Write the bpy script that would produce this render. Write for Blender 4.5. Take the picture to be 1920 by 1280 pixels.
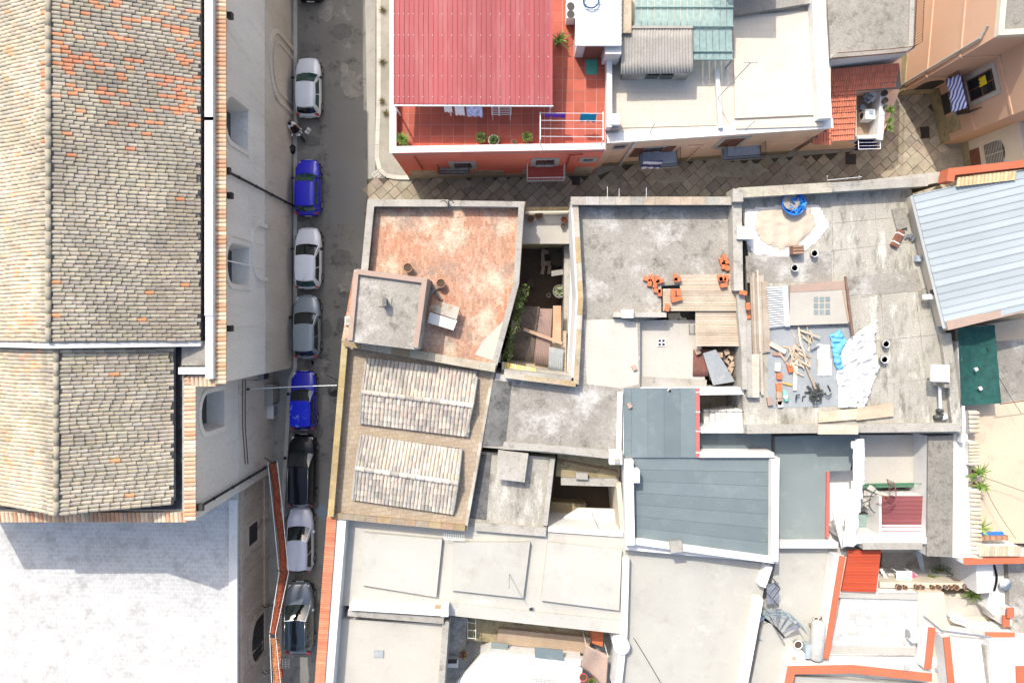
import bpy, bmesh, math, random
from mathutils import Vector, Matrix, noise
random.seed(7)
for o in list(bpy.data.objects): bpy.data.objects.remove(o)
S = bpy.context.scene
C = S.collection
R = math.radians
# ------------------------------------------------------------------ camera, sky, sun, exposure
CAMZ, FPX, NU, NV = 46.0, 1274.0, 960.0, 600.0      # camera height (m), focal length (photo px), foot point in the photo
cam_d = bpy.data.cameras.new('camera'); cam = bpy.data.objects.new('camera', cam_d); C.objects.link(cam)
cam.location = (0, 0, CAMZ); cam.rotation_euler = (0, 0, 0)
cam_d.sensor_width = 36; cam_d.lens = 36*FPX/1920; cam_d.clip_start = .5; cam_d.clip_end = 900
cam_d.shift_y = -40/1920
S.camera = cam
SUN = Vector((-.42, .78, 1)).normalized()
w = bpy.data.worlds.new('World'); S.world = w; w.use_nodes = True
nt = w.node_tree; sky = nt.nodes.new('ShaderNodeTexSky'); sky.sky_type = 'NISHITA'; sky.sun_disc = False
sky.sun_elevation = math.asin(SUN.z); sky.sun_rotation = math.atan2(SUN.x, SUN.y)
sky.dust_density = 4.0; sky.ozone_density = 1.0
bg = nt.nodes['Background']; bg.inputs[1].default_value = .15
nt.links.new(sky.outputs[0], bg.inputs[0])
sl = bpy.data.lights.new('sun', 'SUN'); sl.energy = 2.4; sl.angle = R(.5); sl.color = (1, .95, .865)
so = bpy.data.objects.new('sun', sl); C.objects.link(so); so.location = (-30, 50, 80)
so.rotation_euler = (-SUN).to_track_quat('-Z', 'Y').to_euler()
S.view_settings.view_transform = 'Standard'; S.view_settings.look = 'None'
S.view_settings.exposure = 1.0; S.view_settings.gamma = 1
S.render.engine = 'CYCLES'
S.cycles.max_bounces = 6; S.cycles.diffuse_bounces = 4; S.cycles.transmission_bounces = 4

# ------------------------------------------------------------------ helpers
def P(u, v, z=0.0):
    k = (CAMZ-z)/FPX
    return Vector(((u-NU)*k, (NV-v)*k, z))
def XY(pts, z): return [P(u, v, z).xy.to_tuple() for u, v in pts]
def area(p): return sum(p[i][0]*p[(i+1) % len(p)][1]-p[(i+1) % len(p)][0]*p[i][1] for i in range(len(p)))/2
def inside(x, y, p):
    r = False; n = len(p)
    for i in range(n):
        x1, y1 = p[i]; x2, y2 = p[i-1]
        if (y1 > y) != (y2 > y) and x < (x2-x1)*(y-y1)/(y2-y1)+x1: r = not r
    return r
def lerp(a, b, t): return a+(b-a)*t
def jit(c, a=.08):
    k = 1+random.uniform(-a, a)
    return tuple(max(0, x*k*(1+random.uniform(-a, a)*.3)) for x in c)

class MB:
    def __init__(s): s.v = []; s.f = []; s.c = []
    def add(s, vs, fs, col=None):
        o = len(s.v); s.v += [tuple(q) for q in vs]
        s.f += [tuple(i+o for i in f) for f in fs]; s.c += [col]*len(fs); return s
    def prism(s, poly, z0, z1, col=None):
        if area(poly) < 0: poly = poly[::-1]
        n = len(poly)
        vs = [(x, y, z0) for x, y in poly]+[(x, y, z1) for x, y in poly]
        fs = [tuple(range(n, 2*n)), tuple(range(n-1, -1, -1))]+[(i, (i+1) % n, n+(i+1) % n, n+i) for i in range(n)]
        return s.add(vs, fs, col)
    def pp(s, px, z1, z0, col=None): return s.prism(XY(px, z1), z0, z1, col)
    def hexa(s, top, th, col=None):
        top = [Vector(t) for t in top]
        nrm = (top[1]-top[0]).cross(top[2]-top[0])
        if nrm.z < 0: top = top[::-1]
        n = len(top)
        vs = [t-Vector((0, 0, th)) for t in top]+top
        fs = [tuple(range(n, 2*n)), tuple(range(n-1, -1, -1))]+[(i, (i+1) % n, n+(i+1) % n, n+i) for i in range(n)]
        return s.add(vs, fs, col)
    def box(s, c, d, rz=0, col=None, tilt=None):
        m = Matrix.Rotation(rz, 3, 'Z')
        if tilt is not None: m = m @ tilt
        vs = [Vector(c)+m @ Vector((x*d[0]/2, y*d[1]/2, z*d[2]/2)) for z in (-1, 1) for x, y in ((-1, -1), (1, -1), (1, 1), (-1, 1))]
        return s.add(vs, [(3, 2, 1, 0), (4, 5, 6, 7), (0, 1, 5, 4), (1, 2, 6, 5), (2, 3, 7, 6), (3, 0, 4, 7)], col)
    def tube(s, pts, r, n=6, col=None, cap=True):
        pts = [Vector(p) for p in pts]; m = len(pts); vs = []; fs = []
        for i, p in enumerate(pts):
            t = (pts[min(i+1, m-1)]-pts[max(i-1, 0)]).normalized()
            a = t.orthogonal() if abs(t.z) > .95 else t.cross(Vector((0, 0, 1)))
            a.normalize(); b = a.cross(t); rr = r[i] if isinstance(r, (list, tuple)) else r
            vs += [p+(a*math.cos(k*2*math.pi/n)+b*math.sin(k*2*math.pi/n))*rr for k in range(n)]
        for i in range(m-1):
            for k in range(n):
                fs.append((i*n+k, i*n+(k+1) % n, (i+1)*n+(k+1) % n, (i+1)*n+k))
        if cap: fs += [tuple(range(n-1, -1, -1)), tuple(range((m-1)*n, m*n))]
        return s.add(vs, fs, col)
    def lathe(s, prof, c, n=16, col=None):
        c = Vector(c); vs = []; fs = []
        for r, z in prof: vs += [c+Vector((r*math.cos(k*2*math.pi/n), r*math.sin(k*2*math.pi/n), z)) for k in range(n)]
        for i in range(len(prof)-1):
            for k in range(n): fs.append((i*n+k, i*n+(k+1) % n, (i+1)*n+(k+1) % n, (i+1)*n+k))
        if prof[0][0] > .001: fs.append(tuple(range(n-1, -1, -1)))
        if prof[-1][0] > .001: fs.append(tuple(range((len(prof)-1)*n, len(prof)*n)))
        return s.add(vs, fs, col)
    def strip(s, pts, z0, z1, wd, col=None, closed=False):
        # a wall of width wd along a polyline of world xy points, mitred
        p = [Vector(q[:2]) for q in pts]; n = len(p); L = []; Q = []
        for i in range(n):
            d1 = (p[i]-p[i-1]).normalized() if (i > 0 or closed) else None
            d2 = (p[(i+1) % n]-p[i]).normalized() if (i < n-1 or closed) else None
            d1 = d1 or d2; d2 = d2 or d1
            n1 = Vector((-d1.y, d1.x)); n2 = Vector((-d2.y, d2.x)); m = (n1+n2).normalized()
            k = wd/2/max(.35, m.dot(n1))
            L.append(p[i]+m*k); Q.append(p[i]-m*k)
        for i in range(n if closed else n-1):
            j = (i+1) % n
            a, b, c, d = Q[i], Q[j], L[j], L[i]
            vs = [(*t, z0) for t in (a, b, c, d)]+[(*t, z1) for t in (a, b, c, d)]
            fs = [(4, 5, 6, 7), (3, 2, 1, 0), (0, 1, 5, 4), (2, 3, 7, 6)]
            if not closed and i == 0: fs.append((3, 0, 4, 7))
            if not closed and i == n-2: fs.append((1, 2, 6, 5))
            s.add(vs, fs, col)
        return s
    def mesh(s, name):
        m = bpy.data.meshes.new(name); m.from_pydata(s.v, [], s.f); m.update()
        if any(c is not None for c in s.c):
            at = m.attributes.new('col', 'FLOAT_COLOR', 'CORNER'); buf = []
            for f, c in zip(s.f, s.c): buf += [*(c or (.5, .5, .5)), 1.0]*len(f)
            at.data.foreach_set('color', buf)
        return m
    def build(s, name, mat, parent=None, smooth=False, world=True, bevel=0):
        o = bpy.data.objects.new(name, s.mesh(name)); C.objects.link(o)
        if mat: o.data.materials.append(mat)
        if smooth:
            for q in o.data.polygons: q.use_smooth = True
        if parent:
            o.parent = parent
            if world and parent.type == 'EMPTY': o.location = -parent.location
        if bevel:
            b = o.modifiers.new('bevel', 'BEVEL'); b.width = bevel; b.segments = 2; b.limit_method = 'ANGLE'
        return o

def tag(o, label=None, cat=None, group=None, kind=None):
    if label: o['label'] = label
    if cat: o['category'] = cat
    if group: o['group'] = group
    if kind: o['kind'] = kind
    return o
def thing(name, label, cat, loc=(0, 0, 0), group=None, rz=0):
    o = bpy.data.objects.new(name, None); C.objects.link(o); o.location = loc; o.rotation_euler.z = rz
    o.empty_display_size = .3
    return tag(o, label, cat, group)
def copy_tree(o, parent=None):
    c = o.copy(); C.objects.link(c); c.parent = parent
    for ch in o.children: copy_tree(ch, c)
    return c
def cut(o, mb):
    cu = mb.build('cutter', None); md = o.modifiers.new('b', 'BOOLEAN'); md.object = cu; md.operation = 'DIFFERENCE'; md.solver = 'EXACT'
    dg = bpy.context.evaluated_depsgraph_get(); dg.update()
    me = bpy.data.meshes.new_from_object(o.evaluated_get(dg)); o.modifiers.clear(); o.data = me
    bpy.data.objects.remove(cu)

# ------------------------------------------------------------------ materials
def _new(name):
    m = bpy.data.materials.new(name); m.use_nodes = True
    n = m.node_tree.nodes; return m, n, m.node_tree.links, n['Principled BSDF']
def mixc(n, l, fac, a, b, mode='MIX'):
    x = n.new('ShaderNodeMix'); x.data_type = 'RGBA'; x.blend_type = mode
    for sock, val in ((x.inputs[0], fac), (x.inputs[6], a), (x.inputs[7], b)):
        if hasattr(val, 'links'): l.new(val, sock)
        elif isinstance(val, (int, float)): sock.default_value = val
        else: sock.default_value = (*val, 1)
    return x.outputs[2]
def nz(n, l, vec, scale, detail=6, rough=.6, lo=.35, hi=.65):
    t = n.new('ShaderNodeTexNoise'); t.inputs['Scale'].default_value = scale; t.inputs['Detail'].default_value = detail
    t.inputs['Roughness'].default_value = rough; l.new(vec, t.inputs['Vector'])
    r = n.new('ShaderNodeMapRange'); r.inputs[1].default_value = lo; r.inputs[2].default_value = hi; l.new(t.outputs[0], r.inputs[0])
    return r.outputs[0]
KS = {'asphalt': 1.3, 'pavement_concrete': 1.15, 'kerb_stone': .9, 'paving_slab': 1.05, 'joint_soil': 1, 'church_plaster': 1.3, 'church_stone': 1.3, 'weathered_facade': 1.25, 'whitewashed_slabs': .50, 'tan_paver': .84,
      'limewash': .80, 'cream_limewash': .8, 'clay_barrel_tile': .98, 'red_facade': 1.4, 'apricot_facade': 1.25, 'slate_membrane': .85, 'green_grey_membrane': .8, 'red_ribbed_metal': .82, 'peach_facade': .85, 'old_plinth': 1.2, 'mossy_wall': 1.1, 'road_patch': 1.2, 'worn_concrete_patch': 1.15, 'dark_tar_patch': 1.15, 'alley_cement': 1.2, 'sun_bleached_plank': .86, 'hollow_brick': .82, 'streaked_concrete': .78, 'brick_coping': .95, 'orange_tile_floor': .82, 'white_facade_stone': 1, 'sunlit_road_tone': 1.1,
      'white_dust_sheet': .85, 'leaf_green': 1.0, 'blue_tarpaulin': .8, 'sunfaded_blue_paint': 1, 'blackened_shaded_concrete': .8, 'rust_red_fabric': .9, 'faded_orange_fabric': 1, 'grey_roof_coating': .8, 'pale_screed': .68, 'beige_slab_roof': .82}
def W(name, c1, c2, c3=None, s1=.35, s2=1.3, st=(.55, .68), stamt=.85, fine=.22, fs=14, rough=.92, bump=.25, stretch=(1, 1, 1),
      brick=None, attr=False, c4=None, st4=(.6, .7), s4=.8):
    """weathered mineral surface: two tones in large patches, stains c3 / c4, fine speckle, optional courses"""
    k_ = KS.get(name, .68); c1, c2 = (tuple(x*k_ for x in c) for c in (c1, c2)); c3 = c3 and tuple(x*k_ for x in c3); c4 = c4 and tuple(x*k_ for x in c4)
    m, n, l, b = _new(name)
    tc = n.new('ShaderNodeTexCoord'); mp = n.new('ShaderNodeMapping'); l.new(tc.outputs['Object'], mp.inputs[0])
    mp.inputs['Scale'].default_value = stretch; v = mp.outputs[0]; raw = tc.outputs['Object']
    if attr:
        a = n.new('ShaderNodeAttribute'); a.attribute_name = 'col'
        dk = mixc(n, l, 1.0, a.outputs[0], c2, 'MULTIPLY'); lt = mixc(n, l, 1.0, a.outputs[0], c1, 'MULTIPLY')
        col = mixc(n, l, nz(n, l, v, s1), lt, dk)
    else:
        col = mixc(n, l, nz(n, l, v, s1, 8, .65), c1, c2)
    if brick:
        bw, bh, mort, rz, var, msz = brick
        mb_ = n.new('ShaderNodeMapping'); l.new(raw, mb_.inputs[0]); mb_.inputs['Rotation'].default_value = (0, 0, rz)
        bt = n.new('ShaderNodeTexBrick'); l.new(mb_.outputs[0], bt.inputs[0]); bt.inputs['Scale'].default_value = 1
        bt.inputs['Brick Width'].default_value = bw; bt.inputs['Row Height'].default_value = bh
        bt.inputs['Mortar Size'].default_value = msz; bt.inputs['Color1'].default_value = (1, 1, 1, 1)
        bt.inputs['Color2'].default_value = (*var, 1); bt.inputs['Mortar'].default_value = (*mort, 1); bt.inputs['Mortar Smooth'].default_value = .3
        col = mixc(n, l, 1.0, col, bt.outputs[0], 'MULTIPLY')
    if c3:
        f = nz(n, l, v, s2, 9, .72, *st)
        mm = n.new('ShaderNodeMath'); mm.operation = 'MULTIPLY'; mm.inputs[1].default_value = stamt; l.new(f, mm.inputs[0])
        col = mixc(n, l, mm.outputs[0], col, c3)
    if c4:
        f = nz(n, l, v, s4, 10, .75, *st4); col = mixc(n, l, f, col, c4)
    fi = nz(n, l, raw, fs, 5, .8, .3, .7)
    r = n.new('ShaderNodeMapRange'); r.inputs[3].default_value = 1-fine; r.inputs[4].default_value = 1+fine*.6; l.new(fi, r.inputs[0])
    col = mixc(n, l, 1.0, col, r.outputs[0], 'MULTIPLY')
    oi = n.new('ShaderNodeObjectInfo'); r2 = n.new('ShaderNodeMapRange'); r2.inputs[3].default_value = .9; r2.inputs[4].default_value = 1.07; l.new(oi.outputs['Random'], r2.inputs[0])
    col = mixc(n, l, 1.0, col, r2.outputs[0], 'MULTIPLY')
    l.new(col, b.inputs['Base Color']); b.inputs['Roughness'].default_value = rough; b.inputs['Specular IOR Level'].default_value = .25
    if bump:
        bp = n.new('ShaderNodeBump'); bp.inputs['Strength'].default_value = bump; bp.inputs['Distance'].default_value = .02
        l.new(fi, bp.inputs['Height']); l.new(bp.outputs[0], b.inputs['Normal'])
    return m
def flat(name, col, rough=.6, metal=0, coat=0, var=.1, sc=5, spec=.4, trans=0, alpha=1):
    m, n, l, b = _new(name)
    tc = n.new('ShaderNodeTexCoord')
    f = nz(n, l, tc.outputs['Object'], sc, 5, .6)
    l.new(mixc(n, l, f, tuple(x*(1-var) for x in col), tuple(min(1, x*(1+var)) for x in col)), b.inputs['Base Color'])
    b.inputs['Roughness'].default_value = rough; b.inputs['Metallic'].default_value = metal
    b.inputs['Coat Weight'].default_value = coat; b.inputs['Coat Roughness'].default_value = .06; b.inputs['Specular IOR Level'].default_value = spec
    b.inputs['Transmission Weight'].default_value = trans; b.inputs['Alpha'].default_value = alpha
    return m
M = {}
M['asphalt'] = W('asphalt', (.15, .146, .13), (.20, .193, .17), (.065, .063, .056), .3, .9, (.52, .64), .8, .35, 20, c4=(.30, .285, .25), st4=(.57, .66), s4=.6)
M['pavement'] = W('pavement_concrete', (.30, .28, .24), (.22, .21, .175), (.12, .11, .09), .5, 1.6, (.58, .7), .6)
M['kerb'] = W('kerb_stone', (.62, .59, .53), (.52, .49, .43), (.3, .28, .23), 1, 3, (.6, .75), .5)
M['slab'] = W('paving_slab', (1.05, 1.05, 1.05), (.78, .76, .72), (.16, .14, .1), 1.2, 2.0, (.6, .78), .5, attr=True)
M['soil'] = W('joint_soil', (.10, .088, .066), (.07, .062, .046))
M['plaster_grey'] = W('church_plaster', (.63, .585, .52), (.53, .485, .425), (.32, .275, .215), .25, .8, (.54, .72), .6, .16, 8, stretch=(1, 1, .22), c4=(.42, .37, .30), st4=(.6, .76), s4=.35)
M['stone_wall'] = W('church_stone', (.50, .44, .37), (.40, .35, .29), (.24, .20, .15), .35, 1.2, (.55, .72), .6, .25, 9, stretch=(1, 1, .4))
M['facade_stone'] = W('weathered_facade', (.42, .345, .275), (.33, .26, .20), (.14, .11, .08), .6, 1.6, (.55, .72), .75, .3, 10, stretch=(1, 1, .3), c4=(.46, .27, .13), st4=(.66, .76))
M['white_roof'] = W('whitewashed_slabs', (.94, .935, .91), (.84, .83, .80), (.60, .59, .56), .35, 1.3, (.48, .66), .85, .14, 10, brick=(.36, .27, (1.09, 1.09, 1.08), .02, (.92, .92, .915), .03))
M['white'] = W('limewash', (.84, .83, .80), (.72, .70, .66), (.46, .43, .37), .4, 1.3, (.56, .76), .6, .14, 10, c4=(.62, .58, .5), st4=(.62, .78), s4=3)
M['cream'] = W('cream_limewash', (.74, .66, .53), (.66, .58, .46), (.42, .35, .26), .5, 1.5, (.6, .78), .5, .1)
M['coping'] = W('pale_coping', (.58, .55, .49), (.46, .43, .37), (.20, .185, .155), .8, 2.2, (.54, .7), .75, .25)
M['coping_y'] = W('yellow_stone', (1.05, 1.05, 1.05), (.8, .78, .74), (.27, .23, .17), 1, 2.4, (.56, .72), .65, .3, 12, attr=True)
M['pink_coping'] = W('pink_coping', (.56, .40, .32), (.50, .38, .31), (.26, .22, .18), 1, 2, (.58, .75), .6)
M['terrazzo'] = W('orange_tile_floor', (.66, .34, .22), (.60, .39, .28), (.30, .25, .21), .3, .55, (.52, .66), .75, .35, 9,
                  brick=(.32, .16, (.72, .7, .66), math.pi/2, (.7, .66, .62), .008), c4=(.66, .56, .42), st4=(.5, .64), s4=.4)
M['tan_paver'] = W('tan_paver', (.52, .42, .305), (.44, .36, .27), (.28, .22, .16), .5, 1.2, (.56, .74), .5, .25, 12,
                   brick=(.34, .28, (.66, .63, .58), -.13, (.86, .84, .8), .014))
M['conc_a'] = W('old_concrete', (.47, .44, .385), (.355, .33, .285), (.14, .13, .105), .35, 1.0, (.53, .68), .75, .35, 12, c4=(.68, .66, .61), st4=(.5, .63), s4=.38)
M['conc_b'] = W('streaked_concrete', (.52, .49, .42), (.40, .38, .32), (.19, .18, .14), .4, .9, (.5, .64), .8, .35, 12, stretch=(1.6, .5, 1), c4=(.70, .67, .59), st4=(.52, .66))
M['conc_dark'] = W('blackened_shaded_concrete', (.20, .20, .19), (.10, .10, .092), (.04, .04, .036), .5, 1.3, (.5, .66), .8, .35)  # black stain, with the shade of parapet inner faces put into the colour
M['conc_pale'] = W('pale_screed', (.66, .62, .54), (.58, .545, .475), (.40, .37, .31), .3, .9, (.58, .76), .45, .12, 14)
M['grey_screed'] = W('grey_roof_coating', (.545, .53, .47), (.48, .465, .415), (.36, .34, .295), .22, .7, (.54, .72), .55, .1, 18, c4=(.64, .63, .58), st4=(.58, .72), s4=.5)
M['beige_roof'] = W('beige_slab_roof', (.70, .63, .52), (.62, .555, .46), (.42, .37, .30), .3, .9, (.56, .76), .5, .15, brick=(.9, .45, (.92, .91, .89), .05, (.97, .965, .96), .02))
M['granular'] = W('granular_roof', (.44, .41, .35), (.34, .32, .275), (.17, .16, .14), .3, 2.2, (.5, .66), .75, .4, 12)
M['membrane'] = W('slate_membrane', (.18, .22, .23), (.145, .185, .195), (.25, .285, .285), .3, .9, (.54, .72), .6, .16, 25, rough=.8, c4=(.55, .55, .52), st4=(.735, .77), s4=5)
M['membrane_g'] = W('green_grey_membrane', (.27, .315, .305), (.225, .27, .265), (.38, .41, .39), .3, .9, (.54, .72), .6, .16, 25, rough=.8, c4=(.6, .6, .57), st4=(.735, .77), s4=5)
M['red_wall'] = W('red_facade', (.62, .16, .10), (.55, .135, .085), (.36, .10, .065), .4, 1.0, (.62, .8), .4, .08, stretch=(1, 1, .4))
M['beige_wall'] = W('apricot_facade', (.62, .43, .31), (.54, .37, .265), (.33, .24, .17), .4, .9, (.58, .76), .45, .1, stretch=(1, 1, .4))
M['pink_wall'] = W('peach_facade', (.66, .42, .285), (.60, .385, .26), (.42, .29, .2), .3, .8, (.62, .8), .35, .08, stretch=(1, 1, .5))
M['plinth'] = W('old_plinth', (.42, .34, .25), (.33, .265, .19), (.16, .125, .085), .7, 1.6, (.52, .7), .75, .3)
M['mossy'] = W('mossy_wall', (.34, .28, .17), (.25, .21, .12), (.10, .09, .04), .6, 1.4, (.5, .66), .8, .3)
M['tile'] = W('clay_barrel_tile', (1.06, 1.06, 1.06), (.86, .85, .82), (.15, .14, .115), 2.5, 5, (.6, .76), .35, .22, 20, attr=True)
M['tile_bed'] = flat('tile_bedding', (.16, .14, .115), .95)
M['ridge'] = W('mortared_ridge', (.50, .44, .34), (.40, .36, .28), (.22, .2, .15), 2, 4, (.56, .72), .6)
M['red_metal'] = W('red_ribbed_metal', (.42, .098, .10), (.36, .082, .085), (.50, .22, .21), .25, .8, (.5, .72), .6, .1, 20, rough=.55, bump=.02, stretch=(1.5, .22, 1), c4=(.30, .06, .06), st4=(.66, .76), s4=1.1)
M['floor_red'] = W('red_terrace_tile', (1.05, 1.05, 1.05), (.88, .87, .86), (.30, .10, .07), 1, 2, (.66, .8), .35, .1, attr=True, rough=.7)
M['blue_metal'] = W('pale_blue_metal', (.50, .56, .575), (.46, .515, .53), (.60, .62, .62), .2, .8, (.66, .8), .4, .04, 20, rough=.5, bump=.02)
M['white_metal'] = flat('white_painted_metal', (.74, .76, .74), .45, var=.05)
M['fibre'] = W('fibre_cement_sheet', (.50, .47, .42), (.42, .395, .35), (.24, .22, .19), 1, 3, (.55, .72), .6, .3)
M['maroon'] = W('maroon_ribbed_sheet', (.36, .12, .12), (.32, .105, .105), (.42, .2, .19), .5, 1.5, (.6, .8), .4, .06, rough=.55, bump=.02)
M['orange_metal'] = W('orange_ribbed_sheet', (.66, .115, .05), (.6, .1, .045), (.7, .2, .12), .4, 1, (.66, .8), .3, .06, rough=.55, bump=.02)
M['orange_cop'] = W('orange_painted_coping', (.66, .20, .105), (.60, .175, .09), (.5, .2, .13), .8, 2, (.62, .8), .4, .1)
M['brick_cop'] = W('brick_coping', (1.05, 1.05, 1.05), (.85, .83, .8), (.3, .12, .08), 1, 3, (.62, .78), .4, .2, attr=True)
M['hollow_brick'] = W('hollow_brick', (.70, .22, .10), (.60, .17, .075), (.42, .13, .07), 2, 6, (.56, .75), .5, .2)
M['pale_brick'] = W('pale_tufa_block', (.62, .47, .33), (.54, .4, .28), None, 2, 5)
M['wood'] = W('sun_bleached_plank', (1.05, 1.05, 1.05), (.8, .78, .75), (.2, .16, .12), 1.5, 4, (.6, .78), .5, .25, 16, attr=True, stretch=(.5, 1, 1))
M['sand'] = W('sand_sheet', (.70, .60, .47), (.64, .54, .42), (.5, .41, .31), .6, 2, (.58, .75), .5, .15)
M['sheet'] = W('white_dust_sheet', (.80, .785, .75), (.70, .68, .64), (.5, .47, .42), 1, 3, (.6, .78), .5, .12)
M['greysheet'] = W('grey_membrane_sheet', (.42, .45, .46), (.36, .39, .40), (.6, .61, .6), .6, 1.6, (.55, .72), .6, .15)
M['tarp'] = W('blue_tarpaulin', (.17, .50, .72), (.13, .42, .64), (.30, .6, .78), 2, 5, (.58, .75), .6, .08, rough=.45)
M['blue_plastic'] = flat('blue_plastic', (.03, .17, .62), .35)
M['net'] = flat('green_shade_net', (.010, .062, .052), .8, var=.25, sc=3)
M['glass'] = flat('window_glass', (.02, .026, .026), .06, spec=.8, var=.2)
M['glass_g'] = flat('green_glazing', (.42, .56, .52), .15, spec=.6, trans=.5, var=.15)
M['blackmetal'] = flat('black_iron', (.03, .028, .026), .5, var=.3)
M['rust'] = W('rusty_iron', (.20, .085, .045), (.14, .06, .035), (.28, .12, .06), 3, 8)
M['grey_metal'] = flat('grey_metal', (.35, .36, .37), .4, .6)
M['pipe_w'] = flat('pale_pvc', (.62, .62, .60), .45)
M['pipe_red'] = flat('red_downpipe', (.42, .07, .04), .5)
M['terracotta'] = W('terracotta_pot', (.56, .30, .18), (.48, .25, .15), (.3, .2, .14), 3, 8, (.56, .75), .5)
M['tub'] = flat('dark_plastic_tub', (.05, .055, .05), .5)
M['bucket'] = flat('white_bucket', (.72, .71, .68), .4)
M['earth'] = flat('potting_earth', (.07, .05, .035), .95, var=.3, sc=20)
M['leaf'] = W('leaf_green', (1.1, 1.1, 1.1), (.7, .75, .7), None, 3, 8, fine=.25, attr=True, rough=.6)
M['brown_shutter'] = flat('brown_shutter', (.16, .065, .04), .6, var=.2)
M['frame_w'] = W('pale_window_surround', (.66, .62, .54), (.58, .54, .47), (.4, .36, .3), 1, 3)
M['black_tar'] = flat('black_tar_gutter', (.022, .022, .024), .55, var=.4, sc=4)
M['slate_floor'] = flat('blue_grey_balcony_floor', (.30, .35, .40), .6)
M['tilered'] = flat('red_balcony_tile', (.34, .06, .035), .6)
M['tan_floor'] = W('tan_yard_screed', (.74, .60, .44), (.66, .54, .40), (.46, .38, .29), .25, .8, (.54, .74), .6, .14, 14)
def cloth(name, col, var=.12): return flat(name, col, .85, var=var, sc=6, spec=.15)
M['cl_white'] = cloth('white_cloth', (.75, .74, .72)); M['cl_purple'] = cloth('purple_cloth', (.13, .05, .42))
M['cl_teal'] = cloth('teal_cloth', (.01, .27, .44)); M['cl_navy'] = cloth('navy_cloth', (.02, .02, .10)); M['cl_red'] = cloth('red_cloth', (.55, .02, .02))
M['cl_dark'] = cloth('dark_cloth', (.03, .025, .03)); M['cl_yellow'] = cloth('yellow_cloth', (.70, .52, .03)); M['cl_pinkgrid'] = cloth('pink_cloth', (.62, .12, .2))
def striped(name, a, b, sc, ax=0):
    m, n, l, bs = _new(name); tc = n.new('ShaderNodeTexCoord'); sp = n.new('ShaderNodeSeparateXYZ'); l.new(tc.outputs['Object'], sp.inputs[0])
    wv = n.new('ShaderNodeMath'); wv.operation = 'MULTIPLY'; wv.inputs[1].default_value = sc; l.new(sp.outputs[ax], wv.inputs[0])
    sn = n.new('ShaderNodeMath'); sn.operation = 'SINE'; l.new(wv.outputs[0], sn.inputs[0])
    r = n.new('ShaderNodeMapRange'); r.inputs[1].default_value = -.25; r.inputs[2].default_value = .25; l.new(sn.outputs[0], r.inputs[0])
    l.new(mixc(n, l, r.outputs[0], a, b), bs.inputs['Base Color']); bs.inputs['Roughness'].default_value = .85
    return m
M['cl_stripe'] = striped('blue_striped_cloth', (.62, .66, .8), (.08, .11, .36), 75, 0)
M['cl_stripe2'] = striped('navy_striped_cloth', (.72, .72, .78), (.05, .05, .26), 34, 1)

# ------------------------------------------------------------------ shared builders
def house(name, label, u, v, z=0, cat='house', group=None):
    p = P(u, v, z); return thing(name, label, cat, (p.x, p.y, 0), group)
def body(root, px, z, mat, zb=0, name='wall'):
    return MB().pp(px, z, zb).build(name, mat, root)
def deck(root, px, z, mat, th=.12, name='roof'):
    return MB().prism(XY(px, z), z-th, z).build(name, mat, root)
def para(root, px, z, zb, wd, mat, name='parapet', closed=False):
    return MB().strip(XY(px, z), zb, z, wd, closed=closed).build(name, mat, root, bevel=.015)
def path_pieces(parent, px, z, wd, th, L, mat, name, cols=None, gap=.012, dz=.008, rj=.0):
    """coping or kerb stones laid end to end along a line, each its own object"""
    pts = [P(u, v, z) for u, v in px]
    for a, b in zip(pts, pts[1:]):
        d = (b-a); ln = d.length; d.normalize(); n = max(1, round(ln/L)); s = Vector((-d.y, d.x, 0)); t = 0
        ws = [random.uniform(.8, 1.2) for _ in range(n)]; tot = sum(ws)
        for k in ws:
            l_ = ln*k/tot; p = a+d*(t+gap/2); q = a+d*(t+l_-gap/2); t += l_
            o_ = s*random.uniform(-rj, rj); h = Vector((0, 0, random.uniform(-dz, dz)))
            MB().hexa([p+s*wd/2+o_+h, p-s*wd/2+o_+h, q-s*wd/2+o_+h, q+s*wd/2+o_+h], th, jit(random.choice(cols)) if cols else None).build(name, mat, parent)
def bil(q, s, t):
    return lerp(lerp(q[0], q[1], s), lerp(q[3], q[2], s), t)
def panels(parent, q, n, mat, name, th=.03, gap=.006, rib=0, along='t', step=.0, ribw=.05, cols=None):
    """n panels side by side over the quad q (3D corners a,b,c,d); joints run along t (a->d)"""
    q = [Vector(x) for x in q]; out = []
    for i in range(n):
        s0, s1 = i/n, (i+1)/n
        e = gap/(q[1]-q[0]).length/2
        top = [bil(q, s0+e, 0), bil(q, s1-e, 0), bil(q, s1-e, 1), bil(q, s0+e, 1)]
        up = Vector((0, 0, step*(i % 2)))
        mb = MB().hexa([t+up for t in top], th, jit(cols) if cols else None)
        if rib:
            f = ribw/(q[1]-q[0]).length
            mb.hexa([bil(q, s0+e, 0)+Vector((0, 0, rib)), bil(q, s0+e+f, 0)+Vector((0, 0, rib)), bil(q, s0+e+f, 1)+Vector((0, 0, rib)), bil(q, s0+e, 1)+Vector((0, 0, rib))], rib+.002)
        out.append(mb.build(name, mat, parent))
    return out
def corrugated(q, n, amp, th=.0, seg=4):
    """wavy sheet over quad q, waves across a->b"""
    q = [Vector(x) for x in q]; mb = MB(); vs = []; N = n*seg
    for j in (0, .25, .5, .75, 1):
        for i in range(N+1):
            p = bil(q, i/N, j); vs.append(p+Vector((0, 0, amp*math.sin(i/seg*2*math.pi))))
    fs = []
    for j in range(4):
        for i in range(N): fs.append((j*(N+1)+i, j*(N+1)+i+1, (j+1)*(N+1)+i+1, (j+1)*(N+1)+i))
    return mb.add(vs, fs)
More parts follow.
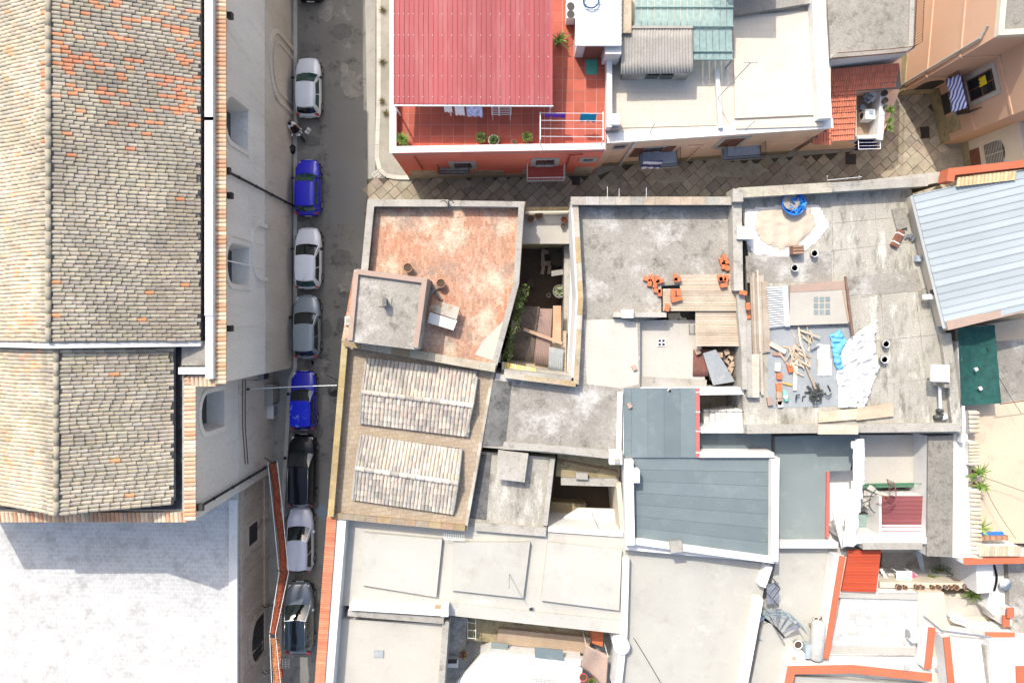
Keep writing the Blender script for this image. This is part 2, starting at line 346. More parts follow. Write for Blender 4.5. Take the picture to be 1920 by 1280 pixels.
def tile_verts(wd, L, seg=5, lift=.03):
    vs = []; fs = []
    for y, r, z in ((0, .44*wd, -.005), (L, .53*wd, lift)):
        for k in range(seg+1):
            a = math.pi*k/seg; vs.append((-math.cos(a)*r, y, math.sin(a)*r*.75+z))
    n = seg+1
    for k in range(seg): fs.append((k, k+1, n+k+1, n+k))
    fs.append(tuple(range(n, 2*n))); fs.append(tuple(range(n-1, -1, -1)))
    return vs, fs
def tilefield(parent, O, A, D, ncol, nrow, wd, L, colfn, indiv=0, name='roof_tile', wav=0., clip=None, lift=.03, jx=.006, stag=1.0):
    O = Vector(O); A = Vector(A).normalized(); D = Vector(D).normalized(); N = A.cross(D)
    if N.z < 0: N = -N
    vs, fs = tile_verts(wd, L*1.1, lift=lift); big = MB(); cache = {}; lst = []
    for i in range(ncol):
        off = random.uniform(0, L*.9)*stag
        for j in range(-1, nrow+1):
            y = j*L+off
            if y < -L*.45 or y > nrow*L-.55*L: continue
            yy = min(max(y, 0), (nrow-1)*L)
            wv = wav*(noise.noise((i*wd*.35, yy*.45, 3.1))+.5*math.sin(yy*.9+i*wd*.3))
            base = O+A*((i+.5)*wd+wv+random.uniform(-jx, jx))+D*yy+N*random.uniform(-.006, .01)
            if clip and not clip(base): continue
            lst.append((base, random.uniform(-.025, .025)*(1 if not stag else 1.5), colfn(base, i, j)))
    order = sorted(range(len(lst)), key=lambda k: lst[k][0].xy.length)
    chosen = set(order[:indiv])
    for k, (base, a, col) in enumerate(lst):
        A2 = A*math.cos(a)+D*math.sin(a); D2 = D*math.cos(a)-A*math.sin(a)
        if k in chosen:
            key = tuple(round(c*14) for c in col)
            if key not in cache: cache[key] = MB().add(vs, fs, col).mesh(name); cache[key].materials.append(M['tile'])
            o = bpy.data.objects.new(name, cache[key]); C.objects.link(o); o.parent = parent
            mt = Matrix((A2, D2, N)).transposed().to_4x4(); mt.translation = base; o.matrix_local = mt
        else:
            big.add([base+A2*x+D2*y+N*z for x, y, z in vs], fs, col)
    if big.v:
        b = big.build(name+'_field', M['tile'], parent); b['kind'] = 'stuff'
class Fac:
    """a vertical facade from p0 to p1 (world xy); d is measured outwards (to the right of p0->p1)"""
    def __init__(s, p0, p1):
        s.p0 = Vector(p0); s.p1 = Vector(p1); s.t = (s.p1-s.p0).normalized(); s.n = Vector((s.t.y, -s.t.x))
    def w(s, a, z, d=0): q = s.p0+s.t*a+s.n*d; return Vector((q.x, q.y, z))
    def at(s, u, v):
        r = Vector(((u-NU)/FPX, (NV-v)/FPX)); k = s.p0.dot(s.n)/r.dot(s.n)   # ray (0,0,46)+k*(r,-1)
        return ((r*k-s.p0).dot(s.t), CAMZ-k)
    def box(s, mb, a0, a1, z0, z1, d0, d1, col=None):
        pts = [s.w(a, z, d) for z in (z0, z1) for a, d in ((a0, d1), (a1, d1), (a1, d0), (a0, d0))]
        return mb.add(pts, [(3, 2, 1, 0), (4, 5, 6, 7), (0, 1, 5, 4), (1, 2, 6, 5), (2, 3, 7, 6), (3, 0, 4, 7)], col)
    def window(s, root, a, z, wd, h, frame=.16, fm=None, shutters=None, name='window', proud=.06):
        fm = fm or M['frame_w']
        mb = MB(); s.box(mb, a-wd/2-frame, a-wd/2, z-frame, z+h+frame, -.02, proud); s.box(mb, a+wd/2, a+wd/2+frame, z-frame, z+h+frame, -.02, proud)
        s.box(mb, a-wd/2, a+wd/2, z+h, z+h+frame, -.02, proud); s.box(mb, a-wd/2, a+wd/2, z-frame, z, -.02, proud+.05)
        f = mb.build(name, fm, root)
        s.box(MB(), a-wd/2, a+wd/2, z, z+h, -.02, .012).build('pane', M['glass'] if not shutters else shutters, f)
        mb = MB()
        for x in (a-wd/2+.04, a, a+wd/2-.04): s.box(mb, x-.035, x+.035, z, z+h, .013, .035)
        for y in (z+.04, z+h*.5, z+h-.04): s.box(mb, a-wd/2, a+wd/2, y-.03, y+.03, .014, .03)
        mb.build('sash', M['brown_shutter'] if not shutters else shutters, f)
        return f
    def balcony(s, root, a0, a1, z, dp=.8, rail=.95, floor=None, mat=None, step=.11):
        b = s.box(MB(), a0, a1, z-.14, z, 0, dp).build('balcony', M['coping'], root)
        if floor: s.box(MB(), a0+.07, a1-.07, z, z+.012, 0, dp-.07).build('balcony_floor', floor, b)
        mb = MB()
        e = .04
        for h in (.06, rail):
            mb.tube([s.w(a0+e, z+h, 0), s.w(a0+e, z+h, dp-e), s.w(a1-e, z+h, dp-e), s.w(a1-e, z+h, 0)], .02, 4)
        k = int((a1-a0)/step)
        for i in range(k+1): mb.tube([s.w(lerp(a0+e, a1-e, i/k), z, dp-e), s.w(lerp(a0+e, a1-e, i/k), z+rail, dp-e)], .011, 4)
        k = int(dp/step)
        for x in (a0+e, a1-e):
            for i in range(k): mb.tube([s.w(x, z, i*step+.03), s.w(x, z+rail, i*step+.03)], .011, 4)
        mb.build('railing', mat or M['blackmetal'], b)
        return b
def leaf_ball(mb, c, r, n, size, cols, squash=1., up=.3):
    c = Vector(c)
    for _ in range(n):
        d = Vector((random.gauss(0, 1), random.gauss(0, 1), random.gauss(0, 1)*squash)).normalized()*r*random.uniform(.35, 1)**.6
        d.z *= squash; p = c+d
        t = (d.normalized()+Vector((random.uniform(-1, 1), random.uniform(-1, 1), random.uniform(-.4, .8)))*.8).normalized()
        s_ = t.orthogonal().normalized(); s_ = (Matrix.Rotation(random.uniform(0, 6.3), 3, t) @ s_)
        L = size*random.uniform(.7, 1.3); wd = L*.42
        mb.add([p-t*L/2, p+s_*wd/2, p+t*L/2+Vector((0, 0, -.1*L)), p-s_*wd/2], [(0, 1, 2, 3)], jit(random.choice(cols), .2))
def blob(u, v, ru, rv, z, seed=0, n=26):
    return XY([(u+ru*math.cos(k/n*6.283)*(1+.45*noise.noise((math.cos(k/n*6.283)*2, math.sin(k/n*6.283)*2, seed))), v+rv*math.sin(k/n*6.283)*(1+.45*noise.noise((math.cos(k/n*6.283)*2, math.sin(k/n*6.283)*2, seed+5)))) for k in range(n)], z)
def blades(mb, c, n, L, wd, cols, spread=1.0, droop=.5):
    c = Vector(c)
    for k in range(n):
        a = random.uniform(0, 6.283); el = random.uniform(.2, 1.2)*spread; l_ = L*random.uniform(.6, 1.1)
        d = Vector((math.cos(a), math.sin(a), 0)); s_ = Vector((-d.y, d.x, 0)); prev = None; pts = []
        for i in range(5):
            t = i/4; p = c+d*l_*t*math.sin(el)+Vector((0, 0, l_*(t*math.cos(el)-droop*t*t*.6)))
            ww = wd*(1-t*.92)*(.6+t*.8 if t < .5 else 1); pts += [p-s_*ww/2, p+s_*ww/2]
        mb.add(pts, [(2*i, 2*i+1, 2*i+3, 2*i+2) for i in range(4)], jit(random.choice(cols), .2))
GR = [(.09, .17, .03), (.13, .22, .04), (.06, .13, .03), (.18, .26, .07)]
YG = [(.20, .30, .05), (.14, .24, .04), (.26, .34, .08)]
def pot(root, r, h, mat=None, rim=True):
    p = MB().lathe([(r*.72, 0), (r*.95, h*.86), (r*1.06, h*.86), (r*1.06, h), (r*.92, h), (r*.88, h*.84)], (0, 0, 0), 16).build('pot', mat or M['terracotta'], root, True, False)
    MB().lathe([(0, h*.85), (r*.9, h*.86)], (0, 0, 0), 12).build('soil', M['earth'], p, False, False)
def potted(u, v, z, label, r=.2, h=.3, kind='bush', size=.4, cols=GR, mat=None, group=None, n=None):
    rt = thing('potted_plant', label, 'plant', P(u, v, z), group); pot(rt, r, h, mat); mb = MB()
    if kind == 'bush': leaf_ball(mb, (0, 0, h+size*.45), size, n or 260, .11, cols, .8)
    elif kind == 'spiky': blades(mb, (0, 0, h), n or 60, size*1.5, .05, cols)
    elif kind == 'palm': blades(mb, (0, 0, h+.1), n or 26, size*1.8, .13, cols, 1.15, .7)
    mb.build('foliage', M['leaf'], rt, False, False); return rt
def emptypot(u, v, z, label, r=.2, h=.35, mat=None, group=None):
    rt = thing('plant_pot', label, 'pot', P(u, v, z), group); pot(rt, r, h, mat); return rt
def hang(name, label, cat, pts_top, drop, mat, sag=.08, nseg=6, group=None, lean=(0, 0)):
    """cloth hanging from a line between two 3D points"""
    a, b = [Vector(p) for p in pts_top]; mb = MB(); n = 10; vs = []; fs = []; d = (b-a).normalized(); s_ = Vector((-d.y, d.x, 0))
    for j in range(nseg+1):
        for i in range(n+1):
            t = i/n; f = j/nseg
            p = lerp(a, b, t)+Vector((lean[0]*f, lean[1]*f, -drop*f*(1-.06*math.sin(t*5))))+s_*(.04*math.sin(t*17+f*2)*f)
            vs.append(p)
    for j in range(nseg):
        for i in range(n): fs.append((j*(n+1)+i, j*(n+1)+i+1, (j+1)*(n+1)+i+1, (j+1)*(n+1)+i))
    o = mb.add(vs, fs).build(name, mat, None, True)
    sd = o.modifiers.new('s', 'SOLIDIFY'); sd.thickness = .012
    return tag(o, label, cat, group)
def crumple(name, label, cat, px, z, mat, hgt=.12, res=.16, sc=1.6, seed=0, parent=None, edge=True):
    """a draped sheet over a pixel polygon: grid clipped to the outline, folded by noise, its rim lying on the surface below"""
    poly = XY(px, z); xs = [p[0] for p in poly]; ys = [p[1] for p in poly]; x0, y0 = min(xs), min(ys); nx = int((max(xs)-x0)/res)+2; ny = int((max(ys)-y0)/res)+2
    idx = {}; vs = []; fs = []
    def vert(i, j):
        if (i, j) not in idx:
            x, y = x0+i*res, y0+j*res
            jx = noise.noise((x*3, y*3, seed+7))*res*.35; jy = noise.noise((x*3, y*3, seed+17))*res*.35
            ridge = 1-abs(noise.noise((x*sc, y*sc, seed)))*2.2; ridge2 = 1-abs(noise.noise((x*sc*2.3, y*sc*2.3, seed+5)))*2.2
            idx[(i, j)] = len(vs); vs.append((x+jx, y+jy, z+.012+hgt*max(0, ridge*.6+ridge2*.35)))
        return idx[(i, j)]
    for i in range(nx):
        for j in range(ny):
            if inside(x0+(i+.5)*res, y0+(j+.5)*res, poly): fs.append((vert(i, j), vert(i+1, j), vert(i+1, j+1), vert(i, j+1)))
    cnt = {}
    for f in fs:
        for k in f: cnt[k] = cnt.get(k, 0)+1
    vs = [(x, y, z+.008) if cnt[k] < 4 else (x, y, zz) for k, (x, y, zz) in enumerate(vs)]
    o = MB().add(vs, fs).build(name, mat, parent, True)
    sd = o.modifiers.new('s', 'SOLIDIFY'); sd.thickness = .01; sb = o.modifiers.new('sub', 'SUBSURF'); sb.levels = 1; sb.render_levels = 1
    if label: tag(o, label, cat)
    return o
# ================================================================== ground, road, pavements, paved alley
tag(MB().prism([(-200, -200), (200, -200), (200, 200), (-200, 200)], -.5, -.02).build('ground', M['pavement']), kind='structure')
tag(MB().prism([(-16.6, -60), (-8.2, -60), (-8.2, 60), (-16.6, 60)], -.018, 0).build('road', M['asphalt']), kind='structure')
# sunlit road strip, light put into its paler colour, and old patches
for px in ([(684, -40), (704, -40), (703, 330), (690, 336)],):
    tag(MB().pp(px, .004, -.01).build('sunlit_road_strip', W('sunlit_road_tone', (.34, .325, .29), (.28, .265, .235), (.17, .16, .14), .6, 1.5, (.56, .7), .6)), kind='structure')
pt = W('road_patch', (.165, .163, .15), (.15, .148, .135), (.11, .108, .1), .5, 1.5, (.6, .75), .5, .15)
tag(MB().pp([(620, 188), (683, 187), (683, 420), (621, 421)], .005, -.01).build('road_patch', pt), kind='structure')
tag(MB().pp([(598, 890), (632, 890), (622, 1060), (596, 1060)], .005, -.01).build('road_patch', pt), kind='structure')
# pavement along the church with its kerb stones
lp = [(512, -60), (555, -60), (555, 690), (546, 712), (531, 950), (523, 1300), (440, 1300), (440, 690)]
pav = MB().pp(lp, .1, -.02).build('pavement', M['pavement']); tag(pav, kind='structure')
path_pieces(pav, [(553, -40), (553, 692), (544, 712), (530, 950), (522, 1300)], .115, .26, .16, 1.1, M['kerb'], 'kerb_stone')
# pavement of the red house
cor = [(708, -60), (707, 60), (706, 180), (703, 290)]
for k in range(7):
    a = math.pi+k/6*math.pi/2; cor.append((735+32*math.cos(a), 300-32*math.sin(a)))
pav2 = MB().pp(cor+[(800, 332), (800, -60)], .12, -.02).build('pavement', M['pavement']); tag(pav2, kind='structure')
path_pieces(pav2, [(710, -60), (710, 180), (706.5, 296), (712, 318), (724, 329), (742, 332.5), (768, 333)], .135, .28, .18, .85, M['kerb'], 'kerb_stone')
rdo = bpy.data.objects['road']; wm_ = W('worn_concrete_patch', (.27, .255, .22), (.21, .2, .175), (.12, .115, .1), 1.2, 2.5, (.52, .66), .7, .3); dm_ = W('dark_tar_patch', (.125, .122, .11), (.15, .146, .13), (.09, .088, .08), 1.2, 2.5, (.52, .66), .6, .3)
for k, (u, v, a, b, m_) in enumerate(((655, 155, 16, 26, wm_), (646, 130, 8, 10, wm_), (662, 176, 14, 8, wm_), (640, 60, 20, 14, dm_), (612, 20, 14, 20, wm_), (575, 90, 14, 10, dm_), (640, 480, 18, 14, dm_), (655, 530, 12, 20, wm_), (612, 620, 10, 18, dm_), (628, 460, 6, 5, dm_), (600, 680, 16, 8, wm_), (640, 610, 9, 16, dm_), (585, 265, 18, 10, dm_), (565, 410, 10, 6, dm_), (575, 545, 12, 5, dm_), (610, 760, 8, 22, wm_), (580, 682, 10, 8, dm_), (600, 810, 6, 14, dm_))):
    MB().prism(blob(u, v, a, b, .009, k*3.1), .001, .007+.001*(k % 3)).build('worn_patch', m_, rdo)
# drain cover beside the kerb
t = thing('drain_grate', 'pale slotted drain cover beside the rounded kerb', 'drain', P(706, 328)); mb = MB().box((0, 0, .012), (.5, .5, .024), .6)
mb.build('cover', M['kerb'], t, world=False)
for i in range(4):
    for j in (-1, 1):
        q = Matrix.Rotation(.6, 3, 'Z') @ Vector((-.16+i*.105, j*.11, .026)); MB().box(q, (.035, .15, .006), .6).build('slot', M['black_tar'], t, world=False)
# alley and little square: diagonal stone slabs
alley_px = [(688, 336), (790, 330), (1120, 330), (1180, 306), (1440, 298), (1600, 284), (1655, 262), (1662, 130), (1700, 150), (1760, 200), (1770, 300), (1960, 240), (1960, 345), (1400, 372), (1066, 405), (985, 405), (690, 392)]
al = MB().pp(alley_px, .006, -.02).build('alley', M['soil']); tag(al, kind='structure')
poly = XY(alley_px, 0); d1 = Vector((1, .92)).normalized(); d2 = Vector((-d1.y, d1.x)); r_ = -30; SL = []
while r_ < 40:
    wd = random.uniform(.52, .74); s_ = -40+random.random()
    while s_ < 60:
        ln = random.choice([.55, .62, .7, .8, 1.0])*random.uniform(.9, 1.1); c = d1*(s_+ln/2)+d2*(r_+wd/2)
        if inside(c.x, c.y, poly):
            e = .012; corners = [d1*(s_+a*ln+(e if a == 0 else -e))+d2*(r_+b*wd+(e if b == 0 else -e)) for a, b in ((0, 0), (1, 0), (1, 1), (0, 1))]
            SL.append((c, [q+Vector((random.uniform(-.012, .012), random.uniform(-.012, .012))) for q in corners]))
        s_ += ln
    r_ += wd
SC = [(.34, .295, .225), (.37, .32, .245), (.31, .27, .21), (.40, .35, .27), (.29, .255, .2), (.35, .31, .24)]
def slab_seen(c):
    p = (NU+c.x*FPX/46, NV-c.y*FPX/46); return p[1] < 384 and p[0] < 1925 and p[1] > 120
vis = [s for s in SL if slab_seen(s[0])]; hid = [s for s in SL if not slab_seen(s[0])]
vis.sort(key=lambda s: s[0].length); SB = MB()
for k, (c, q) in enumerate(vis+hid):
    h = .03+random.uniform(-.008, .008); mb = MB() if k < 300 else SB
    ctr = sum(q, Vector((0, 0)))/4; ins = [lerp(x, ctr, .035) for x in q]
    vs = [(*x, .005) for x in q]+[(*x, h-.012) for x in q]+[(*x, h) for x in ins]
    fs = [(0, 1, 5, 4), (1, 2, 6, 5), (2, 3, 7, 6), (3, 0, 4, 7), (4, 5, 9, 8), (5, 6, 10, 9), (6, 7, 11, 10), (7, 4, 8, 11), (8, 9, 10, 11)]
    col = jit(random.choice(SC), .12)
    mb.add(vs, fs, col)
    if k < 300: mb.build('paving_slab', M['slab'], al)
if SB.v: SB.build('paving_slabs', M['slab'], al)['kind'] = 'stuff'
cem = W('alley_cement', (.33, .30, .235), (.26, .235, .185), (.15, .135, .095), .8, 1.8, (.5, .66), .7, .3)
for k, (u, v, a, b) in enumerate(((1380, 318, 60, 14), (1255, 335, 26, 9), (1490, 320, 26, 10), (1800, 300, 45, 22), (1770, 235, 22, 26), (1690, 175, 16, 24), (1160, 345, 16, 8), (870, 345, 14, 8))): MB().prism(blob(u, v, a, b, .05, k*2.3, 34), .01, .041+.002*(k % 2)).build('cement_patch', cem, al)
def manhole(u, v, w_, h_, rz, label, mat):
    t = thing('manhole_cover', label, 'manhole', P(u, v, .03)); MB().box((0, 0, .012), (w_, h_, .03), rz).build('frame', mat, t, world=False)
    MB().box((0, 0, .022), (w_*.86, h_*.86, .026), rz).build('plate', M['blackmetal'] if mat != M['kerb'] else M['kerb'], t, world=False)
manhole(1080, 337, .55, .75, 0, 'dark square manhole cover below the red balcony', M['rust'])
manhole(1595, 299, .72, .72, 0, 'dark manhole cover beside the hanging drying rack', M['rust'])
manhole(1734, 249, .6, .8, .1, 'dark iron manhole cover in the sunny little square', M['rust'])
manhole(1818, 303, .55, .5, .1, 'pale square marble inspection cover in the shaded square', M['kerb'])
manhole(1840, 254, .6, .4, .15, 'green ventilation grate at the foot of the cream wall', M['net'])

pl_ = tag(MB().prism(XY([(590, 958), (603, 944), (616, 958), (606, 977)], .012), .002, .012).build('road_rhombus', flat('rhombus_blue_grey', (.16, .20, .24), .5)), 'flat blue grey rhombus on the road by the yellow parapet', 'plate')  # thin blue grey diamond, flat on the road
sl_ = thing('street_lamp', 'dark street lamp shade hanging at the end of the white cable', 'lamp', P(627, 731, 4.6)); MB().lathe([(.04, .42), (.1, .36), (.18, .2), (.42, .02), (.43, 0), (.36, .02)], (0, 0, 0), 18).build('shade', M['black_tar'], sl_, True, False); MB().tube([(0, 0, .4), (0, 0, .9)], .02, 5).build('hanger', M['blackmetal'], sl_, world=False); MB().lathe([(.12, .16), (.14, .05), (.06, -.04)], (0, 0, 0), 12).build('bulb', M['bucket'], sl_, True, False)
for u_, v_, lb_ in ((717, 118, 'dry weed tuft beside the kerb, nearest the photo top'), (717, 190, 'dry weed tuft beside the kerb, middle of the pavement'), (724, 214, 'dry weed tuft at the red house wall foot'), (718, 20, 'dark weed tuft at the very top of the pavement')):
    wd_ = thing('weed_tuft', lb_, 'weed', P(u_, v_, .12), 'weeds on the pavement'); mb = MB(); blades(mb, (0, 0, 0), 70, .5, .025, [(.20, .16, .08), (.15, .13, .06), (.26, .2, .1)], 1.1); mb.build('blades', M['leaf'], wd_, world=False); mb = MB(); leaf_ball(mb, (0, 0, .1), .2, 40, .07, [(.16, .15, .06)], .5); mb.build('leaves', M['leaf'], wd_, world=False)
# ================================================================== church
ch = thing('church', 'large church with grey barrel tile roofs beside the parked cars', 'church', (-21.5, 6, 0))
XN, XL = -14.85, -16.2                      # street walls of the nave and of the lower block
YN0, YN1, YL0 = -3.2, 44.0, -10.2
ZE = 11.2
nw = MB().prism([(XN, YN0), (XN, YN1), (-30, YN1), (-30, YN0)], 0, ZE).build('nave_wall', M['plaster_grey'], ch)
lw = MB().prism([(XL, YL0), (XL, YN0-.002), (-32, YN0-.002), (-32, YL0)], 0, ZE-.004).build('choir_wall', M['plaster_grey'], ch)
FN = Fac((XN, YN0), (XN, YN1)); FL = Fac((XL, YL0), (XL, YN0))
# lower zone of rough stone, a shade proud of the plaster
sw = FN.box(MB(), .0, YN1-YN0, 0, 5.2, -.05, .05).build('stone_base', M['stone_wall'], ch)
sw2 = FL.box(MB(), .0, YN0-YL0-.06, 0, 5.8, -.05, .05).build('stone_base', M['stone_wall'], ch)
sw3 = FN.box(MB(), .0, YN1-YN0, 0, .55, .05, .09).build('wall_footing', M['pavement'], ch)
# deep arched windows
def arch_poly(a, z, wd, h, n=9):
    pts = [(a-wd/2, z), (a+wd/2, z)]; r = wd/2; hs = h-r*.75
    for k in range(n+1):
        t = math.pi*k/n; pts.append((a+r*math.cos(t), z+hs+r*.75*math.sin(t)))
    return pts
def arch_prism(F, a, z, wd, h, d0, d1, d_in=None, taper=1.0):
    pts = arch_poly(a, z, wd, h); n = len(pts); mb = MB(); cz = z+h*.45
    vs = [F.w(x, y, d1) for x, y in pts]+[F.w(a+(x-a)*taper, cz+(y-cz)*taper, d0) for x, y in pts]
    return mb.add(vs, [tuple(range(n)), tuple(range(2*n-1, n-1, -1))]+[(i, n+i, n+(i+1) % n, (i+1) % n) for i in range(n)])
for F, wall, u0, u1, v0, v1 in ((FN, nw, 421, 466, 190, 272), (FN, nw, 424, 468, 458, 534), (FL, lw, 376, 421, 735, 806)):
    a0, zt = F.at(u0, v1 if F.at(u0, v1)[0] < F.at(u0, v0)[0] else v0); a1, _ = F.at(u0, v0); _, zb = F.at(u1, (v0+v1)/2)
    a0, a1 = sorted((F.at((u0+u1)/2, v1)[0], F.at((u0+u1)/2, v0)[0])); a = (a0+a1)/2
    cut(wall, arch_prism(F, a, zb, a1-a0, zt-zb, -1.0, .2, taper=.86))
    fr = MB(); pts = arch_poly(a, zb, a1-a0+.5, zt-zb+.3); inn = arch_poly(a, zb, a1-a0+.02, zt-zb+.02); n = len(pts)
    for k in range(1, n):
        k2 = (k+1) % n
        q = [F.w(*pts[k], .07), F.w(*pts[k2], .07), F.w(*inn[k2], .07), F.w(*inn[k], .07)]; b_ = [F.w(*pts[k], -.02), F.w(*pts[k2], -.02), F.w(*inn[k2], -.02), F.w(*inn[k], -.02)]
        fr.add(q+b_, [(3, 2, 1, 0), (0, 1, 5, 4), (2, 3, 7, 6), (4, 5, 6, 7)])
    wf = fr.build('window_surround', M['plaster_grey'], ch)
    arch_prism(F, a, zb+.15, (a1-a0)*.8, (zt-zb)*.85, -.99, -.93).build('window_pane', M['glass'], wf)
# blind portal arches on the nave wall
def arch_band(F, root, a, z, wd, h, bw, d, mat, name):
    o, i_ = arch_poly(a, z, wd, h, 14), arch_poly(a, z, wd-2*bw, h-bw, 14); mb = MB(); n = len(o)
    for k in range(1, n):
        k2 = (k+1) % n
        vs = [F.w(*o[k], d), F.w(*o[k2], d), F.w(*i_[k2], d), F.w(*i_[k], d)]+[F.w(*o[k], 0), F.w(*o[k2], 0), F.w(*i_[k2], 0), F.w(*i_[k], 0)]
        mb.add(vs, [(3, 2, 1, 0), (0, 1, 5, 4), (2, 3, 7, 6)])
    return mb.build(name, mat, root)
aa = sorted((FN.at(528, 200)[0], FN.at(528, 66)[0]))
arch_band(FN, ch, sum(aa)/2, 0, aa[1]-aa[0], 4.7, .28, .16, M['stone_wall'], 'portal_moulding')
arch_band(FN, ch, sum(aa)/2, 0, (aa[1]-aa[0])*.72, 4.0, .2, .12, M['stone_wall'], 'portal_moulding')
arch_band(FN, ch, FN.at(500, 475)[0], 5.0, 3.4, 2.4, .22, .1, M['plaster_grey'], 'blind_arch')
for u in (455, 500, 610):   # pilaster strips scratched into the plaster
    a = FN.at(480, u)[0]; FN.box(MB(), a-.03, a+.03, 5.2, 10.8, 0, .035).build('pilaster_edge', M['plaster_grey'], ch)
# vertical downpipes, wall lamps, electric boxes and cables
for F, u, v, zt in ((FN, 547, 387, 11.0), (FL, 510, 866, 11.1)):
    a = F.at(u, v)[0]; t = thing('downpipe', 'black downpipe on the '+('nave' if F is FN else 'choir')+' wall of the church', 'pipe', F.w(a, 0, .12))
    MB().tube([F.w(a, .1, .2), F.w(a, zt, .16)], .075, 8).build('pipe', M['black_tar'], t)
    for z in (2, 4.5, 7, 9.5): MB().tube([F.w(a, z-.04, .18), F.w(a, z+.04, .18)], .1, 8).build('clamp', M['blackmetal'], t)
    MB().box(F.w(a, zt+.05, .2), (.35, .35, .22)).build('hopper', M['blackmetal'], t)
for v in (18, 362, 616):
    a, z = FN.at(411, v); t = thing('wall_floodlight', ['small dark floodlight under the church eave beside the nearest clay tiles at the photo top', 'small dark floodlight under the church eave above the middle arched window', 'small dark floodlight under the church eave beyond the last nave window'][(18, 362, 616).index(v)], 'lamp', FN.w(a, 10.7, .1), 'floodlights under the eave')
    FN.box(MB(), a-.16, a+.16, 10.65, 10.95, .12, .38).build('housing', M['blackmetal'], t); FN.box(MB(), a-.03, a+.03, 10.7, 10.8, 0, .12).build('bracket', M['blackmetal'], t)
t = thing('meter_cabinet', 'grey concrete meter cabinet on the pavement by the choir wall', 'cabinet', FL.w(FL.at(505, 735)[0], 0, .4))
a0, a1 = FL.at(512, 752)[0], FL.at(512, 718)[0]
FL.box(MB(), a0, a1, .1, 1.6, .06, .5).build('body', M['conc_a'], t); FL.box(MB(), a0-.08, a1+.08, 1.6, 1.7, .055, .6).build('lid', M['coping'], t)
t = thing('meter_cabinet', 'low pale meter box next to the grey meter cabinet', 'cabinet', FL.w(a0-.6, 0, .4))
FL.box(MB(), a0-1.0, a0-.12, .1, 1.2, .06, .42).build('body', M['pipe_w'], t); FL.box(MB(), a0-1.0, a0-.12, 1.2, 1.26, .06, .48).build('lid', M['white'], t); FL.box(MB(), a0-.9, a0-.2, .3, 1.0, .42, .44).build('door', M['grey_metal'], t)
t = thing('wall_transformer', 'dark cable box fixed in the corner of the choir wall', 'box', FL.w(FL.at(505, 697)[0], 2, .1))
a = FL.at(506, 697)[0]; FL.box(MB(), a-.35, a+.35, 1.6, 2.9, .05, .4).build('housing', M['grey_metal'], t); FL.box(MB(), a-.3, a+.3, 2.0, 2.7, .4, .43).build('cover', M['blackmetal'], t)
t = thing('wall_cables', 'pair of thin dark cables running down the choir wall', 'cable', FL.w(3, 0, .1))
for du in (0, 5):
    MB().tube([FL.w(FL.at(500, 708)[0], 3.0, .1), FL.w(*FL.at(452+du, 712), .1), FL.w(*FL.at(452+du, 800), .1), FL.w(*FL.at(457+du, 870), .1)], .025, 5).build('cable', M['rust'], t)
t = thing('overhead_cable', 'white cable strung across the street above the blue car', 'cable', P(560, 720, 5))
q0 = FL.w(FL.at(505, 718)[0], 4.6, .2); q1 = P(632, 722, 5.7); MB().tube([lerp(q0, q1, k/10)-Vector((0, 0, .25*math.sin(math.pi*k/10))) for k in range(11)], .022, 6).build('cable', M['white_metal'], t)
FL.box(MB(), FL.at(505, 718)[0]-.06, FL.at(505, 718)[0]+.06, 4.5, 4.7, .05, .22).build('anchor', M['blackmetal'], t)

# -- tile roofs
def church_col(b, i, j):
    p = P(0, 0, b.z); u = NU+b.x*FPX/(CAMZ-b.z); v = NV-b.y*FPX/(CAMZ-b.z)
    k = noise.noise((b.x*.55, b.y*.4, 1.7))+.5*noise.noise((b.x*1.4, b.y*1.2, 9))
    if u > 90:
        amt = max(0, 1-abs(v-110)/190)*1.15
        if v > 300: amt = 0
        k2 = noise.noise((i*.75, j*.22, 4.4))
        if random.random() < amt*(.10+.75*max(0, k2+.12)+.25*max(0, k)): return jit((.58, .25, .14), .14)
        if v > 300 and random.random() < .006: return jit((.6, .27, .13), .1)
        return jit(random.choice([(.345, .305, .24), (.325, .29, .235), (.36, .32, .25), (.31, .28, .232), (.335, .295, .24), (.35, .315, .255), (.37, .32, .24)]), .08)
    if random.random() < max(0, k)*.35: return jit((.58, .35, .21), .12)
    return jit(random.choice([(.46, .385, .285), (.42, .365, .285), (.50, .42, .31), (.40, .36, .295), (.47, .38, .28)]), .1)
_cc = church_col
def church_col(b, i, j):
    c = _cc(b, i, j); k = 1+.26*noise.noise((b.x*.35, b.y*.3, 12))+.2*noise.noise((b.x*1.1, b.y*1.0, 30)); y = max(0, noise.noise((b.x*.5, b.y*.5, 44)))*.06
    return (c[0]*k, c[1]*k*(1+y*.3), c[2]*k*(1-y))
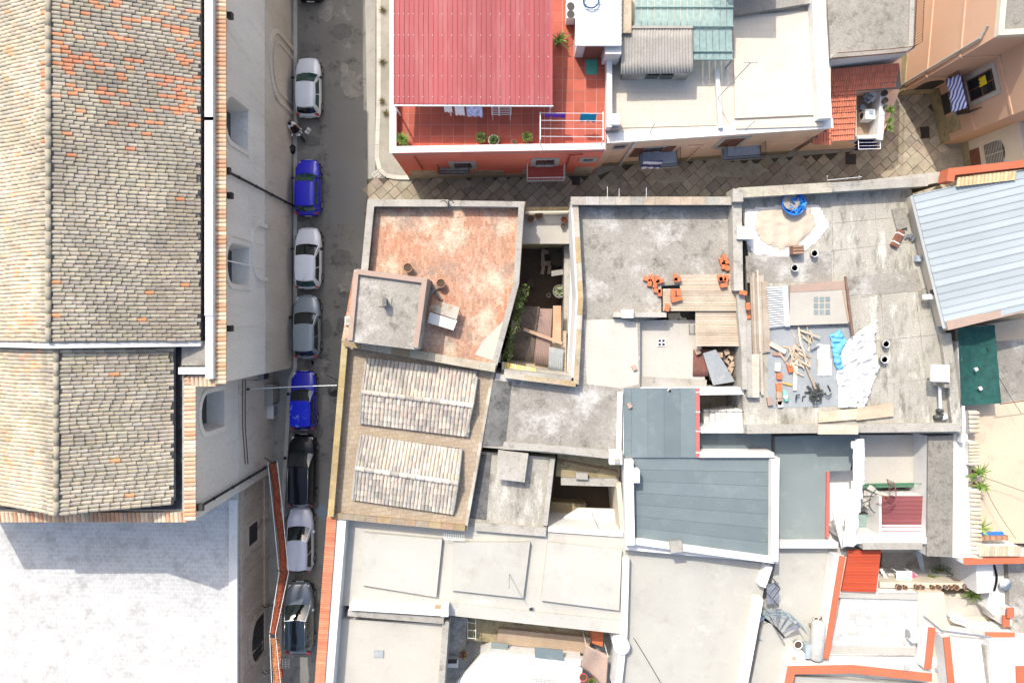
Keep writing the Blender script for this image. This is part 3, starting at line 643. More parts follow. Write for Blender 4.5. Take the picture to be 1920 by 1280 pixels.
def gable(x_r, z_r, x_e, z_e, y0, y1, wd, L, ind, indl):
    run = x_e-x_r; dn = Vector((run, 0, z_e-z_r)); nr = round(dn.length/L); nc = round((y1-y0)/wd)
    r1 = MB().hexa([(x_r, y0, z_r), (x_e, y0, z_e), (x_e, y1, z_e), (x_r, y1, z_r)], .12).build('roof_slope', M['tile_bed'], ch)
    tilefield(r1, (x_r, y0, z_r), (0, 1, 0), dn, nc, nr, (y1-y0)/nc, dn.length/nr, church_col, ind, wav=.045)
    x2 = x_r-run; dn2 = Vector((-run, 0, z_e-z_r))
    r2 = MB().hexa([(x_r, y0, z_r), (x2, y0, z_e), (x2, y1, z_e), (x_r, y1, z_r)], .12).build('roof_slope', M['tile_bed'], ch)
    tilefield(r2, (x_r, y0, z_r), (0, 1, 0), dn2, nc, min(nr, 11), (y1-y0)/nc, dn.length/nr, church_col, indl, wav=.045, clip=lambda b: NU+b.x*FPX/(CAMZ-b.z) > -20)
    n = int((y1-y0)/.62)
    rg = MB().prism([(x_r-.09, y0), (x_r+.09, y0), (x_r+.09, y1), (x_r-.09, y1)], z_r-.02, z_r+.04).build('ridge', M['ridge'], ch)
    vs, fs = tile_verts(.27, .7, 6, .04)
    for k in range(n):
        y = y0+k*(y1-y0)/n
        MB().add([(x_r+x+random.uniform(-.01, .01), y+yy, z_r+.02+z) for x, yy, z in vs], fs).build('ridge_tile', M['ridge'], rg, True)
gable(-21.47, 14.5, -15.72, 11.8, -1.05, 19.2, .192, .43, 200, 60)
gable(-21.47, 13.95, -17.05, 11.85, -9.25, -1.38, .192, .43, 40, 0)
# end wall of the higher roof seen as a pale flashing strip
MB().hexa([(-21.47, -1.32, 14.45), (-15.7, -1.32, 11.75), (-15.7, -1.06, 11.75), (-21.47, -1.06, 14.45)], 1.2).build('verge', M['white'], ch)
MB().hexa([(-21.47, -1.32, 14.45), (-27.2, -1.32, 11.75), (-27.2, -1.06, 11.75), (-21.47, -1.06, 14.45)], 1.2).build('verge', M['white'], ch)
# gutters, white coping and cornice tiles
MB().prism([(-15.75, -1.05), (-15.42, -1.05), (-15.42, YN1), (-15.75, YN1)], ZE, ZE+.25).build('gutter', M['black_tar'], ch)
MB().prism([(-17.1, -9.6), (-16.75, -9.6), (-16.75, -1.3), (-17.1, -1.3)], ZE, ZE+.22).build('gutter', M['black_tar'], ch)
MB().prism([(-30, -9.62), (-17.1, -9.62), (-17.1, -9.26), (-30, -9.26)], ZE, ZE+.22).build('gutter', M['black_tar'], ch)
MB().prism([(-16.75, -2.3), (-15.42, -2.3), (-15.42, -1.05), (-16.75, -1.05)], ZE, ZE+.35).build('gutter_platform', M['conc_a'], ch)
cp = MB().strip([(-15.23, YN1), (-15.23, -2.95)], ZE, ZE+.62, .38).build('coping', M['white'], ch)
for y in (20, 15, 10, 5.2, .2): MB().strip([(-15.23, y+5.0), (-15.23, y+.02)], ZE+.62, ZE+.68, .42).build('coping_slab', M['white'], cp)
MB().strip([(-15.42, -2.55), (-16.8, -2.55)], ZE, ZE+.6, .34).build('coping', M['white'], ch)
MB().strip([(-16.68, -2.7), (-16.68, -9.7)], ZE, ZE+.3, .12).build('coping', M['coping'], ch)
cvs, cfs = tile_verts(.23, .52, 5, .0)
CC = [(.58, .36, .22), (.62, .46, .31), (.54, .38, .26), (.66, .5, .36), (.6, .33, .19)]
def cornice(o, along, out, n, wd, ind, drop=.12):
    along = Vector(along); out = Vector(out); big = MB()
    bed = MB().hexa([Vector(o)+Vector((0, 0, -.02)), Vector(o)+along*n*wd+Vector((0, 0, -.02)), Vector(o)+along*n*wd+out*.45+Vector((0, 0, -.02-drop)), Vector(o)+out*.45+Vector((0, 0, -.02-drop))], .12).build('cornice', M['cream'], ch)
    for k in range(n):
        b = Vector(o)+along*(k+.5)*wd; col = jit(random.choice(CC), .1)
        mb = MB() if k < ind else big
        mb.add([b+along*x+out*y*1.0+Vector((0, 0, z-drop*y/.5)) for x, y, z in cvs], cfs, col)
        if k < ind: mb.build('cornice_tile', M['tile'], bed)
    if big.v: big.build('cornice_tiles', M['tile'], bed)['kind'] = 'stuff'
cornice((-15.06, -3.25, ZE+.30), (0, 1, 0), (1, 0, 0), 122, .215, 60)
cornice((-16.62, -10.2, ZE+.28), (0, 1, 0), (1, 0, 0), 34, .215, 34)
cornice((-29, -9.75, ZE+.28), (1, 0, 0), (0, -1, 0), 58, .215, 40)
cornice((-16.55, -2.85, ZE+.30), (1, 0, 0), (0, -1, 0), 7, .215, 7)
# leaning annex roof and the white flat building south of the church
wb = house('parish_house', 'white flat roofed building with stone street front beside the church', 220, 1130, 5.0)
XW = -16.55
MB().prism([(XW, -26), (XW, YL0-.01), (-32, YL0-.01), (-32, -26)], 0, 4.9).build('wall', M['facade_stone'], wb)
MB().prism([(XW+.02, -26), (XW+.02, YL0-.012), (-32, YL0-.012), (-32, -26)], 4.9, 5.02).build('roof', M['white_roof'], wb)
MB().strip([(XW-.22, -26), (XW-.22, YL0-.6)], 5.02, 5.16, .5).build('parapet', M['white'], wb)
FW = Fac((XW, -26), (XW, YL0))
for z, d in ((4.6, .14), (4.35, .1), (4.15, .06)): FW.box(MB(), 0, 15.7, z, z+.14, -.02, d).build('cornice_moulding', M['facade_stone'], wb)
FW.box(MB(), 0, 15.7, 0, .8, -.02, .12).build('plinth', M['facade_stone'], wb)
a, z = FW.at(473, 1000); g = FW.window(wb, a, z-.75, 1.25, 1.4, .2, M['facade_stone'], name='window')
mb = MB()
for k in range(9): mb.tube([FW.w(a-.6+k*.15, z-.75, .05), FW.w(a-.6+k*.15, z+.65, .05)], .018, 4)
for k in range(8): mb.tube([FW.w(a-.62, z-.7+k*.18, .05), FW.w(a+.62, z-.7+k*.18, .05)], .018, 4)
mb.build('grille', M['blackmetal'], g)
a = FW.at(500, 1172)[0]
arch_band(FW, wb, a, 0, 3.3, 3.5, .3, .18, M['facade_stone'], 'portal_moulding')
arch_prism(FW, a, .1, 2.6, 3.0, -.02, .03).build('portal_door', M['blackmetal'], wb)
for k in range(8): FW.box(MB(), a-1.3+k*.36, a-1.3+k*.36+.05, .1, 2.4, .03, .06).build('door_batten', M['blackmetal'], wb)
for a_ in (FW.at(465, 1060)[0], FW.at(470, 1240)[0]):
    for z0, z1, b0, b1 in ((1, 3.8, -.5, -.42), (1, 3.8, .42, .5), (3.72, 3.8, -.42, .42), (1, 1.08, -.42, .42)): FW.box(MB(), a_+b0, a_+b1, z0, z1, 0, .05).build('panel_moulding', M['facade_stone'], wb)
for v, lb in ((1132, 'north'), (1256, 'south')):
    a, z = FW.at(494, v); t = thing('wall_lantern', 'white globe lantern on curly iron bracket '+('above the arched portal' if lb == 'north' else 'at the photo bottom edge by the red cloth'), 'lamp', FW.w(a, z, .1), 'street lanterns')
    MB().tube([FW.w(a, z+.2, 0), FW.w(a, z+.5, .3), FW.w(a, z+.2, .6), FW.w(a, z, .75)], .03, 6).build('bracket', M['blackmetal'], t)
    MB().tube([FW.w(a, z-.1, .05), FW.w(a, z+.15, .35), FW.w(a+.12, z+.1, .45), FW.w(a, z+.02, .4)], .022, 5).build('scroll', M['blackmetal'], t)
    q = FW.w(a, z-.28, .75); MB().lathe([(.04, .3), (.2, .18), (.24, 0), (.2, -.18), (.05, -.25)], q, 12).build('globe', M['bucket'], t, True)
# rust coloured garland strung along the facade with its two pale cords
g = thing('garland', 'rust red garland strung on pale cords along the old stone facade', 'garland', P(520, 1000, 0))
def garland(pts, wd, mat, name):
    mb = MB(); vs = []; fs = []; P3 = [P(u, v, z) for u, v, z in pts]; n = 40; m = 5
    tot = len(P3)-1
    for i in range(n*tot+1):
        k = min(i//n, tot-1); t = (i-k*n)/n; c = lerp(P3[k], P3[k+1], t)-Vector((0, 0, .25*math.sin(math.pi*t))); d = (P3[k+1]-P3[k]).normalized(); s_ = Vector((-d.y, d.x, 0)).normalized()
        for j in range(m+1):
            f = j/m*2-1
            vs.append(c+s_*f*wd/2*(1+.14*noise.noise((i*.6, 2, 1)))+Vector((0, 0, .16*math.cos(f*1.5)+.10*noise.noise((i*.7, j*1.9, 3)))))
    for i in range(n*tot):
        for j in range(m): fs.append((i*(m+1)+j, i*(m+1)+j+1, (i+1)*(m+1)+j+1, (i+1)*(m+1)+j))
    o = mb.add(vs, fs).build(name, mat, g, False); sd = o.modifiers.new('s', 'SOLIDIFY'); sd.thickness = .05; return o
gm = W('rust_red_fabric', (.34, .085, .035), (.24, .06, .03), (.10, .035, .02), 3, 9, (.5, .66), .8, .5, 30, c4=(.62, .42, .3), st4=(.68, .74), s4=11)
gm2 = W('faded_orange_fabric', (.46, .20, .09), (.38, .15, .07), (.2, .09, .05), 3, 9, (.5, .66), .7, .5, 30)
garland([(510, 868, 3.8), (521, 960, 3.4), (532, 1072, 3.2), (512, 1188, 3.4)], .38, gm, 'fabric_swag')
garland([(514, 1194, 3.4), (519, 1245, 3.2), (518, 1300, 3.2)], .46, gm2, 'fabric_swag')
for du in (-9, 9): MB().tube([P(511+du, 866, 3.9), P(521+du, 960, 3.55), P(532+du, 1074, 3.3), P(511+du*.6, 1188, 3.55), P(519+du, 1300, 3.3)], .02, 5).build('cord', M['white_metal'], g)
for u, v in ((510, 866), (533, 1075), (511, 1190)): MB().tube([P(u, v, 3.6), P(u-14, v-8, 3.7)], .03, 5).build('bracket', M['blackmetal'], g)
tag(crumple('red_cloth', 'bright red cloth bundle hanging over the pavement at the photo bottom', 'cloth', [(522, 1256), (532, 1254), (530, 1270), (518, 1300), (508, 1300), (515, 1280)], 2.8, M['cl_red'], .3, .07, 3), group=None)
t = thing('drain_grate', 'slotted iron drain grate on the pavement behind the grey suv', 'drain', P(536, 1243, .1))
MB().box((0, 0, .01), (.5, .62, .02)).build('frame', M['kerb'], t, world=False)
for i in range(5):
    for j in (-1, 1): MB().box((j*.11, -.24+i*.12, .025), (.16, .05, .012)).build('slot', M['black_tar'], t, world=False)
# ================================================================== parked cars
def paint(name, col, rough=.3, metal=.0): return flat(name, col, rough, metal, 1.0, .03, 3, .5)
TYRE = flat('tyre_rubber', (.02, .02, .02), .8); RIM = flat('alloy_rim', (.45, .46, .47), .35, .7); LAMP = flat('headlamp_glass', (.70, .72, .74), .12, spec=.8)
TAIL = flat('tail_lamp', (.35, .01, .012), .2, spec=.7); TRIM = flat('black_trim', (.02, .02, .02), .5); PLATE = flat('number_plate', (.7, .7, .68), .4); CHROME = flat('chrome', (.6, .6, .6), .2, 1)
CGL = flat('car_glass', (.012, .018, .017), .04, spec=1.0, var=.3); CGG = flat('green_car_glass', (.02, .06, .05), .04, spec=1.0, var=.3); SEAT = flat('car_interior', (.05, .05, .05), .8)
def car(label, u0, u1, v0, v1, mat, H=1.48, W_=1.68, y_ws=.22, y_rf=.06, y_rr=-.36, y_rb=-.45, glass=None, rear=None, roofmat=None, box_=0, round_=0, wagon=False, tilt=0, mirrors=True, mirmat=None):
    """front points to +y; y_* are fractions of the length: windscreen base, roof front, roof rear, rear window base"""
    L = (v1-v0)*(CAMZ-.75)/FPX; c = P(u0, (v0+v1)/2, .7); x0 = c.x+W_/2+.02
    W_ += .07; x0 += .035; rt = thing('parked_car', label, 'car', (x0, c.y, 0), 'cars parked along the church', tilt); B = lambda mb, n, m, p=rt, s=True: mb.build(n, m, p, s, False)
    # lower body hull
    ys = [-.5, -.488, -.455, -.40, -.31, -.2, 0, .15, .25, .33, .41, .455, .488, .5]
    def hw(t):
        a = abs(t)
        e = .26-round_*.05 if t > 0 else .33+box_*.06
        if a <= e: return W_/2
        k = (a-e)/(.5-e); return W_/2*(1-(.42 if t > 0 else .26)*(1-box_*.4)*k**2.3)
    belt = H*.60
    def deckz(t):
        if t > y_ws: k = (t-y_ws)/(.5-y_ws); return lerp(belt+.02, belt*.70, k**1.8)
        if t < y_rb: k = (t-y_rb)/(-.5-y_rb+1e-6); return lerp(belt+.03, belt*.86, k**1.5)
        return belt
    vs = []; n = 13
    for t in ys:
        wv = hw(t); z = deckz(t); end = 1 if abs(t) > .495 else 0
        half = [(.80*wv, .24+end*.12), (.97*wv, .32+end*.06), (wv, .50), (wv*.985, z*.80), (wv*.93, z*.95), (wv*.72, z+.015), (0, z+.04)]
        if end: half = [(a, min(b, z*.9)) for a, b in half]
        vs += [(-a, t*L, b) for a, b in half]+[(a, t*L, b) for a, b in half[-2::-1]]
    fs = []
    for i in range(len(ys)-1):
        for k in range(n-1): fs.append((i*n+k, i*n+k+1, (i+1)*n+k+1, (i+1)*n+k))
    fs.append(tuple(range(n))); fs.append(tuple(range(len(ys)*n-1, (len(ys)-1)*n-1, -1)))
    bo = B(MB().add(vs, fs), 'body', mat)
    sb = bo.modifiers.new('s', 'SUBSURF'); sb.levels = 1; sb.render_levels = 2
    B(MB().box((0, 0, .22), (W_*.86, L*.9, .16)), 'underbody', TRIM, s=False)
    # greenhouse
    wb, wr = W_/2*.90, W_/2*(.735+box_*.06)
    zt = H-.04; zb = belt-.02
    y1, y2, y3, y4 = y_ws*L, y_rf*L, y_rr*L, y_rb*L
    def front(a, h): # a -1..1, h 0..1
        return Vector((a*lerp(wb, wr, h), lerp(y1, y2, h)+.16*(1-a*a)*(1-h*.5)-.02, lerp(zb, zt, h)+.05*math.sin(h*math.pi)))
    def back(a, h): return Vector((a*lerp(wb*.98, wr*.97, h), lerp(y4, y3, h)-.10*(1-a*a)+.02, lerp(zb+.02, zt, h)+.04*math.sin(h*math.pi)))
    def side(s_, b, h):  # b 0 rear .. 1 front
        bow = .04*math.sin(math.pi*b)
        return Vector((s_*(lerp(wb, wr, h)+bow*.6+.02*math.sin(math.pi*h)), lerp(lerp(y4, y1, b), lerp(y3, y2, b), h), lerp(zb, zt, h)+.0))
    def grid(fn, a0, a1, h0, h1, na=8, nh=5, off=0., flip=False):
        vs = []; fs = []
        for j in range(nh+1):
            for i in range(na+1):
                a, h = lerp(a0, a1, i/na), lerp(h0, h1, j/nh); p = fn(a, h); e = .01
                if off:
                    nrm = (fn(a+e, h)-fn(a-e, h)).cross(fn(a, min(1, h+e))-fn(a, max(0, h-e))).normalized()
                    if nrm.z < 0 or nrm.dot(Vector((p.x, p.y-(y2+y3)/2, .3))) < 0: nrm = -nrm
                    p = p+nrm*off
                vs.append(p)
        for j in range(nh):
            for i in range(na): fs.append((j*(na+1)+i, j*(na+1)+i+1, (j+1)*(na+1)+i+1, (j+1)*(na+1)+i))
        return vs, fs
    fr = MB()
    for fn, a0, a1 in ((front, -1, 1), (back, -1, 1), (lambda b, h: side(-1, b, h), 0, 1), (lambda b, h: side(1, b, h), 0, 1)): fr.add(*grid(fn, a0, a1, 0, 1))
    B(fr, 'pillars', mat)
    gl = glass or CGL
    B(MB().add(*grid(front, -.93, .93, .05, .955, off=.008)), 'windscreen', gl)
    B(MB().add(*grid(back, -.86, .86, .12, .90, off=.008)), 'rear_window', rear or gl)
    mb = MB()
    for a in (-.35, .2): q = front(a-.1, .1); r2 = front(a+.35, .16); mb.tube([q+Vector((0, .03, .03)), r2+Vector((0, .03, .03))], .012, 4)
    B(mb, 'wipers', TRIM)
    for s_ in (-1, 1):
        f = lambda b, h, s_=s_: side(s_, b, h)
        for b0, b1 in (((.50, .90), (.10, .47)) if not wagon else ((.55, .90), (.30, .52), (.06, .27))): B(MB().add(*grid(f, b0, b1, .10, .88, off=.008)), 'side_window', gl)
        q = side(s_, .5, .1)
        for b in (.46, .16): p = side(s_, b, .0); B(MB().box((s_*(W_/2+.005), p.y, belt*.86), (.03, .16, .035)), 'door_handle', TRIM if box_ else mat, s=False)
        if mirrors:
            q = side(s_, .93, .12); mr = B(MB().lathe([(.02, -.07), (.10, -.05), (.11, .03), (.06, .08), (.01, .09)], (s_*(W_/2+.09), q.y+.02, belt+.08), 10), 'mirror', mirmat or TRIM)
            B(MB().tube([(s_*(W_/2-.06), q.y+.02, belt+.02), (s_*(W_/2+.08), q.y+.02, belt+.06)], .025, 5), 'mirror_arm', TRIM)
    vs = []; fs = []; na, nb = 8, 8
    for j in range(nb+1):
        for i in range(na+1):
            a, b = i/na*2-1, j/nb; bow = .04*math.sin(math.pi*b)*.6
            y = lerp(y3-.10*(1-a*a)+.02, y2+.16*(1-a*a)*.5-.02, b)
            vs.append((a*(lerp(wr*.985, wr, b)+bow), y, zt+.055*(1-a**4)*(.55+.45*math.sin(math.pi*b))))
    for j in range(nb):
        for i in range(na): fs.append((j*(na+1)+i, j*(na+1)+i+1, (j+1)*(na+1)+i+1, (j+1)*(na+1)+i))
    B(MB().add(vs, fs), 'roof', roofmat or mat)
    if roofmat is None or wagon:
        for s_ in (-1, 1): B(MB().tube([(s_*wr*.93, y3+.05, zt+.035), (s_*wr*.95, (y2+y3)/2, zt+.06), (s_*wr*.93, y2-.05, zt+.04)], .018, 5), 'roof_rail', mat if not wagon else CHROME)
    B(MB().tube([(0, y3+.12, zt+.05), (0, y3-.06, zt+.22)], .008, 4), 'antenna', TRIM)
    # lamps, bumpers, plates, wheels
    for s_ in (-1, 1):
        t = .445; x = s_*hw(t)*.74; z = deckz(t)*.93
        if round_: B(MB().lathe([(.13, -.05), (.14, .0), (.09, .045), (.01, .06)], (x*.98, t*L*.96, z), 12), 'headlight', LAMP)
        else: B(MB().add([(x-.17*1, t*L-.16, z+.055), (x+.17, t*L-.20, z+.0), (x+.13, t*L+.07, z-.07), (x-.13, t*L+.13, z-.03)], [(0, 1, 2, 3)]).box((x, t*L-.02, z-.06), (.28, .26, .14)), 'headlight', LAMP, s=False)
        x = s_*hw(-.47)*.88; B(MB().box((x, -.472*L, belt*.90), (.20, .13, .26)), 'taillight', TAIL, s=False)
        for t in (.315, -.31):
            r = .31; wx = s_*(W_/2-.09); mb = MB(); prof = [(.10, -.1), (r-.03, -.1), (r, -.06), (r, .06), (r-.03, .1), (.10, .1)]
            N = 18; vs = []
            for rr, xx in prof: vs += [(wx+xx*s_, t*L+rr*math.cos(k*2*math.pi/N), r+rr*math.sin(k*2*math.pi/N)) for k in range(N)]
            wh = B(mb.add(vs, [(i*N+k, i*N+(k+1) % N, (i+1)*N+(k+1) % N, (i+1)*N+k) for i in range(5) for k in range(N)]), 'wheel', TYRE)
            mb = MB()
            vs = [(wx+.101*s_, t*L+rr*math.cos(k*2*math.pi/N), r+rr*math.sin(k*2*math.pi/N)) for rr in (.04, .2) for k in range(N)]
            B(mb.add(vs, [(k, (k+1) % N, N+(k+1) % N, N+k) for k in range(N)]+[tuple(range(N))]), 'rim', RIM, wh)
    B(MB().box((0, .497*L, .36), (W_*.55, .06, .14)), 'front_grille', TRIM, s=False); B(MB().box((0, -.497*L, .40), (W_*.7, .07, .12)), 'rear_bumper_trim', TRIM, s=False)
    B(MB().box((0, .505*L, .46), (.5, .03, .11)), 'number_plate', PLATE, s=False); B(MB().box((0, -.507*L, .55), (.5, .03, .11)), 'number_plate', PLATE, s=False)
    return rt
silver = paint('pale_silver_paint', (.66, .69, .71)); white = paint('white_car_paint', (.80, .81, .82)); blue = paint('bright_blue_paint', (.004, .006, .52)); blue2 = paint('royal_blue_paint', (.004, .008, .42))
grey = paint('steel_grey_paint', (.27, .315, .345), .3, .2); black = flat('black_paint', (.004, .005, .008), .22, 0, .25, .03, 3, .25); lilac = paint('silver_lilac_paint', (.58, .60, .68)); gun = paint('gunmetal_paint', (.14, .17, .195), .25, .2)
fade = W('sunfaded_blue_paint', (.01, .03, .62), (.006, .015, .5), (.22, .36, .78), 1.2, 2.6, (.56, .66), .75, .1, 20, rough=.35, bump=.0)
car('silver hatchback with green tinted windscreen parked nearest the photo top', 553, 605, 108, 219, silver, 1.44, 1.64, .20, .02, -.37, -.455, CGG, CGL)
car('bright blue small car with round headlights behind the rider', 553, 604, 299, 404, blue, 1.52, 1.60, .21, .055, -.34, -.43, CGG, round_=1, box_=.4)
car('white hatchback with teal rear window and dark windscreen', 552, 608, 427, 541, white, 1.47, 1.70, .21, .02, -.36, -.47, CGL, CGG, tilt=-.01)
car('steel grey hatchback with dark red rear lamps beside the hut', 549, 604, 554, 671, grey, 1.48, 1.72, .215, .03, -.365, -.455, CGL)
car('old royal blue car with sun faded roof under the white cable', 545, 601, 696, 805, blue2, 1.50, 1.60, .18, .0, -.41, -.46, CGL, roofmat=fade, box_=.7, mirrors=True)
car('long glossy black estate car nose to tail behind the faded blue car', 539, 600, 815, 949, black, 1.56, 1.80, .25, .08, -.41, -.47, CGL, box_=.3, wagon=True, tilt=-.02, mirmat=black)
car('pale lilac silver hatchback between the black estate and the grey suv', 537, 592, 952, 1072, lilac, 1.48, 1.70, .215, .03, -.40, -.47, CGL, mirmat=lilac)
car('dark grey suv with panoramic glass roof at the sunny street end', 533, 596, 1092, 1224, gun, 1.58, 1.84, .20, .03, -.36, -.43, CGL, roofmat=flat('panoramic_glass_roof', (.012, .02, .028), .05, spec=1.0), round_=0, wagon=True, mirmat=gun)
car('dark car cut off by the upper photo edge', 556, 606, -112, 1, black, 1.46, 1.68)
# ------------------------------------------------------------------ rider on a scooter, bin bag
def skin(chains, name, mat, parent, smooth=True, sub=1):
    bm = bmesh.new(); lay = bm.verts.layers.skin.verify(); pts = {}
    def V(p, r):
        k = tuple(round(x, 4) for x in p)
        if k not in pts: v = bm.verts.new(p); v[lay].radius = (r, r); pts[k] = v
        return pts[k]
    first = True
    for ch_ in chains:
        pv = None
        for p, r in ch_:
            v = V(p, r)
            if first: v[lay].use_root = True; first = False
            if pv is not None and not bm.edges.get((pv, v)): bm.edges.new((pv, v))
            pv = v
    me = bpy.data.meshes.new(name); bm.to_mesh(me); bm.free(); o = bpy.data.objects.new(name, me); C.objects.link(o)
    o.modifiers.new('k', 'SKIN'); s_ = o.modifiers.new('s', 'SUBSURF'); s_.levels = sub; s_.render_levels = sub
    dg = bpy.context.evaluated_depsgraph_get(); dg.update(); m2 = bpy.data.meshes.new_from_object(o.evaluated_get(dg)); o.modifiers.clear(); o.data = m2
    for q in m2.polygons: q.use_smooth = True
    m2.materials.clear(); m2.materials.append(mat); o.parent = parent; return o
SKIN = flat('skin', (.42, .24, .16), .6)
base = P(560, 248, 0)
sc = thing('scooter', 'dark red motor scooter standing between the silver and the blue car', 'scooter', base, rz=R(215))
def SB(mb, n, m, s=True): return mb.build(n, m, sc, s, False)
redp = paint('dark_red_scooter_paint', (.16, .012, .014)); 
for y in (.62, -.60):
    N = 16; vs = []
    for rr, xx in ((.10, -.05), (.22, -.05), (.25, 0), (.22, .05), (.10, .05)): vs += [(xx, y+rr*math.cos(k*2*math.pi/N), .25+rr*math.sin(k*2*math.pi/N)) for k in range(N)]
    wh = SB(MB().add(vs, [(i*N+k, i*N+(k+1) % N, (i+1)*N+(k+1) % N, (i+1)*N+k) for i in range(4) for k in range(N)]), 'wheel', TYRE)
SB(MB().box((0, 0, .26), (.3, .62, .1)), 'footboard', TRIM, False)
o = SB(MB().box((0, -.48, .52), (.36, .66, .42)), 'rear_body', redp); sb = o.modifiers.new('s', 'SUBSURF'); sb.levels = sb.render_levels = 2
o = SB(MB().box((0, -.36, .77), (.32, .74, .12)), 'seat', TRIM); sb = o.modifiers.new('s', 'SUBSURF'); sb.levels = sb.render_levels = 2
o = SB(MB().box((0, .45, .68), (.42, .12, .62), tilt=Matrix.Rotation(R(-18), 3, 'X')), 'front_shield', redp); sb = o.modifiers.new('s', 'SUBSURF'); sb.levels = sb.render_levels = 2
SB(MB().tube([(0, .62, .3), (0, .42, 1.0)], .035, 8), 'steering_column', TRIM)
SB(MB().tube([(-.34, .32, 1.04), (-.15, .42, 1.02), (.15, .42, 1.02), (.34, .32, 1.04)], .025, 6), 'handlebar', CHROME)
for s_ in (-1, 1): m_ = SB(MB().lathe([(.01, -.02), (.07, -.015), (.07, .015), (.01, .02)], (s_*.36, .42, 1.26), 10), 'mirror', CHROME); SB(MB().tube([(s_*.25, .38, 1.03), (s_*.36, .42, 1.25)], .012, 5), 'mirror_arm', TRIM)
SB(MB().lathe([(.10, -.05), (.11, 0), (.06, .05)], (0, .52, .92), 12), 'headlight', LAMP)
SB(MB().box((0, -.86, .92), (.3, .28, .26)), 'top_box', flat('white_top_box', (.6, .6, .58), .4), False)
MBm = None
pe = thing('person', 'person in white shirt with dark hair sitting on the scooter', 'person', base, rz=R(215))
hip = (0, -.30, .86)
bd = skin([[(hip, .15), ((0, -.26, 1.05), .14), ((0, -.20, 1.26), .155), ((0, -.17, 1.40), .10), ((0, -.15, 1.47), .055), ((0, -.13, 1.55), .085), ((0, -.12, 1.66), .098), ((0, -.12, 1.73), .06)],
      *[[((0, -.20, 1.26), .155), ((s_*.17, -.18, 1.35), .075), ((s_*.27, -.02, 1.14), .052), ((s_*.30, .22, 1.08), .04), ((s_*.31, .32, 1.07), .04)] for s_ in (-1, 1)],
      *[[(hip, .15), ((s_*.11, -.26, .84), .10), ((s_*.20, .14, .80), .075), ((s_*.17, .10, .42), .05), ((s_*.17, .10, .34), .045), ((s_*.17, .22, .33), .04)] for s_ in (-1, 1)]], 'body', SKIN, pe)
for s_ in (-1, 1):
    for k in range(4): MB().tube([(s_*(.275+k*.024), .33, 1.075), (s_*(.275+k*.024), .375, 1.07), (s_*(.275+k*.024), .385, 1.03)], .011, 5).build('finger', SKIN, pe, True, False)
    MB().tube([(s_*.265, .30, 1.06), (s_*.25, .34, 1.03)], .012, 5).build('thumb', SKIN, pe, True, False)
skin([[((0, -.29, .92), .175), ((0, -.26, 1.06), .165), ((0, -.20, 1.27), .18), ((0, -.165, 1.40), .11)],
      *[[((0, -.20, 1.27), .18), ((s_*.18, -.18, 1.35), .095), ((s_*.25, -.05, 1.2), .075)] for s_ in (-1, 1)]], 'shirt', M['cl_white'], pe)
skin([[((0, -.31, .86), .17), ((s_*.11, -.26, .85), .12), ((s_*.20, .14, .81), .092), ((s_*.17, .10, .44), .07)] for s_ in (-1, 1)], 'trousers', flat('dark_trousers', (.05, .02, .022), .8), pe)
MB().lathe([(.0, .135), (.06, .12), (.105, .06), (.118, -.01), (.105, -.07), (.07, -.1)], (0, -.135, 1.67), 14).build('hair', flat('black_hair', (.008, .007, .006), .6), pe, True, False)
MB().box((0, -.02, 1.64), (.03, .04, .05)).build('nose', SKIN, pe, True, False)
for s_ in (-1, 1): MB().lathe([(.001, .012), (.012, 0), (.001, -.012)], (s_*.035, -.028, 1.67), 6).build('eye', M['blackmetal'], pe, True, False); MB().lathe([(.005, .03), (.022, 0), (.005, -.03)], (s_*.1, -.12, 1.65), 6).build('ear', SKIN, pe, True, False)
MB().box((0, -.028, 1.59), (.05, .01, .012)).build('mouth', flat('lips', (.3, .1, .08), .6), pe, False, False)
for s_ in (-1, 1): MB().box((s_*.17, .2, .32), (.1, .26, .09)).build('shoe', M['bucket'], pe, False, False)
bg_ = thing('bin_bag', 'black bin bag on the pavement by the church wall', 'bag', P(547, 282, .1)); mb = MB()
vs = []; fs = []; n1, n2 = 14, 8
for j in range(n2+1):
    for i in range(n1):
        a = i/n1*6.283; f = j/n2*math.pi; r = .36*math.sin(f)*(1+.3*noise.noise((math.cos(a)*1.6, math.sin(a)*1.6, f*1.2)))
        vs.append((r*math.cos(a), r*math.sin(a), .28-.28*math.cos(f)))
for j in range(n2):
    for i in range(n1): fs.append((j*n1+i, j*n1+(i+1) % n1, (j+1)*n1+(i+1) % n1, (j+1)*n1+i))
mb.add(vs, fs).build('sack', flat('black_polythene', (.004, .004, .005), .4), bg_, True, False); MB().tube([(0, 0, .5), (.03, .02, .62), (.1, .04, .68)], [.05, .03, .07], 6).build('knot', TRIM, bg_, True, False)
for u, v, lb in ((579, 247, 'small pale box standing on the road by the scooter'),):
    t = thing('parcel', lb, 'box', P(u, v, 0)); MB().box((0, 0, .16), (.22, .42, .3), R(-35)).build('box', M['bucket'], t, world=False); MB().box((0, 0, .315), (.23, .08, .01), R(-35)).build('tape', M['pale_brick'], t, world=False)
tag(MB().tube([P(612, 703, .02), P(633, 713, .02)], .02, 4).build('road_cable', M['blackmetal']), 'short dark cable lying on the road by the yellow parapet', 'cable')
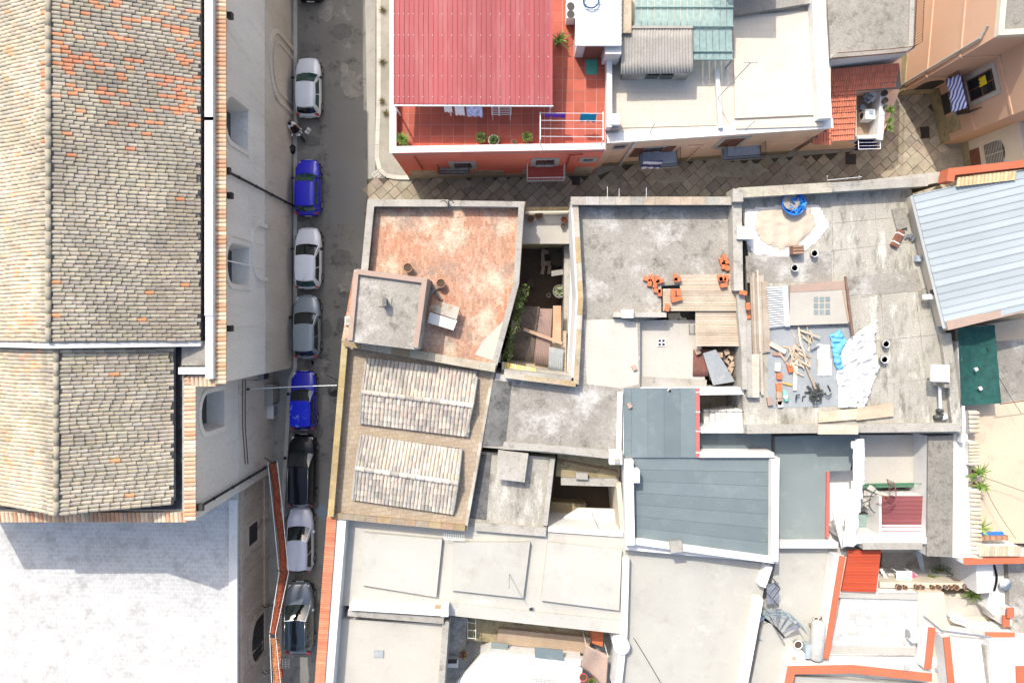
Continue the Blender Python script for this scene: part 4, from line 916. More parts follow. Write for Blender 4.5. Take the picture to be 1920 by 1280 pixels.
# ================================================================== red house with roof terrace
rd = house('red_house', 'red two storey house with a red metal canopy on its terrace', 930, 150, 7)
ZR = 6.5
r0, r1 = (-6.93, 9.59), (5.34, 9.80)
oy = 18.5
MB().prism([r0, r1, (5.2, 30), (-6.9, 30)], 0, ZR-.08).build('wall', M['red_wall'], rd)
MB().prism([(r0[0]-.03, 9.62), (r0[0]-.002, 9.62), (-6.902, 30), (-6.93, 30)], 0, ZR+.5).build('bounce_layer', M['cream'], rd)  # unseen cream layer, added to cut pink bounce light on the street
MB().prism([r0, r1, (5.2, 30), (-6.9, 30)], ZR-.08, ZR-.002).build('terrace_slab', M['plinth'], rd)
FR = Fac(r0, r1); LR = (FR.p1-FR.p0).length
MB().strip([(r0[0]+.14, 30), (r0[0]+.14, r0[1]+.17), (r1[0]-.02, r1[1]+.17)], ZR, 7.08, .28).build('parapet', M['red_wall'], rd)
MB().strip([(r0[0]+.12, 30), (r0[0]+.12, r0[1]+.15), (r1[0]-.02, r1[1]+.15)], 7.08, 7.14, .38).build('coping', M['white'], rd)
# terrace floor tiles, the visible strips
fl = MB().prism(XY([(736, 190), (1136, 190), (1136, 285), (736, 285)], ZR), ZR-.001, ZR+.004).build('terrace_floor', flat('pale_grout', (.5, .3, .24), .8), rd)
def ftiles(px, parent):
    xs = [P(u, v, ZR) for u, v in px]; x0 = min(p.x for p in xs); x1 = max(p.x for p in xs); y0 = min(p.y for p in xs); y1 = max(p.y for p in xs); s_ = .66
    for i in range(int((x1-x0)/s_)+1):
        for j in range(int((y1-y0)/s_)+1):
            a, b = x0+i*s_, y0+j*s_
            MB().prism([(a+.012, b+.012), (min(a+s_, x1)-.012, b+.012), (min(a+s_, x1)-.012, min(b+s_, y1)-.012), (a+.012, min(b+s_, y1)-.012)], ZR, ZR+.016, jit((.56, .135, .085), .08)).build('floor_tile', M['floor_red'], parent)
ftiles([(744, 196), (1032, 196), (1032, 277), (744, 277)], fl)
fl2 = MB().prism([(2.0, 10), (5.32, 10), (5.32, 26), (2.0, 26)], ZR-.0015, ZR+.002).build('terrace_floor', fl.data.materials[0], rd)
ftiles([(1033, -10), (1134, -10), (1134, 277), (1033, 277)], fl2)
# canopy of ribbed red sheets on posts
def cz(v): return 8.52+(195-v)*.003
cq = [P(738, 195, 8.52), P(1036, 197, 8.52), P(1036, -30, 9.1), P(738, -30, 9.1)]
cn = MB().hexa([c-Vector((0, 0, .05)) for c in cq], .05).build('canopy', flat('canopy_underside', (.5, .48, .46), .6), rd)
panels(cn, cq, 33, M['red_metal'], 'canopy_sheet', .04, .004, .035, ribw=.055)
mb = MB(); r_ = []
for k in range(33):
    for t in (.06, .235, .40, .575, .75, .93):
        if (k % 2 == 0) or k < 5: p = bil([Vector(c) for c in cq], (k+.1)/33, t)+Vector((0, 0, .035)); mb.box(p, (.032, .032, .02))
mb.build('screw_heads', M['white_metal'], cn)
MB().tube([P(737, 198, 8.45), P(1037, 199, 8.45)], .05, 6).build('canopy_gutter', M['white_metal'], cn)
for u in (740, 840, 935, 1033): MB().tube([P(u, 197, 8.45), (P(u, 197, 8.45).x, P(u, 197, 8.45).y, ZR)], .05, 8).build('canopy_post', M['white_metal'], rd)
# facade: openings, balconies, pipes, plinth
for u, v, wd, h in ((868, 309, 1.1, 1.35), (1022, 303, 1.15, 1.35)): a, z = FR.at(u, v); FR.window(rd, a, z-.75, wd, h, .3, M['frame_w'])
a, z = FR.at(1103, 299); FR.window(rd, a, z-.25, .6, .5, .25, M['frame_w'])
a, z = FR.at(857, 320); FR.balcony(rd, a-1.1, a+.9, 3.0, .45, .9, M['conc_a'])
a, z = FR.at(1020, 330); bl = FR.balcony(rd, a-1.25, a+1.15, 2.9, .95, .95, M['tilered'], M['white_metal'])
FR.box(MB(), 0, LR, 0, .9, -.02, .05).build('plinth', M['plinth'], rd)
for u0, v0, u1, v1 in ((778, 292, 793, 316), (1068, 291, 1060, 312)):
    a0, z0 = FR.at(u0, v0); a1, z1 = FR.at(u1, v1); MB().tube([FR.w(a0, z0, .1), FR.w(a0, z1, .1)], .05, 6).build('drainpipe', M['pipe_red'], rd)
a0, z0 = FR.at(1093, 286); a1, z1 = FR.at(1068, 292); MB().tube([FR.w(a0, z0, .1), FR.w(a1, z0-.2, .1), FR.w(a1, .6, .1)], .055, 6).build('drainpipe', M['pipe_red'], rd)
mb = MB()
for a0, a1 in ((.3, 2.0), (4.3, 6.4), (7.6, 9.0), (11, 12.2)): FR.box(mb, a0, a1, .9, random.uniform(1.8, 2.6), -.02, .025)
mb.build('bare_stone_patches', M['plinth'], rd)
# things on the red terrace
potted(757, 266, 6.52, 'large spiky plant in the corner of the red terrace', .26, .36, 'spiky', .42, YG, n=170)
potted(903, 262, 6.52, 'bushy light green plant on the red terrace, left of the white pot', .24, .32, 'bush', .34, YG+GR)
potted(926, 266, 6.52, 'low green plant in a wide white pot on the red terrace', .3, .36, 'bush', .3, GR, M['bucket'])
emptypot(964, 268, 6.52, 'small round pot between the plants of the red terrace', .15, .22)
potted(988, 261, 6.52, 'bushy yellow green plant nearest the clothes line posts', .22, .32, 'bush', .32, YG)
potted(1046, 82, 6.52, 'agave with pale striped leaves half under the red canopy', .22, .3, 'palm', .5, YG)
cl = thing('clothes_line', 'white clothes line frame across the red terrace', 'clothes line', P(1075, 235, 6.5))
for u in (1013, 1131): mb = MB(); [mb.tube([P(u, v, 8.0 if u == 1013 else 7.9), P(u, v2, 8.0 if u == 1013 else 7.9)], .03, 5) for v, v2 in ((210, 262),)]; mb.tube([P(u, 262, 8.0), (P(u, 262, 8).x, P(u, 262, 8).y, 7.1)], .03, 5); mb.build('frame_post', M['white_metal'], cl)
for v in (212, 226, 241, 256): MB().tube([P(1013, v, 7.98), P(1132, v+1, 7.9)], .014, 4).build('line', M['white_metal'], cl)
hang('purple_laundry', 'purple garments on the terrace clothes line', 'laundry', [P(1022, 213, 7.95), P(1061, 214, 7.95)], .5, M['cl_purple'], lean=(0, -.05))
hang('teal_towel', 'teal towel on the terrace clothes line', 'laundry', [P(1089, 213, 7.95), P(1119, 214, 7.95)], .75, M['cl_teal'], lean=(0, -.22))
hang('white_laundry', 'white cloth hanging under the canopy edge', 'laundry', [P(832, 199, 8.3), P(847, 199, 8.3)], .45, M['cl_white'], lean=(0, -.2))
hang('white_laundry', 'white shirt beside the patterned cloth under the canopy', 'laundry', [P(852, 199, 8.3), P(870, 199, 8.3)], .7, M['cl_white'], lean=(0, -.3))
hang('patterned_laundry', 'lilac patterned cloth hanging under the canopy', 'laundry', [P(874, 199, 8.3), P(904, 199, 8.3)], .8, cloth('lilac_patterned_cloth', (.46, .48, .66), .35), lean=(0, -.35))
dr = thing('drying_rack', 'white folding drying rack at the canopy edge', 'rack', P(940, 206, 6.5)); mb = MB()
c = P(940, 205, 7.5)
for s_ in (-.55, .55): mb.tube([c+Vector((s_, -.3, 0)), c+Vector((s_, .3, 0))], .022, 5)
for k in range(7): mb.tube([c+Vector((-.55, -.3+k*.1, 0)), c+Vector((.55, -.3+k*.1, 0))], .014, 4)
mb.build('rack_top', M['white_metal'], dr)
for s_ in (-1, 1): MB().tube([c+Vector((s_*.5, -.35, -.98)), c+Vector((s_*.5, .3, 0))], .018, 5).tube([c+Vector((s_*.5, .35, -.98)), c+Vector((s_*.5, -.3, 0))], .018, 5).build('leg', M['white_metal'], dr)
mt = tag(MB().prism(XY([(1099, 112), (1120, 112), (1120, 140), (1099, 140)], 6.53), 6.517, 6.54).build('doormat', flat('green_mat', (.06, .25, .19), .9, var=.2, sc=30)), 'green doormat on the red terrace below the white shed', 'mat')
# white shed with ribbed roof beside the terrace
sh = house('roof_shed', 'white shed with ribbed white sheet roof beside the red terrace', 1125, 40, 8, 'shed')
qq = [P(1079, 86, 8.6), P(1079, -30, 8.75), P(1165, -30, 8.75), P(1165, 86, 8.6)]
body(sh, [(1083, 82), (1162, 82), (1162, -30), (1083, -30)], 8.5, M['white'], ZR)
rs = MB().hexa([c-Vector((0, 0, .05)) for c in qq], .06).build('roof', M['white'], sh)
panels(rs, qq, 12, M['white_metal'], 'roof_sheet', .04, .006, .03, ribw=.04)
MB().box(P(1112, 98, 7.4), (1.0, .12, 1.7)).build('door', M['brown_shutter'], sh)
MB().box(P(1146, 97, 7.5), (.9, .9, 1.6)).build('porch_wall', M['white'], sh)
ac = thing('air_conditioner', 'air conditioner with black fan between canopy and white shed', 'air conditioner', P(1070, 20, 6.5)); MB().box(P(1070, 18, 7.3)-Vector((0, 0, .2)), (.5, 1.2, .9)).build('casing', M['white_metal'], ac)
MB().lathe([(.0, 0), (.2, .0), (.22, .03)], P(1070, 12, 7.57), 14).build('fan', M['blackmetal'], ac); MB().lathe([(.0, 0), (.2, .0), (.22, .03)], P(1070, 27, 7.57), 14).build('fan', M['blackmetal'], ac)
hs = thing('hose_coil', 'coiled dark blue hose on the white shed roof', 'hose', P(1108, 2, 8.7)); MB().tube([P(1108, 2, 8.8)+Vector((math.cos(k*.4)*.42, math.sin(k*.4)*.42, k*.003)) for k in range(34)], .04, 6).build('hose', flat('blue_hose', (.01, .05, .16), .5), hs)

# ================================================================== beige house
be = house('beige_house', 'apricot house with pale roof terraces and two balconies on the alley', 1350, 120, 7)
b0, b1 = (6.12, 10.44), (18.6, 11.28); ZB = 6.35
MB().prism([(5.35, 10.1), b0, b1, (18.6, 30), (5.25, 30)], 0, ZB-.1).build('wall', M['beige_wall'], be)
MB().prism([(5.5, 10.5), b0, b1, (18.6, 30), (5.5, 30)], ZB-.1, ZB).build('roof', M['beige_roof'], be)
FB = Fac(b0, b1); LB = (FB.p1-FB.p0).length
FB.box(MB(), -.6, LB+.1, ZB-.05, ZB+.12, -.45, .12).build('cornice', M['white'], be)
MB().strip([(5.55, 30), (5.55, 11.0)], ZR, 7.3, .30).build('parapet', M['white'], be)
para(be, [(1535, 0), (1548, 222)], 7.1, ZB, .75, M['white'])
para(be, [(1545, 233), (1380, 238)], 6.55, ZB, .25, M['cream'])
deck(be, [(1375, 30), (1527, 20), (1535, 215), (1378, 222)], ZB+.12, M['beige_roof'], .11, 'raised_roof')
para(be, [(1345, 130), (1352, 240)], 6.7, ZB, .25, M['white'])
deck(be, [(1370, -20), (1530, -20), (1528, 5), (1372, 30)], ZB+.5, M['conc_a'], .4, 'raised_roof')  # grey tone of this deck also stands in for shadow on the roof
deck(be, [(1160, 175), (1345, 175), (1345, 235), (1165, 240)], ZB+.05, M['beige_roof'], .06, 'roof_patch')
MB().prism([(11.2, 19.3), (13.8, 19.3), (13.8, 24), (11.2, 24)], 0, 10.2).build('unseen_block', M['beige_wall'], be)  # unseen taller block to the north, shaped to cast shadow on this roof
# fibre cement hut
hu = house('roof_hut', 'grey hut with corrugated fibre cement roof on the beige house', 1230, 100, 8, 'hut')
body(hu, [(1172, 40), (1296, 45), (1296, 136), (1170, 136)], 7.6, M['conc_a'], ZB)
corrugated([P(1166, 52, 8.0), P(1298, 52, 8.0), P(1300, 137, 7.75), P(1164, 140, 7.75)], 24, .03).build('roof', M['fibre'], hu, True).modifiers.new('s', 'SOLIDIFY').thickness = .02
MB().strip([P(1166, 52, 8.0).xy, P(1298, 52, 8.0).xy], 7.9, 8.08, .15).build('ridge_cap', M['fibre'], hu)
for u in (1225, 1252): MB().box(P(u, 140, 7.4)-Vector((0, .0, .3)), (.7, .1, .6)).build('window', M['glass'], hu)
# green glazed pergola
pg = house('glass_pergola', 'green glass roofed pergola behind the corrugated hut', 1290, 40, 8, 'pergola')
gq = [P(1190, 50, 7.9), P(1190, -30, 8.1), P(1375, -30, 8.1), P(1375, 50, 7.9)]
panels(pg, [gq[0], gq[3], gq[2], gq[1]], 15, M['glass_g'], 'glass_pane', .02, .03)
panels(pg, [P(1300, 112, 7.6), P(1374, 112, 7.6), P(1372, 50, 7.85), P(1299, 50, 7.85)], 6, M['glass_g'], 'glass_pane', .02, .03)
for v, z in ((14, 8.05), (50, 7.95), (97, 7.72), (112, 7.65)): MB().tube([P(1192 if v < 55 else 1300, v, z), P(1375, v, z)], .045, 6).build('rail', flat('green_frame', (.16, .24, .22), .5), pg)
for u, v in ((1374, 112), (1375, 50), (1300, 112)): MB().tube([P(u, v, 7.6), (*P(u, v, 7.6).xy, ZB)], .05, 6).build('post', M['grey_metal'], pg)
MB().box((*P(1160, 20, 7.2).xy, 7.3), (1.1, 3.4, 1.8)).build('side_wall', M['plinth'], pg)
tk = thing('white_tank', 'small white box tank at the corner of the beige roof', 'tank', P(1152, 226, 6.6)); MB().box(P(1153, 224, 7.3)-Vector((0, 0, .3)), (.6, .65, .75)).build('body', M['bucket'], tk, bevel=.04); MB().box(P(1153, 236, 6.9)-Vector((0, 0, .1)), (.5, .4, .5)).build('stand', M['conc_a'], tk)
# aerials
def aerial(u, v, z, h, label, lean=(0, 0), arms=True):
    b = P(u, v, z); t = thing('aerial_mast', label, 'aerial', b, 'roof aerials'); top = Vector((lean[0], lean[1], h))
    MB().tube([(0, 0, 0), top], .025, 5).build('mast', M['grey_metal'], t, world=False)
    if arms:
        mb = MB()
        for k in range(7): mb.tube([top+Vector((-.3+k*.1, -.28+.02*k, 0)), top+Vector((-.3+k*.1, .28-.02*k, 0))], .01, 4)
        mb.tube([top+Vector((-.35, 0, 0)), top+Vector((.4, 0, 0))], .014, 4); mb.build('elements', M['grey_metal'], t, world=False)
    return t
aerial(1346, 184, 6.7, 5.4, 'tall rooftop aerial leaning over the pale beige roof')
aerial(1218, 250, 6.4, .9, 'bent pipe vent on the front edge of the beige roof', (.12, .3), False)
aerial(1398, 243, 6.5, .8, 'short bent pipe near the raised beige roof corner', (.25, .25), False)
# facade
for u, v, wd, h in ((1162, 274, .7, .55),): a, z = FB.at(u, v); FB.window(be, a, z-.25, wd, h, .1)
a, z = FB.at(1222, 284); FB.window(be, a, z-.9, 1.2, 2.0, .12, name='window')
for s_ in (-1, 1): FB.box(MB(), a+s_*.95-.33, a+s_*.95+.33, z-.95, z+1.1, .03, .07).build('shutter', M['brown_shutter'], be)
bl = FB.balcony(be, FB.at(1183, 305)[0], FB.at(1252, 300)[0], 3.0, 1.05, .95, M['slate_floor'])
a, z = FB.at(1370, 267); FB.window(be, a, z-.95, 1.25, 2.0, .25, shutters=M['brown_shutter'])
FB.balcony(be, FB.at(1330, 296)[0], FB.at(1398, 292)[0], 2.9, .85, .95, M['slate_floor'])
FB.box(MB(), -.6, LB, 0, .8, -.02, .04).build('plinth', M['mossy'], be)
a = FB.at(1187, 270)[0]; MB().tube([FB.w(a, ZB-.2, .1), FB.w(a, .2, .1)], .07, 7).build('drainpipe', M['pipe_w'], be)
a = FB.at(1300, 287)[0]; MB().tube([FB.w(a-.9, 4.2, .08), FB.w(a, 4.1, .1), FB.w(a, .3, .1)], .05, 7).build('drainpipe', M['beige_wall'], be)
FB.box(MB(), -.6, LB, 3.0, 3.06, -.02, .03).build('string_course', M['beige_wall'], be)
hang('striped_laundry', 'blue and white striped sheets drying over the alley balcony', 'laundry', [P(1206, 303, 4.0), P(1243, 301, 4.0)], .9, M['cl_stripe2'], lean=(0, -.25))
# ================================================================== house with red tiled lean-to and wash terrace
tl = house('tiled_house', 'small house with red tile roof and tiny wash terrace', 1600, 220, 4)
ZT = 3.0
MB().pp([(1530, 262), (1655, 255), (1690, 160), (1690, 110), (1560, 120), (1556, 200)], ZT, 0).build('wall', M['beige_wall'], tl)
def red_col(b, i, j): return jit((.60, .205, .125), .08)
def tq(a, b, c, d, nc, nr, name):   # a-b ridge, d-c eave
    o = MB().hexa([a, b, c, d], .14).build('roof_slope', M['tile_bed'], tl); A = (b-a); D = (d-a); D = D-A.normalized()*D.dot(A.normalized())
    tilefield(o, a, A, D, nc, nr, A.length/nc, D.length/nr, red_col, 0, wav=0, lift=.05, stag=0, jx=0)
tq(P(1556, 130, 5.4), P(1686, 119, 5.4), P(1690, 166, 4.8), P(1560, 172, 4.8), 30, 4, 'n')
tq(P(1558, 168, 4.8), P(1606, 165, 4.8), P(1604, 262, 4.1), P(1557, 264, 4.1), 11, 9, 'w')
o = MB().hexa([P(1515, 268, 4.1), P(1557, 264, 4.12), P(1557, 200, 4.55), P(1545, 235, 4.3)], .12).build('roof_slope', M['tile_bed'], tl)
tilefield(o, P(1518, 236, 4.36), (1, -.02, 0), P(1518, 268, 4.1)-P(1518, 236, 4.36), 8, 3, .165, .36, red_col, 0, lift=.04, stag=0, clip=lambda b: b.x > P(1516, 268, 4.1).x+(b.y-P(1516, 268, 4.1).y)*.9)
MB().pp([(1530, 262), (1606, 256), (1606, 165), (1560, 168), (1545, 230)], 4.0, ZT).build('upper_wall', M['beige_wall'], tl)
MB().pp([(1560, 168), (1690, 160), (1686, 118), (1556, 128)], 4.7, ZT-.01).build('upper_wall', M['beige_wall'], tl)
MB().strip(XY([(1657, 166), (1650, 262)], 4.1), ZT, 4.1, .36).build('parapet', M['white'], tl)
MB().strip(XY([(1608, 257), (1648, 256)], 4.05), ZT, 4.05, .2).build('parapet', M['white'], tl)
MB().pp([(1604, 165), (1655, 162), (1655, 258), (1604, 260)], ZT+.01, ZT-.1).build('terrace_floor', M['pale_brick'], tl)
wm = thing('washing_machine', 'white washing machine on the tiny wash terrace', 'washing machine', P(1632, 215, 3)); MB().box(P(1632, 214, 3.86)-Vector((0, 0, .42)), (.62, .62, .86)).build('casing', M['white_metal'], wm, bevel=.02)
c = P(1632, 214, 3.86)-Vector((.32, 0, .42)); MB().tube([c, c-Vector((.02, 0, 0))], .18, 14).build('door', M['blackmetal'], wm)
MB().box(P(1634, 211, 3.9), (.24, .2, .06)).build('detergent_box', M['slate_floor'], wm)
lb = thing('laundry_basket', 'white laundry basket full of grey clothes on the wash terrace', 'basket', P(1628, 184, 3.2)); MB().lathe([(.28, 0), (.38, .5), (.41, .5), (.36, .42)], P(1628, 184, 3.2), 4).build('basket', M['bucket'], lb); leaf = MB()
leaf_ball(leaf, P(1628, 184, 3.65), .28, 60, .25, [(.35, .36, .42), (.5, .5, .55)], .4); leaf.build('clothes', M['leaf'], lb)
bk = thing('blue_bucket', 'pale blue bucket between basket and washing machine', 'bucket', P(1613, 205, 3)); MB().lathe([(.13, 0), (.19, .36), (.20, .36), (.16, .3)], (0, 0, 0), 12).build('bucket', M['slate_floor'], bk, True, False); MB().tube([(-.19, 0, .36), (0, .05, .5), (.19, 0, .36)], .01, 4).build('handle', M['grey_metal'], bk, world=False)
for k, (u, v, lbl) in enumerate(((1655, 177, 'first dark pot on the wash terrace wall, farthest from the alley'), (1656, 191, 'second dark pot on the wash terrace wall'), (1657, 202, 'small dark pot on the wash terrace wall'))): emptypot(u, v, 4.1, lbl, .17 if k < 2 else .1, .28, M['tub'], 'pots on the wash terrace wall')
potted(1664, 209, 4.1, 'tallest green plant on the wash terrace wall', .15, .25, 'spiky', .34, GR+YG, n=80)
potted(1664, 229, 4.1, 'middle of the three green plants on the wash terrace wall', .13, .22, 'spiky', .26, YG, n=60)
potted(1664, 243, 4.1, 'green plant nearest the alley on the wash terrace wall', .13, .22, 'spiky', .28, GR+YG, n=60)
dk = thing('drying_rack', 'white drying rack with dark clothes hung outside the wash terrace', 'rack', P(1630, 272, 3.3)); mb = MB(); rq = [P(1609, 255, 3.9), P(1650, 255, 3.9), P(1651, 279, 3.9), P(1610, 280, 3.9)]
for k in range(4): mb.tube([rq[k], rq[(k+1) % 4]], .022, 5)
for t in (.25, .5, .75): mb.tube([bil(rq, 0, t), bil(rq, 1, t)], .012, 4)
mb.build('frame', M['white_metal'], dk)
for t in (.25, .5, .75): hang('dark_laundry', ['dark garment on the outer line of the hung drying rack', 'dark garment on the middle line of the hung drying rack', 'dark garment on the inner line of the hung drying rack'][int(t*4)-1], 'laundry', [bil(rq, .05, t), bil(rq, .92, t)], .7, M['cl_navy'], lean=(0, -.1))
# ================================================================== grey terrace house
jh = house('terrace_house', 'house with speckled grey roof terrace and thin railings', 1630, 50, 7)
ZJ = 6.7; jp = [(1549, -40), (1718, -40), (1716, 90), (1697, 95), (1557, 112)]
body(jh, jp, ZJ-.1, M['white']); deck(jh, jp, ZJ, M['granular'], .1, 'terrace')
para(jh, [(1557, 106), (1697, 94), (1708, 88), (1712, -40)], ZJ+.12, ZJ, .26, M['coping'], 'kerb')
rl = [P(1557, 104, 7.6), P(1600, 100, 7.6), P(1650, 96, 7.6), P(1697, 92, 7.6), P(1722, 84, 7.6), P(1726, 0, 7.6), P(1727, -40, 7.6)]
rl = [Vector((p.x, p.y, 7.6)) for p in [P(1557, 111, ZJ), P(1600, 108, ZJ), P(1650, 104, ZJ), P(1697, 99, ZJ), P(1712, 90, ZJ), P(1716, 0, ZJ), P(1717, -40, ZJ)]]
mb = MB()
for h in (0, -.75): mb.tube([p+Vector((0, 0, h)) for p in rl], .022, 5)
for a, b in zip(rl, rl[1:]):
    n = int((b-a).length/.16)
    for k in range(n+1): p = lerp(a, b, k/max(1, n)); mb.tube([p, p-Vector((0, 0, .9))], .012, 4)
mb.build('railing', M['rust'], jh)
# ================================================================== tall peach building
kb = house('peach_building', 'tall peach coloured building with balcony and striped bedding', 1860, 130, 0, 'building')
C0, C1, C2 = Vector((26.03, 15.23)), Vector((28.3, 15.35)), Vector((29.05, 11.9)); CN = Vector((26.9, 25.2))
ZK = 9.3
MB().prism([tuple(C0), tuple(C1), tuple(C2), (40, 11.9), (40, 30), (27.3, 30), tuple(CN)], 0, ZK).build('wall', M['pink_wall'], kb)
MB().prism([tuple(C0+Vector((.3, .3))), tuple(C1+Vector((.3, .2))), (29.3, 12.2), (40, 12.2), (40, 30), (27.6, 30)], ZK, ZK+.02).build('roof', M['granular'], kb)
MB().strip([(27.4, 30), tuple(C0+Vector((.15, .15))), tuple(C1+Vector((.1, .15))), tuple(C2+Vector((.12, .1)))], ZK, ZK+.35, .3).build('parapet', M['cream'], kb)
FK0 = Fac(CN, C0); FK1 = Fac(C0, C1); FK2 = Fac(C1, C2)
for F, L_ in ((FK0, 10), (FK1, (C1-C0).length), (FK2, (C2-C1).length)):
    for z in (3.3, 6.5): F.box(MB(), 0, L_, z, z+.14, -.02, .06).build('string_course', M['pink_wall'], kb)
    F.box(MB(), 0, L_, 0, 1.0, -.02, .07).build('plinth', M['mossy'], kb)
a = 10-.35; MB().tube([FK0.w(a-.5, 8.8, .1), FK0.w(a, 8.4, .12), FK0.w(a, .3, .12)], .08, 8).build('drainpipe', M['coping'], kb)
a, z = FK2.at(1851, 155); FK2.window(kb, a, 3.55, 1.35, 2.3, .28, M['frame_w'])
a_, z_ = FK2.at(1790, 195); FK2.box(MB(), a-.6, a+.7, .1, 2.4, -.02, .03).build('door', M['blackmetal'], kb)
FK2.box(MB(), a+.9, a+2.0, .1, 2.2, -.02, .04).build('mossy_patch', M['mossy'], kb)
bl = FK2.balcony(kb, a-1.5, a+1.3, 3.35, .95, 1.0, M['rust'], M['blackmetal'])
arch_prism(FK1, 1.2, .1, 1.3, 2.5, -.02, .03).build('arched_door', M['blackmetal'], kb)
hang('striped_bedding', 'blue striped bedding hung over the peach building balcony', 'laundry', [FK2.w(a-1.0, 4.42, .92), FK2.w(a+1.1, 4.42, .92)], .95, M['cl_stripe'], lean=(-.3, 0))
hang('yellow_cloth', 'yellow cloth hanging in the balcony doorway', 'laundry', [FK2.w(a-.45, 5.3, .1), FK2.w(a+.1, 5.3, .1)], .6, M['cl_yellow'])
# cream building at the right edge with barred arch window
cb = house('cream_building', 'cream walled building with an arched barred window on the square', 1900, 270, 0, 'building')
MB().prism([(30.4, 12.0), (31.2, 6.5), (44, 6.5), (44, 11.88), (33, 11.88)], 0, 5.2).build('wall', M['cream'], cb)
FC = Fac((30.4, 12.0), (31.2, 6.5)); a, z = FC.at(1890, 280)
arch_prism(FC, a, 2.1, 1.5, 1.7, -.02, .03).build('arched_window', M['glass'], cb)
mb = MB()
for k in range(11): FC.box(mb, a-.72, a+.72, 2.2+k*.14, 2.24+k*.14, .03, .06)
FC.box(mb, a-.04, a+.04, 2.1, 3.75, .06, .09); mb.build('window_bars', M['frame_w'], cb)
FC.box(MB(), a-.75, a+.75, .05, 1.6, -.02, .04).build('door', M['brown_shutter'], cb); FC.box(MB(), 0, 5.5, 0, .7, -.02, .05).build('plinth', M['mossy'], cb)
MB().prism([(30.6, 11.8), (31.4, 6.6), (44, 6.6), (44, 11.8)], 5.2, 5.3).build('roof', M['beige_roof'], cb)
# ================================================================== house with pale blue metal roof
fb = house('blue_roof_house', 'house with big pale blue metal roof at the right photo edge', 1840, 470, 7)
ZF = 6.9
body(fb, [(1716, 366), (1970, 306), (1970, 572), (1777, 612)], ZF-.35, M['cream'])
fq = [P(1712, 366, ZF), P(1774, 616, ZF+.05), P(1980, 568, ZF+.25), P(1980, 304, ZF+.2)]
rs = MB().hexa([c-Vector((0, 0, .06)) for c in fq], .25).build('roof', M['white_metal'], fb)
panels(rs, fq, 19, M['blue_metal'], 'roof_sheet', .05, .006, .035, ribw=.05)
MB().strip(XY([(1776, 611), (1980, 562)], ZF+.15), ZF-.3, ZF+.15, .5).build('fascia', M['pink_coping'], fb)
MB().strip(XY([(1782, 340), (1785, 322), (1980, 300)], ZF+.4), ZF-.4, ZF+.4, .42).build('parapet', M['orange_cop'], fb)
bed = MB().hexa([P(1795, 336, ZF+.3), P(1905, 322, ZF+.3), P(1905, 334, ZF+.14), P(1797, 348, ZF+.14)], .1).build('coping_bed', M['cream'], fb)
for k in range(15): b = lerp(P(1799, 333, ZF+.3), P(1902, 321, ZF+.3), k/14); MB().add([b+Vector((x, -y, z-.25*y)) for x, y, z in tile_verts(.23, .5)[0]], tile_verts(.23, .5)[1], jit((.60, .45, .26))).build('coping_tile', M['tile'], bed)
MB().pp([(1560, 345), (1800, 318), (1800, 335), (1705, 352)], 6.2, 0).build('alley_wall', M['coping'], fb)
# ================================================================== terrace with old orange tiles (corner house)
ah = house('corner_house', 'corner house with worn orange tiled roof terrace', 830, 520, 5)
ZA = 5.3; ap = [(689, 376), (985, 378), (974, 530), (931, 690), (640, 640), (664, 505), (677, 505)]
body(ah, ap, ZA-.1, M['conc_a']); deck(ah, ap, ZA, M['terrazzo'], .1, 'terrace')
def para2(root, px, z, zb, wd, name='parapet', cop=None, wallm=None):
    MB().strip(XY(px, z), zb, z-.08, wd-.06).build(name, wallm or M['conc_dark'], root); return MB().strip(XY(px, z), z-.08, z, wd).build('coping', cop or M['coping'], root, bevel=.015)  # default wall colour holds black mould and the inner face's shade
para2(ah, [(683, 510), (695.5, 380.5), (840, 381)], 5.95, ZA, .42); para2(ah, [(862, 381.5), (978, 383), (968, 531), (927, 684)], 5.95, ZA, .34, wallm=M['coping'])
para(ah, [(839, 381), (863, 381.5)], 5.6, ZA, .36, M['coping'], 'parapet_gap')
deck(ah, [(905, 640), (945, 600), (938, 680), (890, 665)], ZA+.03, M['conc_pale'], .03, 'cement_patch')
for u in (838, 851): MB().tube([P(u, 381, 5.95), P(u-4, 376, 6.3), P(u-12, 378, 6.35)], .025, 5).build('iron_stub', M['blackmetal'], ah)
# stair hut
sh2 = house('stair_hut', 'grey stair hut with pink coping at the street corner of the orange terrace', 725, 580, 7.5, 'hut')
hp = [(664, 505), (802, 523), (784, 656), (652, 640)]; ZH = 7.45
body(sh2, hp, ZH-.1, M['conc_a'], 0); deck(sh2, hp, ZH, M['conc_a'], .1)
para(sh2, [(668, 509), (796, 526), (779, 652)], ZH+.2, ZH, .3, M['pink_coping']); para(sh2, [(668, 509), (656, 638)], ZH+.195, ZH, .28, M['pink_coping'])
chm = thing('chimney', 'small dark chimney stub on the stair hut roof', 'chimney', P(722, 566, ZH)); MB().box((0, 0, .03), (.75, .5, .06)).build('base', M['coping'], chm, world=False)
MB().box((0, 0, .35), (.28, .36, .6)).build('stack', M['conc_dark'], chm, world=False); MB().add([(-.2, -.25, .65), (.2, -.25, .65), (.2, .25, .65), (-.2, .25, .65), (0, -.25, .82), (0, .25, .82)], [(0, 1, 4), (2, 3, 5), (1, 2, 5, 4), (3, 0, 4, 5), (3, 2, 1, 0)]).build('cap', M['conc_a'], chm, world=False)
wl = thing('wall_box', 'small white frame box fixed on the hut wall over the street', 'box', P(655, 601, 5)); MB().box(P(655, 601, 5.5)-Vector((0, 0, .1)), (.55, .5, .2)).build('box', M['white'], wl); MB().box(P(654.5, 601, 5.5)+Vector((0, 0, .01)), (.38, .36, .03)).build('cover', M['conc_a'], wl)
